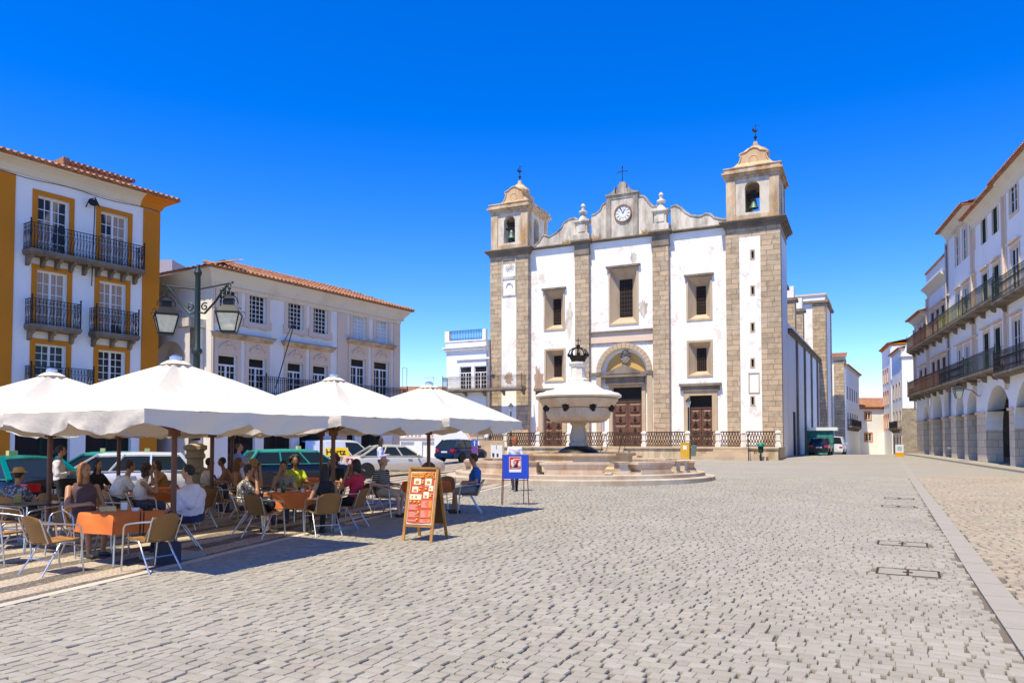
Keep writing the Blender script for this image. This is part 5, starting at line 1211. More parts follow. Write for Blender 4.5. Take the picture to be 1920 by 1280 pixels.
for sg, ph in ((-1, .5), (1, .2)):
    d = ax*sg; mb = MB(); up = Vector((0, 0, 1)); P = lambda r, z: d*r+up*z; L = .88
    mb.tube([P(.05, h-.62), P(L, h-.50)], .022); mb.tube([P(.07, h-1.22), P(.2, h-1.25), P(.5, h-.95), P(.68, h-.7), P(.82, h-.55)], .028)
    for c_, r0, s_ in ((P(.2, h-1.08), .11, 1), (P(.72, h-.68), .08, -1)): mb.tube([c_+d*s_*r0*(1-t/14)*math.cos(t*.7+1)+up*r0*(1-t/14)*math.sin(t*.7+1) for t in range(12)], .02, 5)
    mb.tube([P(L+.04*math.cos(t)-.0, h-.58+.09*math.sin(t)) for t in [i*.6 for i in range(11)]], .016, 5); mb.ball(P(L+.08, h-.48), .035, 6, 4); mb.build('arm', m_greeniron, lp, 60)
    zt = h-.72; ctr = P(L, 0); s = .33; T = Matrix.Translation(ctr) @ Matrix.Rotation(ph, 4, 'Z')
    mb = MB(T); mb.tube([(math.cos(t)*.22, 0, zt-.30+math.sin(t)*.24) for t in [math.pi*i/8 for i in range(9)]], .012, 5); mb.tube([(0, 0, zt+.12), (0, 0, zt-.1)], .012, 5)
    mb.lathe([(.40, zt-.55), (.39, zt-.52), (.22, zt-.36), (.17, zt-.34), (.17, zt-.2), (.2, zt-.19), (.05, zt-.08)], 4, ang=math.pi/4)
    for k in range(4):
        a = k*math.pi/2+math.pi/4; c_, s_ = math.cos(a), math.sin(a); mb.bar((.39*c_, .39*s_, zt-.56), (.24*c_, .24*s_, zt-1.02), .025)
        b = a+math.pi/2; mb.bar((.39*c_, .39*s_, zt-.56), (.39*math.cos(b), .39*math.sin(b), zt-.56), .03); mb.bar((.24*c_, .24*s_, zt-1.02), (.24*math.cos(b), .24*math.sin(b), zt-1.02), .03)
        mb.tube([(.42*c_+.06*math.cos(t)*c_, .42*s_+.06*math.cos(t)*s_, zt-.50+.06*math.sin(t)) for t in [i*.8 for i in range(7)]], .008, 4)
    mb.lathe([(.24, zt-1.05), (.24, zt-1.02)], 4, ang=math.pi/4); ln = mb.build('lantern', m_iron, lp)
    mb = MB(T); mb.lathe([(.235, zt-1.01), (.375, zt-.56)], 4, ang=math.pi/4); mb.build('lantern_glass', mat('milky_glass', (.56, .55, .40), .3, var=.2), ln)
# ---------------------------------------------------------------- parasols
def fabric():
    t = NT('canvas'); b = t.b; b.inputs['Base Color'].default_value = (.77, .70, .59, 1); b.inputs['Roughness'].default_value = .9; b.inputs['Specular IOR Level'].default_value = .1
    tr = t.node('ShaderNodeBsdfTranslucent'); tr.inputs['Color'].default_value = (.78, .62, .42, 1); mx = t.node('ShaderNodeMixShader'); mx.inputs[0].default_value = .13
    t.bump(t.noise(5, 4, .6), .5, .03)
    out = t.n['Material Output']; t.link(b.outputs[0], mx.inputs[1]); t.link(tr.outputs[0], mx.inputs[2]); t.link(mx.outputs[0], out.inputs[0]); return t.mat
m_canvas = fabric(); m_pole = mat('varnished_pole', (.12, .035, .015), .4, var=.2); m_alu = mat('aluminium', (.62, .62, .64), .32, .9, var=.05)
def parasol():
    o = thing('parasol', (0, 0, 0), 'x', 'parasol'); H = 1.62; ze = 2.16; zp = 2.99
    mb = MB(); mb.lathe([(.042, 0.05), (.042, zp-.05)], 12); mb.build('pole', m_pole, o, 40)
    mb = MB(); mb.box(-.33, .33, -.33, .33, .0, .07); mb.lathe([(.07, .07), (.06, .35)], 12); mb.build('base', mat('concrete_base', (.30, .28, .25), .9), o)
    mb = MB(); n = 16
    def edge(a):      # point of the square outline
        c_, s_ = math.cos(a), math.sin(a); k = H/max(abs(c_), abs(s_)); return c_*k, s_*k
    vs = []; rows = 12; M = 64
    rr = random.Random(4)
    for i in range(rows+1):
        t = i/rows
        for j in range(M):
            a = 2*math.pi*j/M+math.pi/8*0; x, y = edge(a); f = (j % 8)/8; sag = math.sin(math.pi*f)*.085*math.sin(math.pi*min(1, t*.9+.1))*1.0
            t2 = .05+.95*t; z = zp-(zp-ze)*(t2**1.0)+.03*math.sin(math.pi*t2)-sag+.035*math.sin(x*7+y*5)*math.sin(y*9-x*3)*.25*t
            shrink = 1-.03*math.sin(math.pi*f)*t
            vs.append((x*t2*shrink, y*t2*shrink, z))
    fs = [(i*M+j, i*M+(j+1) % M, (i+1)*M+(j+1) % M, (i+1)*M+j) for i in range(rows) for j in range(M)]+[tuple(range(M))]
    mb.add(vs, fs); cn_ = mb.build('canopy', m_canvas, o, 60)
    mb = MB(); vs = []; K = 5; M2 = 128
    for i in range(K+1):
        t = i/K
        for j in range(M2):
            a = 2*math.pi*j/M2; x, y = edge(a); f = (j % 16)/16; sh = 1-.03*math.sin(math.pi*f)
            drop = .17+.13*math.sin(math.pi*f)+.012*math.sin(j*1.3); wob = t*(.012*math.sin(j*1.9+t*5)+.07*math.sin(math.pi*f)+.016*math.sin(j*.77+t*4))
            z = ze-.0-t*drop+.012-.02*math.sin(math.pi*f)
            vs.append((x*sh*(1-wob*.6)+.0, y*sh*(1-wob*.6), z))
    mb.add(vs, [(i*M2+j, i*M2+(j+1) % M2, (i+1)*M2+(j+1) % M2, (i+1)*M2+j) for i in range(K) for j in range(M2)]); mb.build('valance', m_canvas, o, 80)
    for k in range(8):
        x, y = edge(k*math.pi/4); mb = MB(); mb.bar((0, 0, zp-.14), (x*.97, y*.97, ze-.05), .025, .035); mb.bar((x*.5, y*.5, (zp+ze)/2-.1), (0, 0, ze-.25), .02, .03); mb.build('rib', m_pole, o)
    mb = MB(); mb.lathe([(.05, zp-.02), (.09, zp), (.09, zp+.06), (.05, zp+.09)], 16); mb.build('finial', m_alu, o, 40)
    mb = MB(); mb.lathe([(.09, ze-.32), (.09, ze-.2)], 12); mb.build('hub', m_pole, o)
    mb = MB(); vs = [];
    for i in range(3):
        for j in range(32): x, y = edge(2*math.pi*j/32); q = (.045, .07, .10)[i]; vs.append((x*q, y*q, zp+.012-(0, .026, .065)[i]))
    mb.add(vs, [(i*32+j, i*32+(j+1) % 32, (i+1)*32+(j+1) % 32, (i+1)*32+j) for i in range(2) for j in range(32)]); mb.build('vent_cap', m_canvas, o, 60)
    return o
RZU = -math.atan2(U.x, U.y)
pr0 = parasol()
spots = [(-5.15, 11.4, 'largest cream parasol, nearest the viewer, over the two women at the orange table'), (-3.54, 14.8, 'cream parasol in the middle of the front row, over the table with the green bottle'),
         (-1.94, 17.4, 'rightmost cream parasol of the front row, over the man in blue'), (-8.25, 13.35, 'cream parasol at the left edge of the photo, behind the largest one'),
         (-6.42, 16.0, 'cream parasol of the second row, hidden behind the largest one'), (-4.9, 19.2, 'cream parasol of the second row, hidden behind the middle front one'),
         (-9.1, 17.3, 'back cream parasol near the green-roofed hatchback, its pole left of the lamp plinth'), (-7.6, 20.3, 'back cream parasol with its pole by the standing man in a blue shirt')]
for i, (x, y, lab) in enumerate(spots):
    o = pr0 if i == 0 else copy_tree(pr0); o.location = (x, y, G(x, y)+.0); o.rotation_euler.z = RZU+random.uniform(-.03, .03); o['label'] = lab; o['group'] = 'cream parasols over the cafe'
    if i in (2,): o.location.z += .02
# ---------------------------------------------------------------- chairs
def rattan(name, a, b_):
    t = NT(name); tc = t.node('ShaderNodeTexCoord').outputs['Object']; w = t.node('ShaderNodeTexWave', i_Scale=22.0, i_Distortion=.6); w.bands_direction = 'Z'; t.link(tc, w.inputs[0])
    w2_ = t.node('ShaderNodeTexWave', i_Scale=22.0, i_Distortion=.4); w2_.bands_direction = 'X'; t.link(tc, w2_.inputs[0]); w3 = t.node('ShaderNodeTexWave', i_Scale=22.0, i_Distortion=.4); w3.bands_direction = 'Y'; t.link(tc, w3.inputs[0])
    m = t.math('MULTIPLY', t.math('MAXIMUM', w.outputs[1], w3.outputs[1]), t.math('ADD', t.math('MULTIPLY', w2_.outputs[1], .6), .4))
    x = t.mix(m, b_, a); t.bump(m, .6, .006); return t.done(x, .55)
m_rat = rattan('rattan', (.46, .23, .06), (.13, .06, .015))
def chair():
    o = thing('chair', (0, 0, 0), 'x', 'chair'); r = .0125
    mb = MB(); n = 8; vs = []
    for j in range(6):      # seat, dished
        for i in range(n+1):
            x = -.215+.43*i/n; y = -.2+.43*j/5; vs.append((x*(1+.06*j/5), y, .445-.02*math.cos(x*5)+(.012 if j == 5 else 0)+.02*(j/5)))
    t_ = [(a, b, c-.02) for a, b, c in vs]; k = len(vs); F_ = []
    for j in range(5):
        for i in range(n): q = j*(n+1)+i; F_ += [(q, q+1, q+n+2, q+n+1), (k+q, k+q+n+1, k+q+n+2, k+q+1)]
    rim = list(range(n+1))+[j*(n+1)+n for j in range(1, 6)]+[5*(n+1)+i for i in range(n-1, -1, -1)]+[j*(n+1) for j in range(4, 0, -1)]
    F_ += [(rim[i], rim[(i+1) % len(rim)], k+rim[(i+1) % len(rim)], k+rim[i]) for i in range(len(rim))]
    mb.add(vs+t_, F_); mb.build('seat', m_rat, o)
    mb = MB(); vs = []; m_ = 7
    for j in range(m_+1):
        t = j/m_; w = .235-.03*t+(-.05 if j == m_ else 0); y = -.2-.16*t; z = .43+.37*t
        for i in range(n+1): s_ = -1+2*i/n; vs.append((w*s_, y+.055*s_*s_+0, z-.035*s_*s_*(t**3)))
    k = len(vs); vs2 = [(a, b-.018, c) for a, b, c in vs]; F_ = []
    for j in range(m_):
        for i in range(n): q = j*(n+1)+i; F_ += [(q, q+1, q+n+2, q+n+1), (k+q, k+q+n+1, k+q+n+2, k+q+1)]
    rim = list(range(n+1))+[j*(n+1)+n for j in range(1, m_+1)]+[m_*(n+1)+i for i in range(n-1, -1, -1)]+[j*(n+1) for j in range(m_-1, 0, -1)]
    F_ += [(rim[i], rim[(i+1) % len(rim)], k+rim[(i+1) % len(rim)], k+rim[i]) for i in range(len(rim))]
    mb.add(vs+vs2, F_); mb.build('backrest', m_rat, o, 60)
    for s in (-1, 1):
        mb = MB(); mb.tube([(s*.235, -.30, .70), (s*.268, -.12, .685), (s*.278, .10, .655), (s*.28, .17, .64), (s*.278, .205, .60), (s*.268, .235, .3), (s*.262, .265, 0)], r, 8); mb.build('armrest', m_alu, o, 80)
        mb = MB(); mb.tube([(s*.20, .17, .42), (s*.215, .02, .425), (s*.22, -.04, .41), (s*.23, -.14, .24), (s*.25, -.30, 0)], r, 8); mb.build('leg', m_alu, o, 80)
        mb = MB(); mb.tube([(s*.22, -.2, .43), (s*.235, -.30, .70), (s*.228, -.325, .76)], r*.9, 8); mb.build('back_post', m_alu, o, 80)
    mb = MB(); mb.tube([(-.232, -.17, .2), (.232, -.17, .2)], .009, 6); mb.tube([(-.265, .23, .36), (.265, .23, .36)], .009, 6); mb.build('stretcher', m_alu, o)
    return o
ch0 = chair(); CH_USED = [False]
def place(o, px, D, heading): q = at(px, D); o.location = q; o.rotation_euler.z = -R(heading); return o
def put_chair(px, D, h, lab, white=False):
    o = copy_tree(ch0) if CH_USED[0] else ch0; CH_USED[0] = True; place(o, px, D, h); o['label'] = lab; o['group'] = 'rattan cafe chairs'; return o
m_cloth = mat('orange_cloth', (.62, .155, .025), .85, var=.08, scale=3, bump=.2, bscale=40)
m_blacktop = mat('black_tabletop', (.02, .02, .022), .25)
def table(px, D, rz, lab, cloth=True, h=.73, clab=None, w=.4, drop=.30):
    q = at(px, D); o = thing('table', q, lab, 'table', 'square cafe tables'); o.rotation_euler.z = rz
    mb = MB(); mb.box(-w, w, -w, w, h-.02, h); mb.build('tabletop', m_blacktop, o)
    for sx in (-1, 1):
        for sy in (-1, 1): mb = MB(); mb.tube([(sx*(w-.06), sy*(w-.06), h-.02), (sx*(w-.02), sy*(w-.02), 0)], .014, 8); mb.build('leg', m_alu, o)
    if cloth:
        c = bpy.data.objects; mb = MB(); e = w+drop; n = 44; vs = []; rr = random.Random(int(px))
        for j in range(n+1):
            for i in range(n+1):
                x, y = -e+2*e*i/n, -e+2*e*j/n; ox, oy = max(0, abs(x)-w-.005), max(0, abs(y)-w-.005); d = math.hypot(ox, oy)
                fl = .18*d+.02*math.sin(9*x+5*y+px)*min(1, d*6)+(.06*d if ox and oy else 0)
                X = math.copysign(min(abs(x), w+.005)+(fl if ox else 0)*(.8 if oy else 1), x); Y = math.copysign(min(abs(y), w+.005)+(fl if oy else 0)*(.8 if ox else 1), y)
                vs.append((X, Y, h+.006-d*.96))
        mb.add(vs, [(j*(n+1)+i, j*(n+1)+i+1, (j+1)*(n+1)+i+1, (j+1)*(n+1)+i) for j in range(n) for i in range(n)])
        k = mb.build('tablecloth', m_cloth, None, 60); k.location = q; k.rotation_euler.z = rz; tag(k, clab, 'tablecloth', 'orange tablecloths')
    return q, h
T1, h1 = table(232, 11.1, RZU, 'square metal-legged table under the orange cloth between the two women in front', clab='orange cloth on the nearest table, between the blonde woman and the woman in white')
T2, _ = table(545, 14.75, RZU+.5, 'square metal-legged table under the orange cloth carrying the green bottle', clab='orange cloth with a pointed fold on the table carrying the green bottle')
T0, _ = table(72, 12.5, RZU, 'bare black-topped table at the left edge behind the sunlit chair', cloth=False)
T3, _ = table(300, 16.6, RZU, 'table half hidden by the sleeveless woman seen from behind', clab='orange cloth half hidden by the sleeveless woman in white')
T4, _ = table(152, 17.4, RZU, 'table with a tray in front of the waitress', clab='brownish-orange cloth on the table in front of the waitress')
T5, _ = table(583, 19.8, RZU, 'farther table behind the young man in grey', clab='orange cloth on the far table behind the young man in grey')
T6, _ = table(662, 20.0, RZU, 'bare black table in front of the beige saloon', cloth=False)
T7, _ = table(800, 18.2, RZU, 'table between the striped-shirt man and the man in blue', clab='orange cloth behind the menu board, between the striped-shirt man and the man in blue')
T8, _ = table(432, 19.3, RZU, 'table between the white-shirted man and his companion near the back', cloth=False)
empties = [(104, 10.15, 27, 'sunlit golden rattan chair standing empty at the front left'), (288, 10.35, 297, 'empty rattan chair with its back to the right of the nearest orange table'),
           (8, 10.9, 95, 'sunlit rattan chair cut by the left edge of the photo'), (18, 12.4, 60, 'rattan chair in shade at the left edge behind the sunlit one'),
           (100, 11.9, 205, 'empty chair between the bare black table and the blonde woman'), (112, 14.6, 5, 'empty chair with white frame right of the leftmost pole'),
           (415, 16.6, 20, 'empty dark-backed chair right of the pole in the middle'), (497, 13.75, 27, 'rattan chair holding a black handbag, back to the viewer'),
           (610, 17.2, 205, 'empty chair behind the woman in black, below the thin pole'), (590, 18.6, 275, 'empty chair by the far orange table'),
           (693, 18.4, 300, 'empty metal chair with a dark bag beside the bare black table'), (835, 19.0, 182, 'empty chair facing away behind the menu board'),
           (372, 15.2, 300, 'empty chair just behind the woman in the white blouse'), (205, 13.4, 20, 'empty chair right behind the blonde woman')]
for e in empties: put_chair(*e)
# ---------------------------------------------------------------- things on the tables
m_gold = mat('olive_gold', (.34, .27, .05), .5, var=.3, scale=30); m_paper = mat('paper', (.75, .74, .72), .8, var=.03)
def dispenser(q, h, dx, dy, lab, rz=.5):
    o = thing('napkin_dispenser', (q.x+dx, q.y+dy, q.z+h+.008), lab, 'napkin dispenser', 'napkin dispensers'); o.rotation_euler.z = rz
    mb = MB(); mb.box(-.05, .05, -.06, .06, 0, .14); mb.build('case', m_gold, o); mb = MB(); mb.box(.0505, .053, -.045, .045, .015, .125); mb.box(-.042, .042, -.063, -.0605, .015, .125); mb.build('napkins', m_paper, o)
dispenser(T1, .73, .0, .05, 'gold napkin box on the nearest orange table'); dispenser(T0, .73, -.25, -.1, 'napkin box on the bare black table at the left edge', -2.6); dispenser(T4, .73, -.2, -.1, 'green napkin box in front of the waitress')
def tagobj(name, mb, m, loc, lab, cat, rz=0, sm_=None, group=None):
    o = mb.build(name, m, None, sm_); o.location = loc; o.rotation_euler.z = rz; return tag(o, lab, cat, group)
tagobj('ashtray', MB().lathe([(.05, 0), (.06, .045), (.05, .045), (.045, .015)], 20), m_paper, T1+Vector((.2, .0, .738)), 'white ashtray on the nearest orange table', 'ashtray', sm_=40)
mb = MB(); mb.box(-.11, .11, -.15, .15, 0, .008); mb.add([(-.11, -.15, .009), (.11, -.15, .009), (.10, .14, .05), (-.12, .14, .05)], [(0, 1, 2, 3)]); tagobj('menu_card', mb, mat('menu_card', (.62, .56, .25), .5, var=.3), T1+Vector((-.24, .06, .738)), 'open menu card lying before the blonde woman', 'menu card', .5)
mb = MB(); mb.box(-.06, .06, -.04, .04, 0, .08); mb.lathe([(.035, 0), (.035, .07)], 14, (0, -.06, .04)); tagobj('camera', mb, m_iron, T1+Vector((.32, .12, .738)), 'black camera at the right side of the nearest orange table', 'camera')
mb = MB(); mb.tube([(0, 0, 0), (.01, -.02, -.2), (0, -.02, -.42), (.04, -.02, -.45), (.06, -.02, -.2), (.05, 0, 0)], .009, 5); tagobj('camera_strap', mb, m_iron, T1+Vector((.40, -.26, .75)), 'black camera strap hanging over the edge of the nearest orange cloth', 'strap')
mb = MB(); mb.lathe([(.032, 0), (.034, .02), (.034, .14), (.028, .17), (.013, .2), (.013, .25)], 14); tagobj('bottle', mb, mat('green_glass', (.0, .10, .03), .1), T2+Vector((-.1, -.1, .738)), 'green glass bottle on the orange table in the middle', 'bottle', sm_=50)
mb = MB(); mb.lathe([(.035, 0), (.006, .01), (.006, .08), (.03, .1), (.04, .19)], 14); tagobj('beer_glass', mb, mat('beer', (.60, .42, .12), .1), T2+Vector((.1, -.03, .738)), 'stemmed glass of pale beer beside the green bottle', 'glass', sm_=50)
for i, (dx, dy, l) in enumerate(((-.22, .0, 'white cup left of the green bottle'), (.24, .03, 'glass tumbler right of the beer glass'))): tagobj('cup' if i == 0 else 'tumbler', MB().lathe([(.03, 0), (.038, .07), (.035, .07), (.028, .01)], 14), m_paper, T2+Vector((dx, dy, .738)), l, 'cup', sm_=40)
tagobj('plate', MB().lathe([(.06, 0), (.10, .015), (.1, .018), (.05, .008)], 20), m_paper, T2+Vector((.05, .2, .738)), 'white plate at the back of the table with the green bottle', 'plate', sm_=40)
q = at(497, 13.75); mb = MB(); mb.ball((0, 0, .13), (.2, .1, .15), 14, 8); mb.tube([(-.12, 0, .22), (-.1, 0, .36), (.1, 0, .36), (.12, 0, .22)], .012, 6); mb.ball((.05, -.09, .12), (.05, .015, .05), 8, 5)
tagobj('handbag', mb, mat('black_leather', (.012, .012, .014), .3), (q.x+.03, q.y+.06, q.z+.455), 'large shiny black handbag on the rattan chair seen from behind', 'handbag', -.5, 60)
q = at(693, 18.4); mb = MB(); mb.ball((0, 0, .1), (.17, .12, .12), 12, 7); mb.tube([(-.1, 0, .15), (0, 0, .28), (.1, 0, .15)], .012, 6); tagobj('handbag', mb, mat('brown_leather', (.04, .02, .015), .5), (q.x, q.y, q.z+.455), 'dark brown bag lying on the chair by the bare black table', 'handbag', 0, 60)
q = at(318, 10.9); mb = MB(); mb.box(-.16, .16, -.12, .12, 0, .3); mb.tube([(-.1, 0, .3), (-.05, 0, .42), (.05, 0, .42), (.1, 0, .3)], .01, 6); tagobj('shopping_bag', mb, mat('navy_bag', (.012, .015, .04), .6), q, 'dark navy bag on the ground under the chair right of the nearest table', 'bag', .6)
q = at(150, 16.9); mb = MB(); mb.lathe([(.18, 0), (.2, .02), (.17, .02)], 20); tagobj('tray', mb, m_iron, T4+Vector((.1, -.15, .737)), 'round black tray on the table before the waitress', 'tray')
# ---------------------------------------------------------------- menu board
A, Bq = ground(756, 1013), ground(808, 1016); Cq = ground(851, 1007); mid = (A+Bq)/2; ux = (Bq-A); ux.z = 0; wdt = ux.length; ux.normalize(); uy = Vector((-ux.y, ux.x, 0))
mbd = thing('menu_board', mid, 'wooden A-frame menu board with an orange-red food poster', 'menu board'); mbd.rotation_euler.z = math.atan2(ux.y, ux.x)
wd = mat('board_wood', (.42, .19, .04), .5, var=.2, scale=10); hw = wdt/2; Hh = 1.27; ln = .26
def slant(x, z, side=0, off=0):       # a point of the front (0) or back (1) leaf
    t = z/Hh; y = ln*t if side == 0 else .62-(.62-ln-.02)*t; return (x*(1-.0*t), y+off, z)
for side in (0, 1):
    mb = MB()
    for s in (-1, 1): mb.bar(slant(s*hw, 0, side), slant(s*hw, Hh, side), .05, .03)
    mb.bar(slant(-hw, Hh, side), slant(hw, Hh, side), .05, .035); mb.bar(slant(-hw, .26, side), slant(hw, .26, side), .05, .03); mb.build('leaf_frame', wd, mbd)
    mb = MB(); o_ = .008*(1 if side == 0 else -1); mb.add([slant(-hw, .27, side, o_), slant(hw, .27, side, o_), slant(hw, Hh, side, o_), slant(-hw, Hh, side, o_)], [(0, 1, 2, 3)]); mb.build('panel', mat('dark_wood', (.10, .045, .012), .6) if side else wd, mbd)
def post(x0, x1, z0, z1, name, m, k=1, poly=None):
    mb = MB(); o_ = -.004*k
    pts = poly or [(x0, z0), (x1, z0), (x1, z1), (x0, z1)]
    mb.add([slant(x*hw, .29+z*(Hh-.36), 0, o_) for x, z in pts], [tuple(range(len(pts)))]); return mb.build(name, m, mbd)
def flat(name, c): return mat(name, c, .6, var=.03)
post(-.9, .9, 0, 1, 'poster', flat('poster_white', (.70, .66, .6)), 1)
post(0, 0, 0, 0, 'poster_field', flat('poster_red', (.50, .07, .02)), 2, [(-.86, .03), (-.3, .015), (.3, .02), (.86, .04), (.86, 1), (-.86, .985)])
yel = flat('poster_yellow', (.80, .50, .02)); crm = flat('poster_cream', (.78, .70, .48)); sal = flat('poster_salmon', (.66, .13, .06)); org = flat('poster_orange', (.75, .25, .02)); pk = flat('poster_pink', (.75, .42, .35)); fd = flat('food_brown', (.45, .22, .05))
def many(name, m, rects, k):
    mb = MB()
    for x0, x1, z0, z1 in rects: mb.add([slant(x*hw, .29+z*(Hh-.36), 0, -.004*k) for x, z in ((x0, z0), (x1, z0), (x1, z1), (x0, z1))], [(0, 1, 2, 3)])
    return mb.build(name, m, mbd)
many('poster_photo', crm, [(-.62, -.12, .76, .88), (.2, .66, .75, .88), (-.7, -.26, .61, .72), (.5, .82, .64, .74), (.15, .55, .50, .62), (-.82, .02, .47, .57)], 3)
many('food', fd, [(-.5, -.25, .78, .83), (.32, .55, .78, .83), (-.6, -.36, .63, .67), (.56, .68, .67, .70), (.25, .42, .52, .56), (-.7, -.6, .50, .54), (-.42, -.3, .50, .54)], 4)
many('price_panel', sal, [(.05, .84, .31, .47), (.05, .84, .13, .28), (.05, .84, .03, .11)], 3); many('price_column', org, [(.62, .82, .33, .46), (.62, .82, .15, .27), (.62, .82, .04, .10)], 4)
rr = random.Random(9); L_ = [(-.78, -.78+rr.uniform(.45, .75), z, z+.007) for z in [.06+.017*i for i in range(2)]+[.14+.017*i for i in range(6)]+[.28+.017*i for i in range(6)]]+[(.1, .1+rr.uniform(.2, .45), z, z+.007) for z in [.04+.016*i for i in range(4)]+[.14+.016*i for i in range(8)]+[.32+.016*i for i in range(8)]]+[(-.04, .14, .83, .845), (-.18, .02, .70, .715), (.22, .44, .72, .735), (.58, .84, .58, .592)]
for i_ in range(0, len(L_), 4): many('price_text', pk, L_[i_:i_+4], 5)
mb = MB()
for x, z in ((.02, .80), (-.14, .655), (.3, .685), (.68, .55), (-.72, .435), (-.42, .435), (-.12, .435), (-.02, .38), (-.1, .24), (-.16, .10)):
    mb.add([slant((x+.07*math.cos(t*math.pi/5))*hw, .29+(z+.016*math.sin(t*math.pi/5))*(Hh-.36), 0, -.024) for t in range(10)], [tuple(range(10))])
mb.build('price_dot', yel, mbd)
mb = MB()
for i in range(9): cx, cz, r_ = .1+.09*i, .94+.03*math.sin(i*2.1), .05; q8 = [slant((cx+r_*1.3*math.cos(t*.9+i))*hw, .29+(cz+r_*.5*math.sin(t*.9+i))*(Hh-.36), 0, -.02) for t in range(6)]; mb.tube(q8, .006, 4)
mb.build('ornament', yel, mbd)
dz = (Vector(slant(0, 1, 0))-Vector(slant(0, 0, 0))).normalized()
for s_, z in (('CAFETARIA', .965), ('SNACK BAR', .915)):
    p0 = Vector(slant(-.38*hw, .29+z*(Hh-.36), 0, -.026)); text_mesh(s_, .046, frameM(p0, (1, 0, 0), dz), yel, 'heading', mbd, ext=.001, bold=.001)
# ---------------------------------------------------------------- blue notice easel
p = ground(967, 947); es = thing('easel', p, 'blue notice board with a red and white poster on a thin red-brown stand', 'notice board'); es.rotation_euler.z = .04
rb = mat('redbrown_metal', (.12, .02, .012), .45); w = .345; Hh = 1.33
for s in (-1, 1):
    MB().bar((s*w, 0, 0), (s*w*.92, .1, .72), .02).build('leg', rb, es); MB().bar((s*(w-.05)-.07, .36, 0), (s*(w-.06)-.05, .14, Hh*.95), .02).build('leg', rb, es)
mb = MB(); mb.bar((-w, .09, .66), (w, .09, .66), .022); mb.bar((-w, .11, .7), (-w, .17, Hh), .02); mb.bar((w, .11, .7), (w, .17, Hh), .02); mb.build('crossbar', rb, es)
def pt(x, z, k=0): return (x, .075+(z-.69)*.1-k*.003, z)
mb = MB(); mb.add([pt(-w, .69), pt(w, .69), pt(w, Hh), pt(-w, Hh)]+[(a, b+.02, c) for a, b, c in (pt(-w, .69), pt(w, .69), pt(w, Hh), pt(-w, Hh))], [(0, 1, 2, 3), (7, 6, 5, 4), (0, 4, 5, 1), (1, 5, 6, 2), (2, 6, 7, 3), (3, 7, 4, 0)])
pn = mb.build('panel', mat('royal_blue', (.008, .05, .48), .6, var=.04), es)
def esr(name, m, rs_, k):
    mb = MB()
    for x0, x1, z0, z1 in rs_: mb.add([pt(x0, z0, k), pt(x1, z0, k), pt(x1, z1, k), pt(x0, z1, k)], [(0, 1, 2, 3)])
    return mb.build(name, m, es)
X0, X1, Z0, Z1 = -.17, .15, .87, 1.28
esr('poster', m_paper, [(X0, X1, Z0, Z1)], 1); esr('poster_picture', flat('poster_scarlet', (.55, .02, .02)), [(X0+.01, X1-.01, Z0+.08, Z1-.01)], 2)
esr('poster_dark', flat('poster_black', (.04, .01, .02)), [(-.02, .04, 1.0, 1.13), (-.06, .06, .99, 1.03), (-.13, -.10, 1.0, 1.05), (.04, .09, 1.13, 1.16)], 4)
esr('poster_light', flat('poster_pale', (.72, .66, .62)), [(-.12, -.04, 1.02, 1.2), (.07, .13, 1.03, 1.17), (-.06, .13, 1.205, 1.225), (-.13, .12, .985, .995), (-.1, .06, .963, .973)], 3)
mb = MB(); mb.add([pt(-.02+.045*math.cos(t*.5), 1.13+.06*math.sin(t*.5), 5) for t in range(12)], [tuple(range(12))]); mb.build('poster_face', flat('poster_face', (.6, .25, .2)), es)
# ---------------------------------------------------------------- traffic signs and small boards
q = at(890, 44); sg = thing('sign_post', q, 'grey post with a blue arrow sign above a round no-parking sign', 'road sign')
MB().lathe([(.035, 0), (.035, 2.2)], 10, (.16, 0, 0)).build('post', m_slate, sg)
blu = flat('sign_blue', (.01, .08, .45)); zs_ = zat(831, 44)-q.z; zr = zat(843, 44)-q.z
sp_ = MB().box(-.19, .19, -.03, -.01, zs_-.19, zs_+.19).build('square_sign', blu, sg)
mb = MB(); mb.box(-.025, .025, -.036, -.031, zs_-.14, zs_+.08); mb.add([(-.08, -.036, zs_+.05), (.08, -.036, zs_+.05), (0, -.036, zs_+.15)], [(0, 1, 2)]); mb.build('arrow', m_frame, sp_)
mb = MB(); disc(mb, (0, zr), .001, .2, -.03, -.01); rd = mb.build('round_sign', blu, sg); mb = MB(); disc(mb, (0, zr), .16, .2, -.036, -.031); mb.bar((-.12, -.034, zr+.12), (.12, -.034, zr-.12), .004, .035); mb.build('ring', flat('sign_red', (.5, .02, .02)), rd)
q = at(931, 43); pb = thing('information_panel', q, 'pair of white information panels with small dark pictures in front of the terrace wall', 'information panel')
z0, z1 = zat(858, 43)-q.z, zat(834, 43)-q.z
mb = MB(); mb.box(-.33, .33, 0, .04, z0, z1); mb.build('panel', m_paper, pb); mb = MB(); mb.box(-.33, -.3, .04, .07, 0, z1); mb.box(.3, .33, .04, .07, 0, z1); mb.build('panel_leg', m_slate, pb)
mb = MB(); mb.box(-.25, -.12, -.004, -.001, z0+.05, z0+.28); mb.box(.0, .12, -.004, -.001, z0+.05, z0+.25); mb.box(-.02, .01, -.004, -.001, z1-.25, z1-.02); mb.build('picture', flat('dark_picture', (.03, .06, .05)), pb)
q = ground(1687, 856); aw = zat(833, q.y)-q.z; pb = thing('pavement_sign', q, 'white and orange pavement sign at the end of the arcades', 'pavement sign'); w = 7.5/1400*q.y
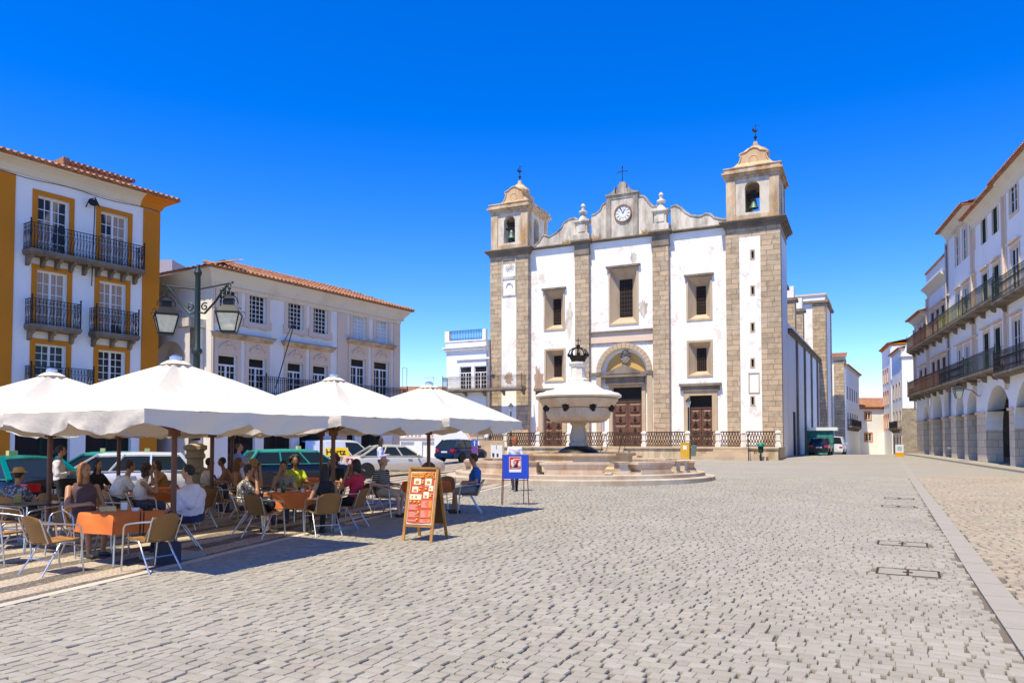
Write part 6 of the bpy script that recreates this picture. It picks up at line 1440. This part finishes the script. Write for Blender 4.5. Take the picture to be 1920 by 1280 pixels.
MB().box(-w, w, 0, .05, aw*.35, aw).build('panel', m_paper, pb); MB().box(-w, w, -.01, .06, 0, aw*.35).build('base', flat('sign_orange', (.75, .35, .02)), pb); MB().box(-w*.6, w*.6, -.006, -.001, aw*.5, aw*.85).build('picture', flat('sign_pale_blue', (.35, .5, .6)), pb)
# ---------------------------------------------------------------- cars
def carpaint(name, c): return mat(name, c, .22, .25, var=.02, spec=.6)
m_black = carpaint('black_paint', (.010, .011, .016)); m_mint = carpaint('mint_green_paint', (.03, .33, .25)); m_teal = carpaint('teal_paint', (.0, .20, .165)); m_cwhite = carpaint('car_white', (.75, .75, .74)); m_cbeige = carpaint('car_beige', (.62, .56, .45)); m_navy = carpaint('navy_paint', (.01, .03, .10))
m_tyre = mat('tyre', (.015, .015, .015), .85); m_rim = mat('wheel_rim', (.35, .35, .36), .35, .8); m_tail = mat('tail_lamp', (.45, .015, .02), .2); m_plate = mat('number_plate', (.7, .7, .68), .5)
KIND = dict(  # length, width, body stations (y, ztop), roof: rear base, rear top, front top, front base, belt z, roof z
    sedan=(4.6, .88, [(-2.3, .78), (-2.22, .93), (-1.4, .97), (0, .97), (.9, .95), (1.9, .82), (2.2, .7), (2.3, .55)], -1.75, -.95, .35, 1.15, .95, 1.42),
    wagon=(4.7, .88, [(-2.35, .8), (-2.3, .95), (-1.4, .98), (0, .97), (.9, .95), (1.9, .82), (2.25, .7), (2.35, .55)], -2.28, -1.85, .35, 1.15, .95, 1.45),
    hatch=(4.0, .84, [(-2.0, .8), (-1.95, .95), (-1.2, .97), (0, .96), (.8, .94), (1.6, .82), (1.9, .7), (2.0, .55)], -1.92, -1.35, .3, 1.1, .95, 1.45),
    van=(4.3, .88, [(-2.15, 1.0), (-2.13, 1.1), (-1.2, 1.1), (0, 1.08), (.9, 1.02), (1.7, .9), (2.05, .72), (2.15, .55)], -2.12, -2.02, .45, 1.35, 1.07, 1.85))
def car(px, D, heading, kind, label, body, roof=None, cat='car', taxi=False, light_red=True, plate=True):
    Ln, W, st, rb, rt, ft, fb, bz, rz_ = KIND[kind]; roof = roof or body
    o = thing('parked_van' if kind == 'van' else ('taxi' if taxi else 'parked_car'), (0, 0, 0), label, cat, 'vehicles parked behind the cafe' if px < 900 else None); place(o, px, D, heading)
    mb = MB(); vs = []; st2 = [(st[0][0], st[0][1]-.25)]+st; n = len(st)
    for i, (y, zt) in enumerate(st):
        e = 1 - .12*max(0, (abs(y)-Ln/2+.45)/.45)**2; w = W*e
        half = [(w*.86, .22), (w*.97, .32), (w, .6), (w*.985, zt-.12), (w*.90, zt-.02), (w*.6, zt+.02)]
        vs += [(x, y, z) for x, z in half]+[(-x, y, z) for x, z in half[::-1]]
    k = 12; mb.add(vs, [(i*k+j, i*k+(j+1) % k, (i+1)*k+(j+1) % k, (i+1)*k+j) for i in range(n-1) for j in range(k)]+[tuple(range(k))[::-1], tuple((n-1)*k+j for j in range(k))])
    bo = mb.build('body', body, o, 35)
    wb, wt = W*.93, W*.70; B = [(-wb, rb, bz-.03), (wb, rb, bz-.03), (wb, fb, bz-.03), (-wb, fb, bz-.03)]; T = [(-wt, rt, rz_-.02), (wt, rt, rz_-.02), (wt, ft, rz_-.03), (-wt, ft, rz_-.03)]
    gm = body if False else m_carglass
    MB().add(B+T, [(0, 1, 2, 3), (4, 7, 6, 5), (0, 4, 5, 1), (1, 5, 6, 2), (2, 6, 7, 3), (3, 7, 4, 0)]).build('window', gm, o)
    mb = MB(); V3 = Vector
    def pil(a, b, w1, w2_=None): mb.bar(a, b, w1, w2_)
    for s in (-1, 1):
        pil((s*wb, rb+.03, bz-.02), (s*wt, rt, rz_), .10, .07); pil((s*wb, fb-.03, bz-.02), (s*wt, ft, rz_-.01), .07, .05)
        for t in ((.45,) if kind == 'hatch' else (.36, .68)): yb = rb+(fb-rb)*t; yt = rt+(ft-rt)*t; pil((s*wb*1.0, yb, bz-.02), (s*wt*1.005, yt, rz_-.01), .05, .05)
        pil((s*wb*1.005, rb, bz-.0), (s*wb*1.005, fb, bz-.0), .04, .03)
    vs = []
    for x, dz_ in ((-wt-.02, -.03), (-wt*.8, .02), (0, .045), (wt*.8, .02), (wt+.02, -.03)):
        for y, dy in ((rt-.05, -.04), (rt+.15, .0), ((rt+ft)/2, .02), (ft-.15, .0), (ft+.06, -.04)): vs.append((x, y, rz_+dz_+dy))
    k = len(vs); mb.add(vs+[(a, b, c-.05) for a, b, c in vs], [(i*5+j, i*5+j+1, (i+1)*5+j+1, (i+1)*5+j) for i in range(4) for j in range(4)]+[(k+j, k+j+1, j+1, j) for j in range(4)]+[(20+j, 21+j, k+21+j, k+20+j) for j in range(4)]+[(i*5, k+i*5, k+i*5+5, i*5+5) for i in range(4)]+[(i*5+4, k+i*5+4, k+i*5+9, i*5+9) for i in range(4)])
    if kind == 'van':     # blind sides
        for s in (-1, 1):
            q = [(s*(wb+.005), rb+.0, bz-.05), (s*(wb+.005), -.05, bz-.05), (s*(wt+.012), -.12, rz_-.0), (s*(wt+.012), rt-.02, rz_-.0)]; mb.add(q, [(0, 1, 2, 3)])
    mb.build('roof', roof, o, 30)
    for sx in (-1, 1):
        for y in (-Ln/2+.85, Ln/2-.85):
            mb = MB(Matrix.Translation((sx*(W-.09), y, .31)) @ Matrix.Rotation(math.pi/2, 4, 'Y')); mb.lathe([(.2, -.1), (.29, -.1), (.315, -.07), (.315, .07), (.29, .1), (.2, .1)], 24); wl_ = mb.build('wheel', m_tyre, o, 40)
            mb = MB(Matrix.Translation((sx*(W-.09), y, .31)) @ Matrix.Rotation(math.pi/2, 4, 'Y')); mb.lathe([(.2, -.095*1), (.05, -.07), (.05, .07), (.2, .095)], 16); mb.build('rim', m_rim, wl_)
            mb = MB(Matrix.Translation((sx*(W-.02), y, .31)) @ Matrix.Rotation(math.pi/2, 4, 'Y')); mb.lathe([(.36, -.022), (.36, .022)], 24); mb.build('wheel_arch', m_dark, o)
    for s in (-1, 1):
        mb = MB(); yr = -Ln/2; w = W*.86
        mb.add([(s*w, yr-.0, .66), (s*w*1.1, yr+.22, .66), (s*w*1.1, yr+.22, .86), (s*w, yr-.01, .86), (s*w*.62, yr-.02, .70), (s*w*.62, yr-.02, .84)], [(0, 1, 2, 3), (4, 0, 3, 5)]); mb.box(s*w*.62 if s > 0 else s*w, s*w if s > 0 else s*w*.62, yr-.02, yr+.02, .68, .86); mb.build('tail_lamp', m_tail, o)
        MB().ball((s*W*.72, Ln/2-.08, .62), (.14, .1, .07), 8, 5).build('headlight', m_rim, o)
        MB().ball((s*(W+.08), fb-.25, bz+.05), (.09, .05, .07), 8, 5).build('mirror', body, o)
    mb = MB(); mb.box(-W*.92, W*.92, -Ln/2-.06, -Ln/2+.05, .34, .58); mb.build('rear_bumper', body, o, 30)
    for s in (-1, 1):
        for y in ((-.55, .55) if kind != 'hatch' else (.1,)): MB().box(*sorted((s*W*.99, s*(W+.025))), y-.1, y+.1, .80, .83).build('door_handle', body, o)
    if plate:
        pl = MB().box(-.25, .25, -Ln/2-.075, -Ln/2-.062, .62, .73).build('number_plate', m_plate, o); MB().box(-.25, -.21, -Ln/2-.078, -Ln/2-.0755, .62, .73).build('plate_band', flat('plate_blue', (.01, .05, .4)), pl)
    if taxi: MB().box(-.1, .1, -.2, -.06, rz_+.05, rz_+.16).build('roof_sign', flat('taxi_light', (.6, .55, .2)), o)
    return o
tx = car(18, 18.2, 300, 'sedan', 'black taxi with a teal roof behind the man in the straw hat', m_black, m_teal, 'taxi', True)
car(186, 26, 250, 'wagon', 'black taxi with mint green roof behind the white estate car', m_black, m_mint, 'taxi', True)
car(212, 22.5, 245, 'wagon', 'white estate car behind the waitress, in front of the mint-roofed taxi', m_cwhite)
car(285, 24.5, 60, 'hatch', 'black and teal-roofed taxi left of the lamp plinth', m_black, m_teal, 'taxi', True)
car(566, 29, 55, 'wagon', 'black estate taxi with mint green roof and red tail lamp, mid-row', m_black, m_mint, 'taxi', True)
van = car(646, 38.5, 64, 'van', 'white hire van with a yellow stripe lettered in black', m_cwhite, None, 'van')
car(738, 35.2, 66, 'sedan', 'beige saloon with red tail lamps behind the long-haired woman', m_cbeige)
car(866, 50, 30, 'hatch', 'dark blue car partly hidden by the fountain basin', m_navy)
W = .88
mb = MB(); xs_ = W+.012
yel2 = flat('hire_yellow', (.80, .52, .0))
for s in (1,): mb.add([(xs_-.05, -1.15, 1.07), (xs_-.05, .1, 1.07), (xs_-.17, .0, 1.52), (xs_-.17, -1.15, 1.52)], [(0, 1, 2, 3)])
pn = mb.build('yellow_panel', yel2, van)
p0 = Vector((xs_-.10, -.62, 1.29)); text_mesh('Hertz', .42, frameM(p0, (0, 1, 0), (-.12/.45, 0, 1)), m_iron, 'lettering', pn, ext=.004, bold=.006)
q = at(1539, 66); bk = car(1539, 66, 28, 'hatch', 'black hatchback parked by the side door of the church, seen from behind', m_black, cat='car')
car(1567, 78, 28, 'van', 'small white van parked behind the black hatchback', m_cwhite, cat='van')
# tarpaulin enclosure beside the church
q = at(1527, 71); en = thing('site_enclosure', q, 'teal-netted hut with a white roof beside the church wall', 'site hut', rz=math.atan2(CH.u.y, CH.u.x)); z1 = zat(802, 71)-q.z
mb = MB(); mb.box(-1.6, 1.6, 0, 2.5, 0, z1-.25)
for i in range(9): mb.box(-1.6+.4*i-.02, -1.6+.4*i+.02, -.03, 0, 0, z1-.25)
mb.build('netting', mat('teal_netting', (.03, .20, .19), .8, var=.5, scale=3), en); MB().box(-1.0, 2.0, -.2, 2.7, z1-.25, z1+.05).build('roof', m_cwhite, en)
# ---------------------------------------------------------------- people
def remesh(mb, vox=.014, it=4):
    me = bpy.data.meshes.new('t'); me.from_pydata(mb.v, [], mb.f); o = bpy.data.objects.new('t', me); col.objects.link(o)
    m = o.modifiers.new('r', 'REMESH'); m.mode = 'VOXEL'; m.voxel_size = vox
    s = o.modifiers.new('s', 'SMOOTH'); s.factor = .5; s.iterations = it
    dg = bpy.context.evaluated_depsgraph_get(); e = o.evaluated_get(dg).data
    n = len(e.vertices); co = np.zeros(n*3, dtype=np.float32); e.vertices.foreach_get('co', co); fs = [tuple(p.vertices) for p in e.polygons]
    out = MB(); out.v = [tuple(map(float, c)) for c in co.reshape(-1, 3)]; out.f = fs; out.m = [0]*len(fs); bpy.data.objects.remove(o); return out
def loft(mb, rings, n=14):
    vs = []
    for c, rx, ry in rings: vs += [(c[0]+rx*math.cos(2*math.pi*j/n), c[1]+ry*math.sin(2*math.pi*j/n), c[2]) for j in range(n)]
    k = len(rings); mb.add(vs, [(i*n+j, i*n+(j+1) % n, (i+1)*n+(j+1) % n, (i+1)*n+j) for i in range(k-1) for j in range(n)]+[tuple(range(n))[::-1], tuple((k-1)*n+j for j in range(n))])
def skinmat(name, c):
    if name in _mc: return _mc[name]
    m = mat(name, c, .5, var=.06); m.node_tree.nodes['Principled BSDF'].inputs['Subsurface Weight'].default_value = .08; m.node_tree.nodes['Principled BSDF'].inputs['Subsurface Scale'].default_value = .02; return m
m_eye = mat('eye_dark', (.02, .015, .012), .3); m_lip = mat('lips', (.30, .08, .06), .5)
SK = dict(light=(.52, .29, .19), tan=(.40, .20, .11), dark=(.26, .12, .06), pink=(.58, .32, .24))
def hand(mb, w, d, n_up, side, m=0):
    """palm, four curled fingers of different lengths and a thumb leaving the side of the palm"""
    d = Vector(d).normalized(); s = d.cross(Vector(n_up)); s = s.normalized() if s.length > .05 else Vector((side, 0, 0)); n_ = s.cross(d).normalized(); w = Vector(w)
    mb.cap(w, w+d*.075, .026, .034, 8, m); mb.cap(w+s*.02+d*.03, w+s*.02+d*.075, .018, .017, 6, m); mb.cap(w-s*.02+d*.03, w-s*.02+d*.075, .018, .017, 6, m)
    for k, (o_, l) in enumerate(((-.03, .058), (-.010, .07), (.011, .066), (.031, .05))):
        a = w+d*.078+s*o_; b = a+d*l*.5-n_*.008; c = b+d*l*.35-n_*l*.35; mb.cap(a, b, .0095, .0085, 6, m); mb.cap(b, c, .0085, .007, 6, m)
    t0 = w+d*.03-s*.03*side; t1 = t0-s*.028*side+d*.03-n_*.01; mb.cap(t0, t1, .012, .010, 6, m); mb.cap(t1, t1+d*.028-n_*.006, .010, .008, 6, m)
def person(px, D, heading, label, pose='seat', lean=0, arms=('table', 'table'), yaw=0, pitch=0, shirt=((.8, .8, .8), 'tee'), legs=((.05, .06, .1), 'long'), hair=((.03, .02, .015), 'short'), skin='tan', wide=1.0, k=1.0, chair_label=None, glasses=False, hat=None, group=None, stripes=None, bk=0):
    q = at(px, D); o = thing('person', q, label, 'person', group); o.rotation_euler.z = -R(heading)
    sit = pose == 'seat'; S_ = Matrix.Scale(k, 4); W = .17*wide
    hz = .55 if sit else .93; hy = -.10+bk if sit else 0
    if sit and chair_label: put_chair(px, D, heading, chair_label)
    sy = hy-.06+lean; sz = hz+.46-.35*abs(lean)*.6; ny = sy+.03+lean*.25; hc = Vector((0, ny+.03+lean*.2, sz+.235-.05*abs(lean)))
    RH = Matrix.Translation(hc) @ Matrix.Rotation(-R(yaw), 4, 'Z') @ Matrix.Rotation(-R(pitch), 4, 'X')
    J = {}
    for s, nm in ((-1, arms[0]), (1, arms[1])):
        sh = Vector((s*W*1.06, sy, sz-.02))
        e, w = dict(table=((s*.27*wide**.5, sy+.16, sz-.27), (s*.12, sy+.40, sz-.24)), face=((s*.2, sy+.26, sz-.22), (s*.055, hc.y+.13, hc.z-.10)),
            lap=((s*.27*wide**.5, sy+.04, sz-.29), (s*.10, sy+.30, sz-.36)), rest=((s*.30*wide**.5, sy-.02, sz-.28), (s*.27, sy+.25, sz-.30)), down=((s*.25, sy-.03, sz-.30), (s*.25, sy+.06, sz-.55)),
            hold=((s*.24, sy+.0, sz-.29), (s*.08, sy+.26, sz-.25)), chest=((s*.28*wide**.5, sy+.08, sz-.26), (s*.05, sy+.24, sz-.03)))[nm]
        J[s] = (sh, Vector(e), Vector(w))
    if sit: LG = {s: (Vector((s*.10, hy, hz)), Vector((s*.13, hy+.44, .50)), Vector((s*.12, hy+.42+(.06 if s > 0 else -.04), .09))) for s in (-1, 1)}
    elif pose == 'walk': LG = {s: (Vector((s*.09, 0, hz)), Vector((s*.09, s*.08+.03, .49)), Vector((s*.08, s*.20-.05, .09+(.06 if s < 0 else 0)))) for s in (-1, 1)}
    else: LG = {s: (Vector((s*.09, 0, hz)), Vector((s*.11, .02, .49)), Vector((s*.12, -.02, .09))) for s in (-1, 1)}
    # continuous body
    mb = MB(); mb.M = RH; mb.ball((0, 0, .01), (.073, .092, .108), 14, 10); mb.ball((0, .022, -.055), (.05, .06, .06), 12, 8); mb.cap((0, .083, .0), (0, .102, -.022), .010, .014, 8); mb.M = I4
    mb.cap((0, ny-.01, sz-.02), hc+Vector((0, -.01, -.06)), .055, .05, 12)
    def torso(mb, g, top=True):
        R_ = [((0, hy, hz-.09), (W*.85+g)*1, .115*wide+g), ((0, hy, hz), W*.95+g, .13*wide+g), ((0, hy+(sy-hy)*.35, hz+(sz-hz)*.35), W*.82*wide**.5+g, .115*wide+g), ((0, hy+(sy-hy)*.7, hz+(sz-hz)*.7), W*.95+g, .12*wide+g), ((0, sy, sz-.03), W*1.0+g, .095*wide+g), ((0, sy, sz+.02), W*.75+g*.6, .07+g*.6), ((0, ny-.02, sz+.055), .075+g*.4, .06+g*.4)]
        loft(mb, R_)
    torso(mb, 0)
    for s in (-1, 1):
        a, e, w = J[s]; mb.cap(a, e, .05*wide**.5, .038, 10); mb.cap(e, w, .038, .026, 10); h_, kn, an = LG[s]; mb.cap(h_, kn, .085*wide**.5, .058, 10); mb.cap(kn, an, .055, .036, 10)
        mb.cap(an+Vector((0, -.03, -.045)), an+Vector((s*.01, .14, -.06)), .038, .028, 8)
    b = remesh(mb, .013, 3)
    for s in (-1, 1): a, e, w = J[s]; hand(b, w-(w-e).normalized()*.01, (w-e), (0, -1, .3) if arms[0 if s < 0 else 1] in ('face', 'chest') else (0, 0, 1), s)
    b.M = RH
    for s in (-1, 1):
        b.ball((s*.030, .081, .012), (.012, .008, .006), 8, 5, 1); b.ball((s*.030, .084, .028), (.018, .005, .004), 6, 4, 1); b.ball((s*.074, .0, -.01), (.012, .022, .03), 8, 5, 0)
        b.ball((s*.011, .098, -.024), (.006, .006, .005), 6, 4, 0)
    b.ball((0, .086, -.055), (.022, .007, .007), 10, 5, 2); b.M = I4
    b.v = [tuple(Vector(v)*k) for v in b.v]
    b.build('body', [skinmat('skin_'+skin, SK[skin]), m_eye, m_lip], o, 180)
    def garment(name, mb, c, vox=.015, extra=None):
        g = remesh(mb, vox, 3); rr = random.Random(int(px)); ph = rr.uniform(0, 6)
        g.v = [tuple(Vector((x*(1+.012*math.sin(z*38+x*14+ph)), y*(1+.0)+.006*math.sin(z*31+x*22+ph), z))*k) for x, y, z in g.v]
        key = 'cloth_%.2f_%.2f_%.2f' % c; m = extra or mat(key, c, .9, var=.07, scale=12, bump=.35, bscale=30); return g.build(name, m, o, 180)
    c, kind = shirt; mb = MB(); torso(mb, .014)
    if kind == 'dress' and sit: pass
    if kind not in ('tank', 'none'):
        for s in (-1, 1):
            a, e, w = J[s]; f = dict(tee=.62, long=1.0).get(kind, .62); mb.cap(a, a.lerp(e, f), .066*wide**.5, .056*wide**.5, 10)
            if kind == 'long': mb.cap(e, e.lerp(w, .82), .055, .042, 10)
    if kind == 'tank':
        for s in (-1, 1): mb.cap((s*W*.72, sy+.02, sz-.06), (s*W*.5, sy-.01, sz+.03), .05, .035, 8)
    ex = None
    if stripes or kind == 'pattern' or label.find('plaid') >= 0 or label.find('floral') >= 0:
        t = NT('shirt_pattern'); tc = t.node('ShaderNodeTexCoord').outputs['Object']
        if stripes:
            sp_ = t.node('ShaderNodeSeparateXYZ'); t.link(tc, sp_.inputs[0]); fr = t.math('FRACT', t.math('MULTIPLY', sp_.outputs[2], 22)); x = t.mix(t.ramp(fr, .74, .76), c, stripes)
        else:
            v = t.node('ShaderNodeTexVoronoi', i_Scale=22.0); t.link(tc, v.inputs['Vector']); x = t.mix(t.ramp(v.outputs['Distance'], .35, .5), c, mul(c, .22))
        ex = t.done(x, .9)
    garment('shirt', mb, c, extra=ex)
    lc, lk = legs; mb = MB(); loft(mb, [((0, hy, hz-.10), W*.85+.016, .13*wide), ((0, hy, hz+.02), W*.98+.012, .14*wide+.012), ((0, hy, hz+.09), W*.9+.012, .125*wide+.01)])
    for s in (-1, 1):
        h_, kn, an = LG[s]
        if lk == 'short': mb.cap(h_, h_.lerp(kn, .85), .105*wide**.5, .085, 10)
        elif lk == 'skirt': mb.cap(h_, kn, .11*wide**.5, .085, 10); mb.cap((0, h_.y, h_.z), (0, kn.y, kn.z), .09, .07, 10)
        else: mb.cap(h_, kn, .10*wide**.5, .072, 10); mb.cap(kn, an, .07, .05, 10)
    garment('trousers' if lk == 'long' else ('shorts' if lk == 'short' else 'skirt'), mb, lc)
    for s in (-1, 1):
        an = LG[s][2]; sh = MB(); sh.cap(an+Vector((0, -.05, -.055)), an+Vector((s*.01, .15, -.065)), .045, .036, 8); sh.v = [(x*k, y*k, max(.002, z*k)) for x, y, z in sh.v]; sh.build('shoe', mat('shoe_dark', (.03, .025, .02), .6), o, 60)
    # hair
    hcol, st = hair
    mb = MB(RH)
    if st != 'bald':
        mb.ball((0, -.022, .035), (.086, .094, .102), 14, 10)
        if st in ('long', 'bob', 'curly', 'puff'):
            for s in (-1, 1): mb.cap((s*.055, -.01, .03), (s*.07, -.025, -.09 if st != 'long' else -.17), .036, .034, 8)
            mb.cap((0, -.06, .0), (0, -.075, -.10 if st != 'long' else -.27), .07, .06 if st != 'long' else .045, 10)
        if st in ('bun',): mb.ball((0, -.12, .0), .05, 10, 6)
        if st in ('curly', 'puff'):
            rr = random.Random(3)
            for _ in range(34):
                a = rr.uniform(0, 6.28); e = rr.uniform(-.4, 1.4); r_ = .10; y = math.sin(a)*math.cos(e)*r_
                if y > .05 and e < .7: continue
                mb.ball((math.cos(a)*math.cos(e)*r_, y-.03, math.sin(e)*r_+.03), .04 if st == 'curly' else .055, 8, 5)
        if st == 'quiff': mb.ball((0, .04, .11), (.06, .05, .035), 10, 6)
        h = remesh(mb, .009, 2)
        rr = random.Random(int(px)+1)
        h.v = [tuple(Vector((x+.003*math.sin(z*190+y*60), y+.003*math.sin(x*210), z))*k) for x, y, z in h.v]
        h.build('hair', mat('hair_%.2f_%.2f' % (hcol[0], hcol[1]), hcol, .5, var=.35, scale=40, bump=.8, bscale=120), o, 180)
    if st == 'bald':
        mb.tube([(-.078, -.02, -.03), (-.06, -.085, -.03), (0, -.10, -.03), (.06, -.085, -.03), (.078, -.02, -.03)], .018, 6); h = remesh(mb, .009, 2); h.v = [tuple(Vector(v)*k) for v in h.v]; h.build('hair', mat('hair_grey', (.4, .38, .36), .8), o, 180)
    if glasses:
        g = MB(RH); 
        for s in (-1, 1): g.ball((s*.032, .094, .010), (.026, .008, .019), 10, 6); g.bar((s*.058, .085, .014), (s*.078, .0, .01), .005)
        g.bar((-.01, .1, .016), (.01, .1, .016), .005); g.v = [tuple(Vector(v)*k) for v in g.v]; g.build('sunglasses', m_iron, o, 60)
    if hat:
        g = MB(RH); g.lathe([(.105, .07), (.098, .11), (.085, .15), (.05, .165), (.02, .158)], 20, (0, -.01, 0)); g.lathe([(.15, .062), (.15, .07), (.10, .082)], 20, (0, -.01, 0)); g.v = [tuple(Vector(v)*k) for v in g.v]; g.build('hat', mat('straw', (.55, .33, .13), .85, bump=.5, bscale=80), o, 60)
    return o
BLK = (.015, .014, .016); DK = (.022, .014, .010)
person(166, 11.7, 128, 'blonde woman in a brown vest top seated left of the nearest orange table', arms=('lap', 'table'), yaw=-22, shirt=((.10, .055, .06), 'tank'), legs=((.10, .07, .05), 'short'), hair=((.30, .13, .035), 'long'), skin='tan', k=1.04, wide=1.08, bk=.0, chair_label='chair under the blonde woman in the brown vest top')
person(341, 12.2, 238, 'large dark-haired woman in a loose white blouse at the nearest orange table', arms=('chest', 'lap'), yaw=22, shirt=((.68, .64, .70), 'long'), legs=((.02, .03, .09), 'long'), hair=((.012, .010, .012), 'short'), skin='light', wide=1.9, chair_label='chair under the large woman in the white blouse')
person(116, 16.4, 62, 'waitress with dark hair standing in a white shirt and dark tie', 'stand', arms=('hold', 'hold'), pitch=-8, shirt=((.62, .57, .55), 'long'), legs=(BLK, 'long'), hair=((.03, .014, .012), 'bun'), skin='tan', k=.97)
person(40, 13.6, 8, 'man in a straw hat and plaid shirt seen from behind at the left edge', arms=('table', 'table'), lean=.05, shirt=((.34, .36, .44), 'tee'), hair=(DK, 'short'), skin='tan', hat=True, k=.94, wide=1.1, chair_label='chair under the man in the straw hat')
person(232, 15.4, 48, 'broad man in a white T-shirt hunched over, seen from behind', arms=('table', 'table'), lean=.16, shirt=((.74, .70, .66), 'tee'), hair=((.05, .025, .015), 'short'), wide=1.3, k=1.04, chair_label='chair under the hunched man in the white T-shirt')
person(272, 14.9, 62, 'woman in a sleeveless white top seen from behind, elbow raised', arms=('table', 'face'), lean=.12, shirt=((.76, .72, .68), 'tank'), hair=((.05, .02, .015), 'curly'), wide=1.0, k=.98, chair_label='chair under the woman in the sleeveless white top')
person(192, 17.0, 105, 'woman with long black hair and black clothes in front of the white estate car', arms=('table', 'table'), shirt=(BLK, 'long'), hair=(BLK, 'long'), chair_label='chair under the long black-haired woman in black')
person(300, 18.0, 225, 'tanned diner resting on an elbow behind the sleeveless woman', arms=('face', 'table'), lean=.12, shirt=((.45, .22, .05), 'tank'), hair=((.06, .03, .02), 'bob'), chair_label='chair under the tanned diner behind the sleeveless woman')
person(396, 18.3, 55, 'dark-haired man in a cream T-shirt seen from behind right of the lamp plinth', arms=('table', 'table'), lean=.06, shirt=((.60, .52, .42), 'tee'), hair=(DK, 'short'), skin='dark', k=1.0, chair_label='chair under the man in the cream T-shirt')
person(424, 20.2, 245, 'bare-armed man leaning over a table, facing the man in the cream T-shirt', arms=('table', 'table'), lean=.14, shirt=((.30, .14, .08), 'tank'), hair=(DK, 'short'), skin='dark', chair_label='chair under the bare-armed man leaning over the table')
person(450, 22.0, 100, 'man standing in a sky-blue shirt and white shorts looking down', 'stand', arms=('hold', 'hold'), pitch=-18, shirt=((.16, .30, .72), 'long'), legs=((.7, .68, .62), 'short'), hair=((.10, .06, .04), 'short'), skin='pink', k=.98)
person(458, 17.2, 70, 'woman with long ginger-brown hair seen from behind', arms=('table', 'rest'), shirt=((.30, .14, .06), 'tank'), hair=((.16, .06, .02), 'long'), skin='tan', chair_label='chair under the woman with long ginger-brown hair')
person(487, 16.0, 85, 'blonde woman in sunglasses raising a drink to her mouth', arms=('table', 'face'), shirt=((.14, .07, .05), 'tank'), hair=((.32, .17, .06), 'bob'), skin='tan', glasses=True, chair_label='chair under the blonde woman with the drink')
person(470, 14.35, 75, 'short-haired woman in a floral black and white blouse with both hands at her face', arms=('face', 'face'), lean=.06, shirt=((.52, .48, .42), 'tee'), legs=((.06, .05, .06), 'skirt'), hair=(DK, 'short'), skin='tan', k=.96, wide=1.15, chair_label='chair under the woman in the floral blouse')
person(533, 16.2, 172, 'young man in a grey T-shirt facing the viewer behind the green bottle', arms=('table', 'face'), lean=.10, shirt=((.27, .24, .22), 'tee'), hair=(DK, 'quiff'), skin='tan', k=.97, chair_label='chair under the young man in the grey T-shirt')
person(556, 17.7, 150, 'dark-haired person in a lime yellow top behind the young man in grey', arms=('table', 'table'), shirt=((.42, .50, .03), 'tee'), hair=(BLK, 'puff'), skin='dark', chair_label='chair under the person in the lime yellow top')
person(608, 13.95, 325, 'woman in a black sleeveless top with dark hair, back to the viewer', arms=('rest', 'table'), lean=.06, shirt=(BLK, 'tank'), legs=(BLK, 'long'), hair=((.015, .008, .007), 'long'), skin='tan', k=.96, chair_label='chair under the woman in the black sleeveless top')
person(658, 15.1, 285, 'woman in a magenta T-shirt with both hands raised to her face', arms=('face', 'face'), shirt=((.50, .02, .06), 'tee'), legs=(BLK, 'long'), hair=(BLK, 'bob'), skin='tan', chair_label='chair under the woman in the magenta T-shirt')
person(622, 17.6, 200, 'curly red-brown haired diner between the two poles', arms=('table', 'face'), shirt=(BLK, 'tee'), hair=((.09, .03, .015), 'curly'), skin='tan', k=1.02, chair_label='chair under the curly-haired diner')
person(727, 17.2, 112, 'bald elderly man in a navy and white striped shirt', arms=('rest', 'rest'), shirt=((.012, .018, .025), 'tee'), stripes=(.55, .55, .52), legs=((.45, .38, .28), 'short'), hair=((.4, .38, .36), 'bald'), skin='pink', glasses=False, wide=1.2, chair_label='chair under the elderly man in the striped shirt')
person(880, 17.9, 268, 'man in a royal blue T-shirt and patterned shorts at the right end of the cafe', arms=('rest', 'rest'), shirt=((.012, .10, .38), 'tee'), legs=((.22, .21, .20), 'short'), hair=((.03, .015, .01), 'quiff'), skin='tan', glasses=True, wide=1.1, k=1.02, chair_label='chair under the man in the royal blue T-shirt')
person(716, 27.5, 75, 'long-haired woman standing in a pale lilac shirt carrying a brown bag', 'stand', arms=('hold', 'hold'), shirt=((.55, .55, .72), 'long'), legs=((.015, .02, .025), 'long'), hair=((.02, .010, .01), 'long'), skin='light', k=1.0)
person(965, 24.6, 352, 'red-haired woman in white walking away behind the blue notice board', 'walk', arms=('down', 'down'), shirt=((.66, .64, .66), 'tee'), legs=((.015, .02, .03), 'long'), hair=((.30, .08, .02), 'bob'), skin='light', k=1.02)
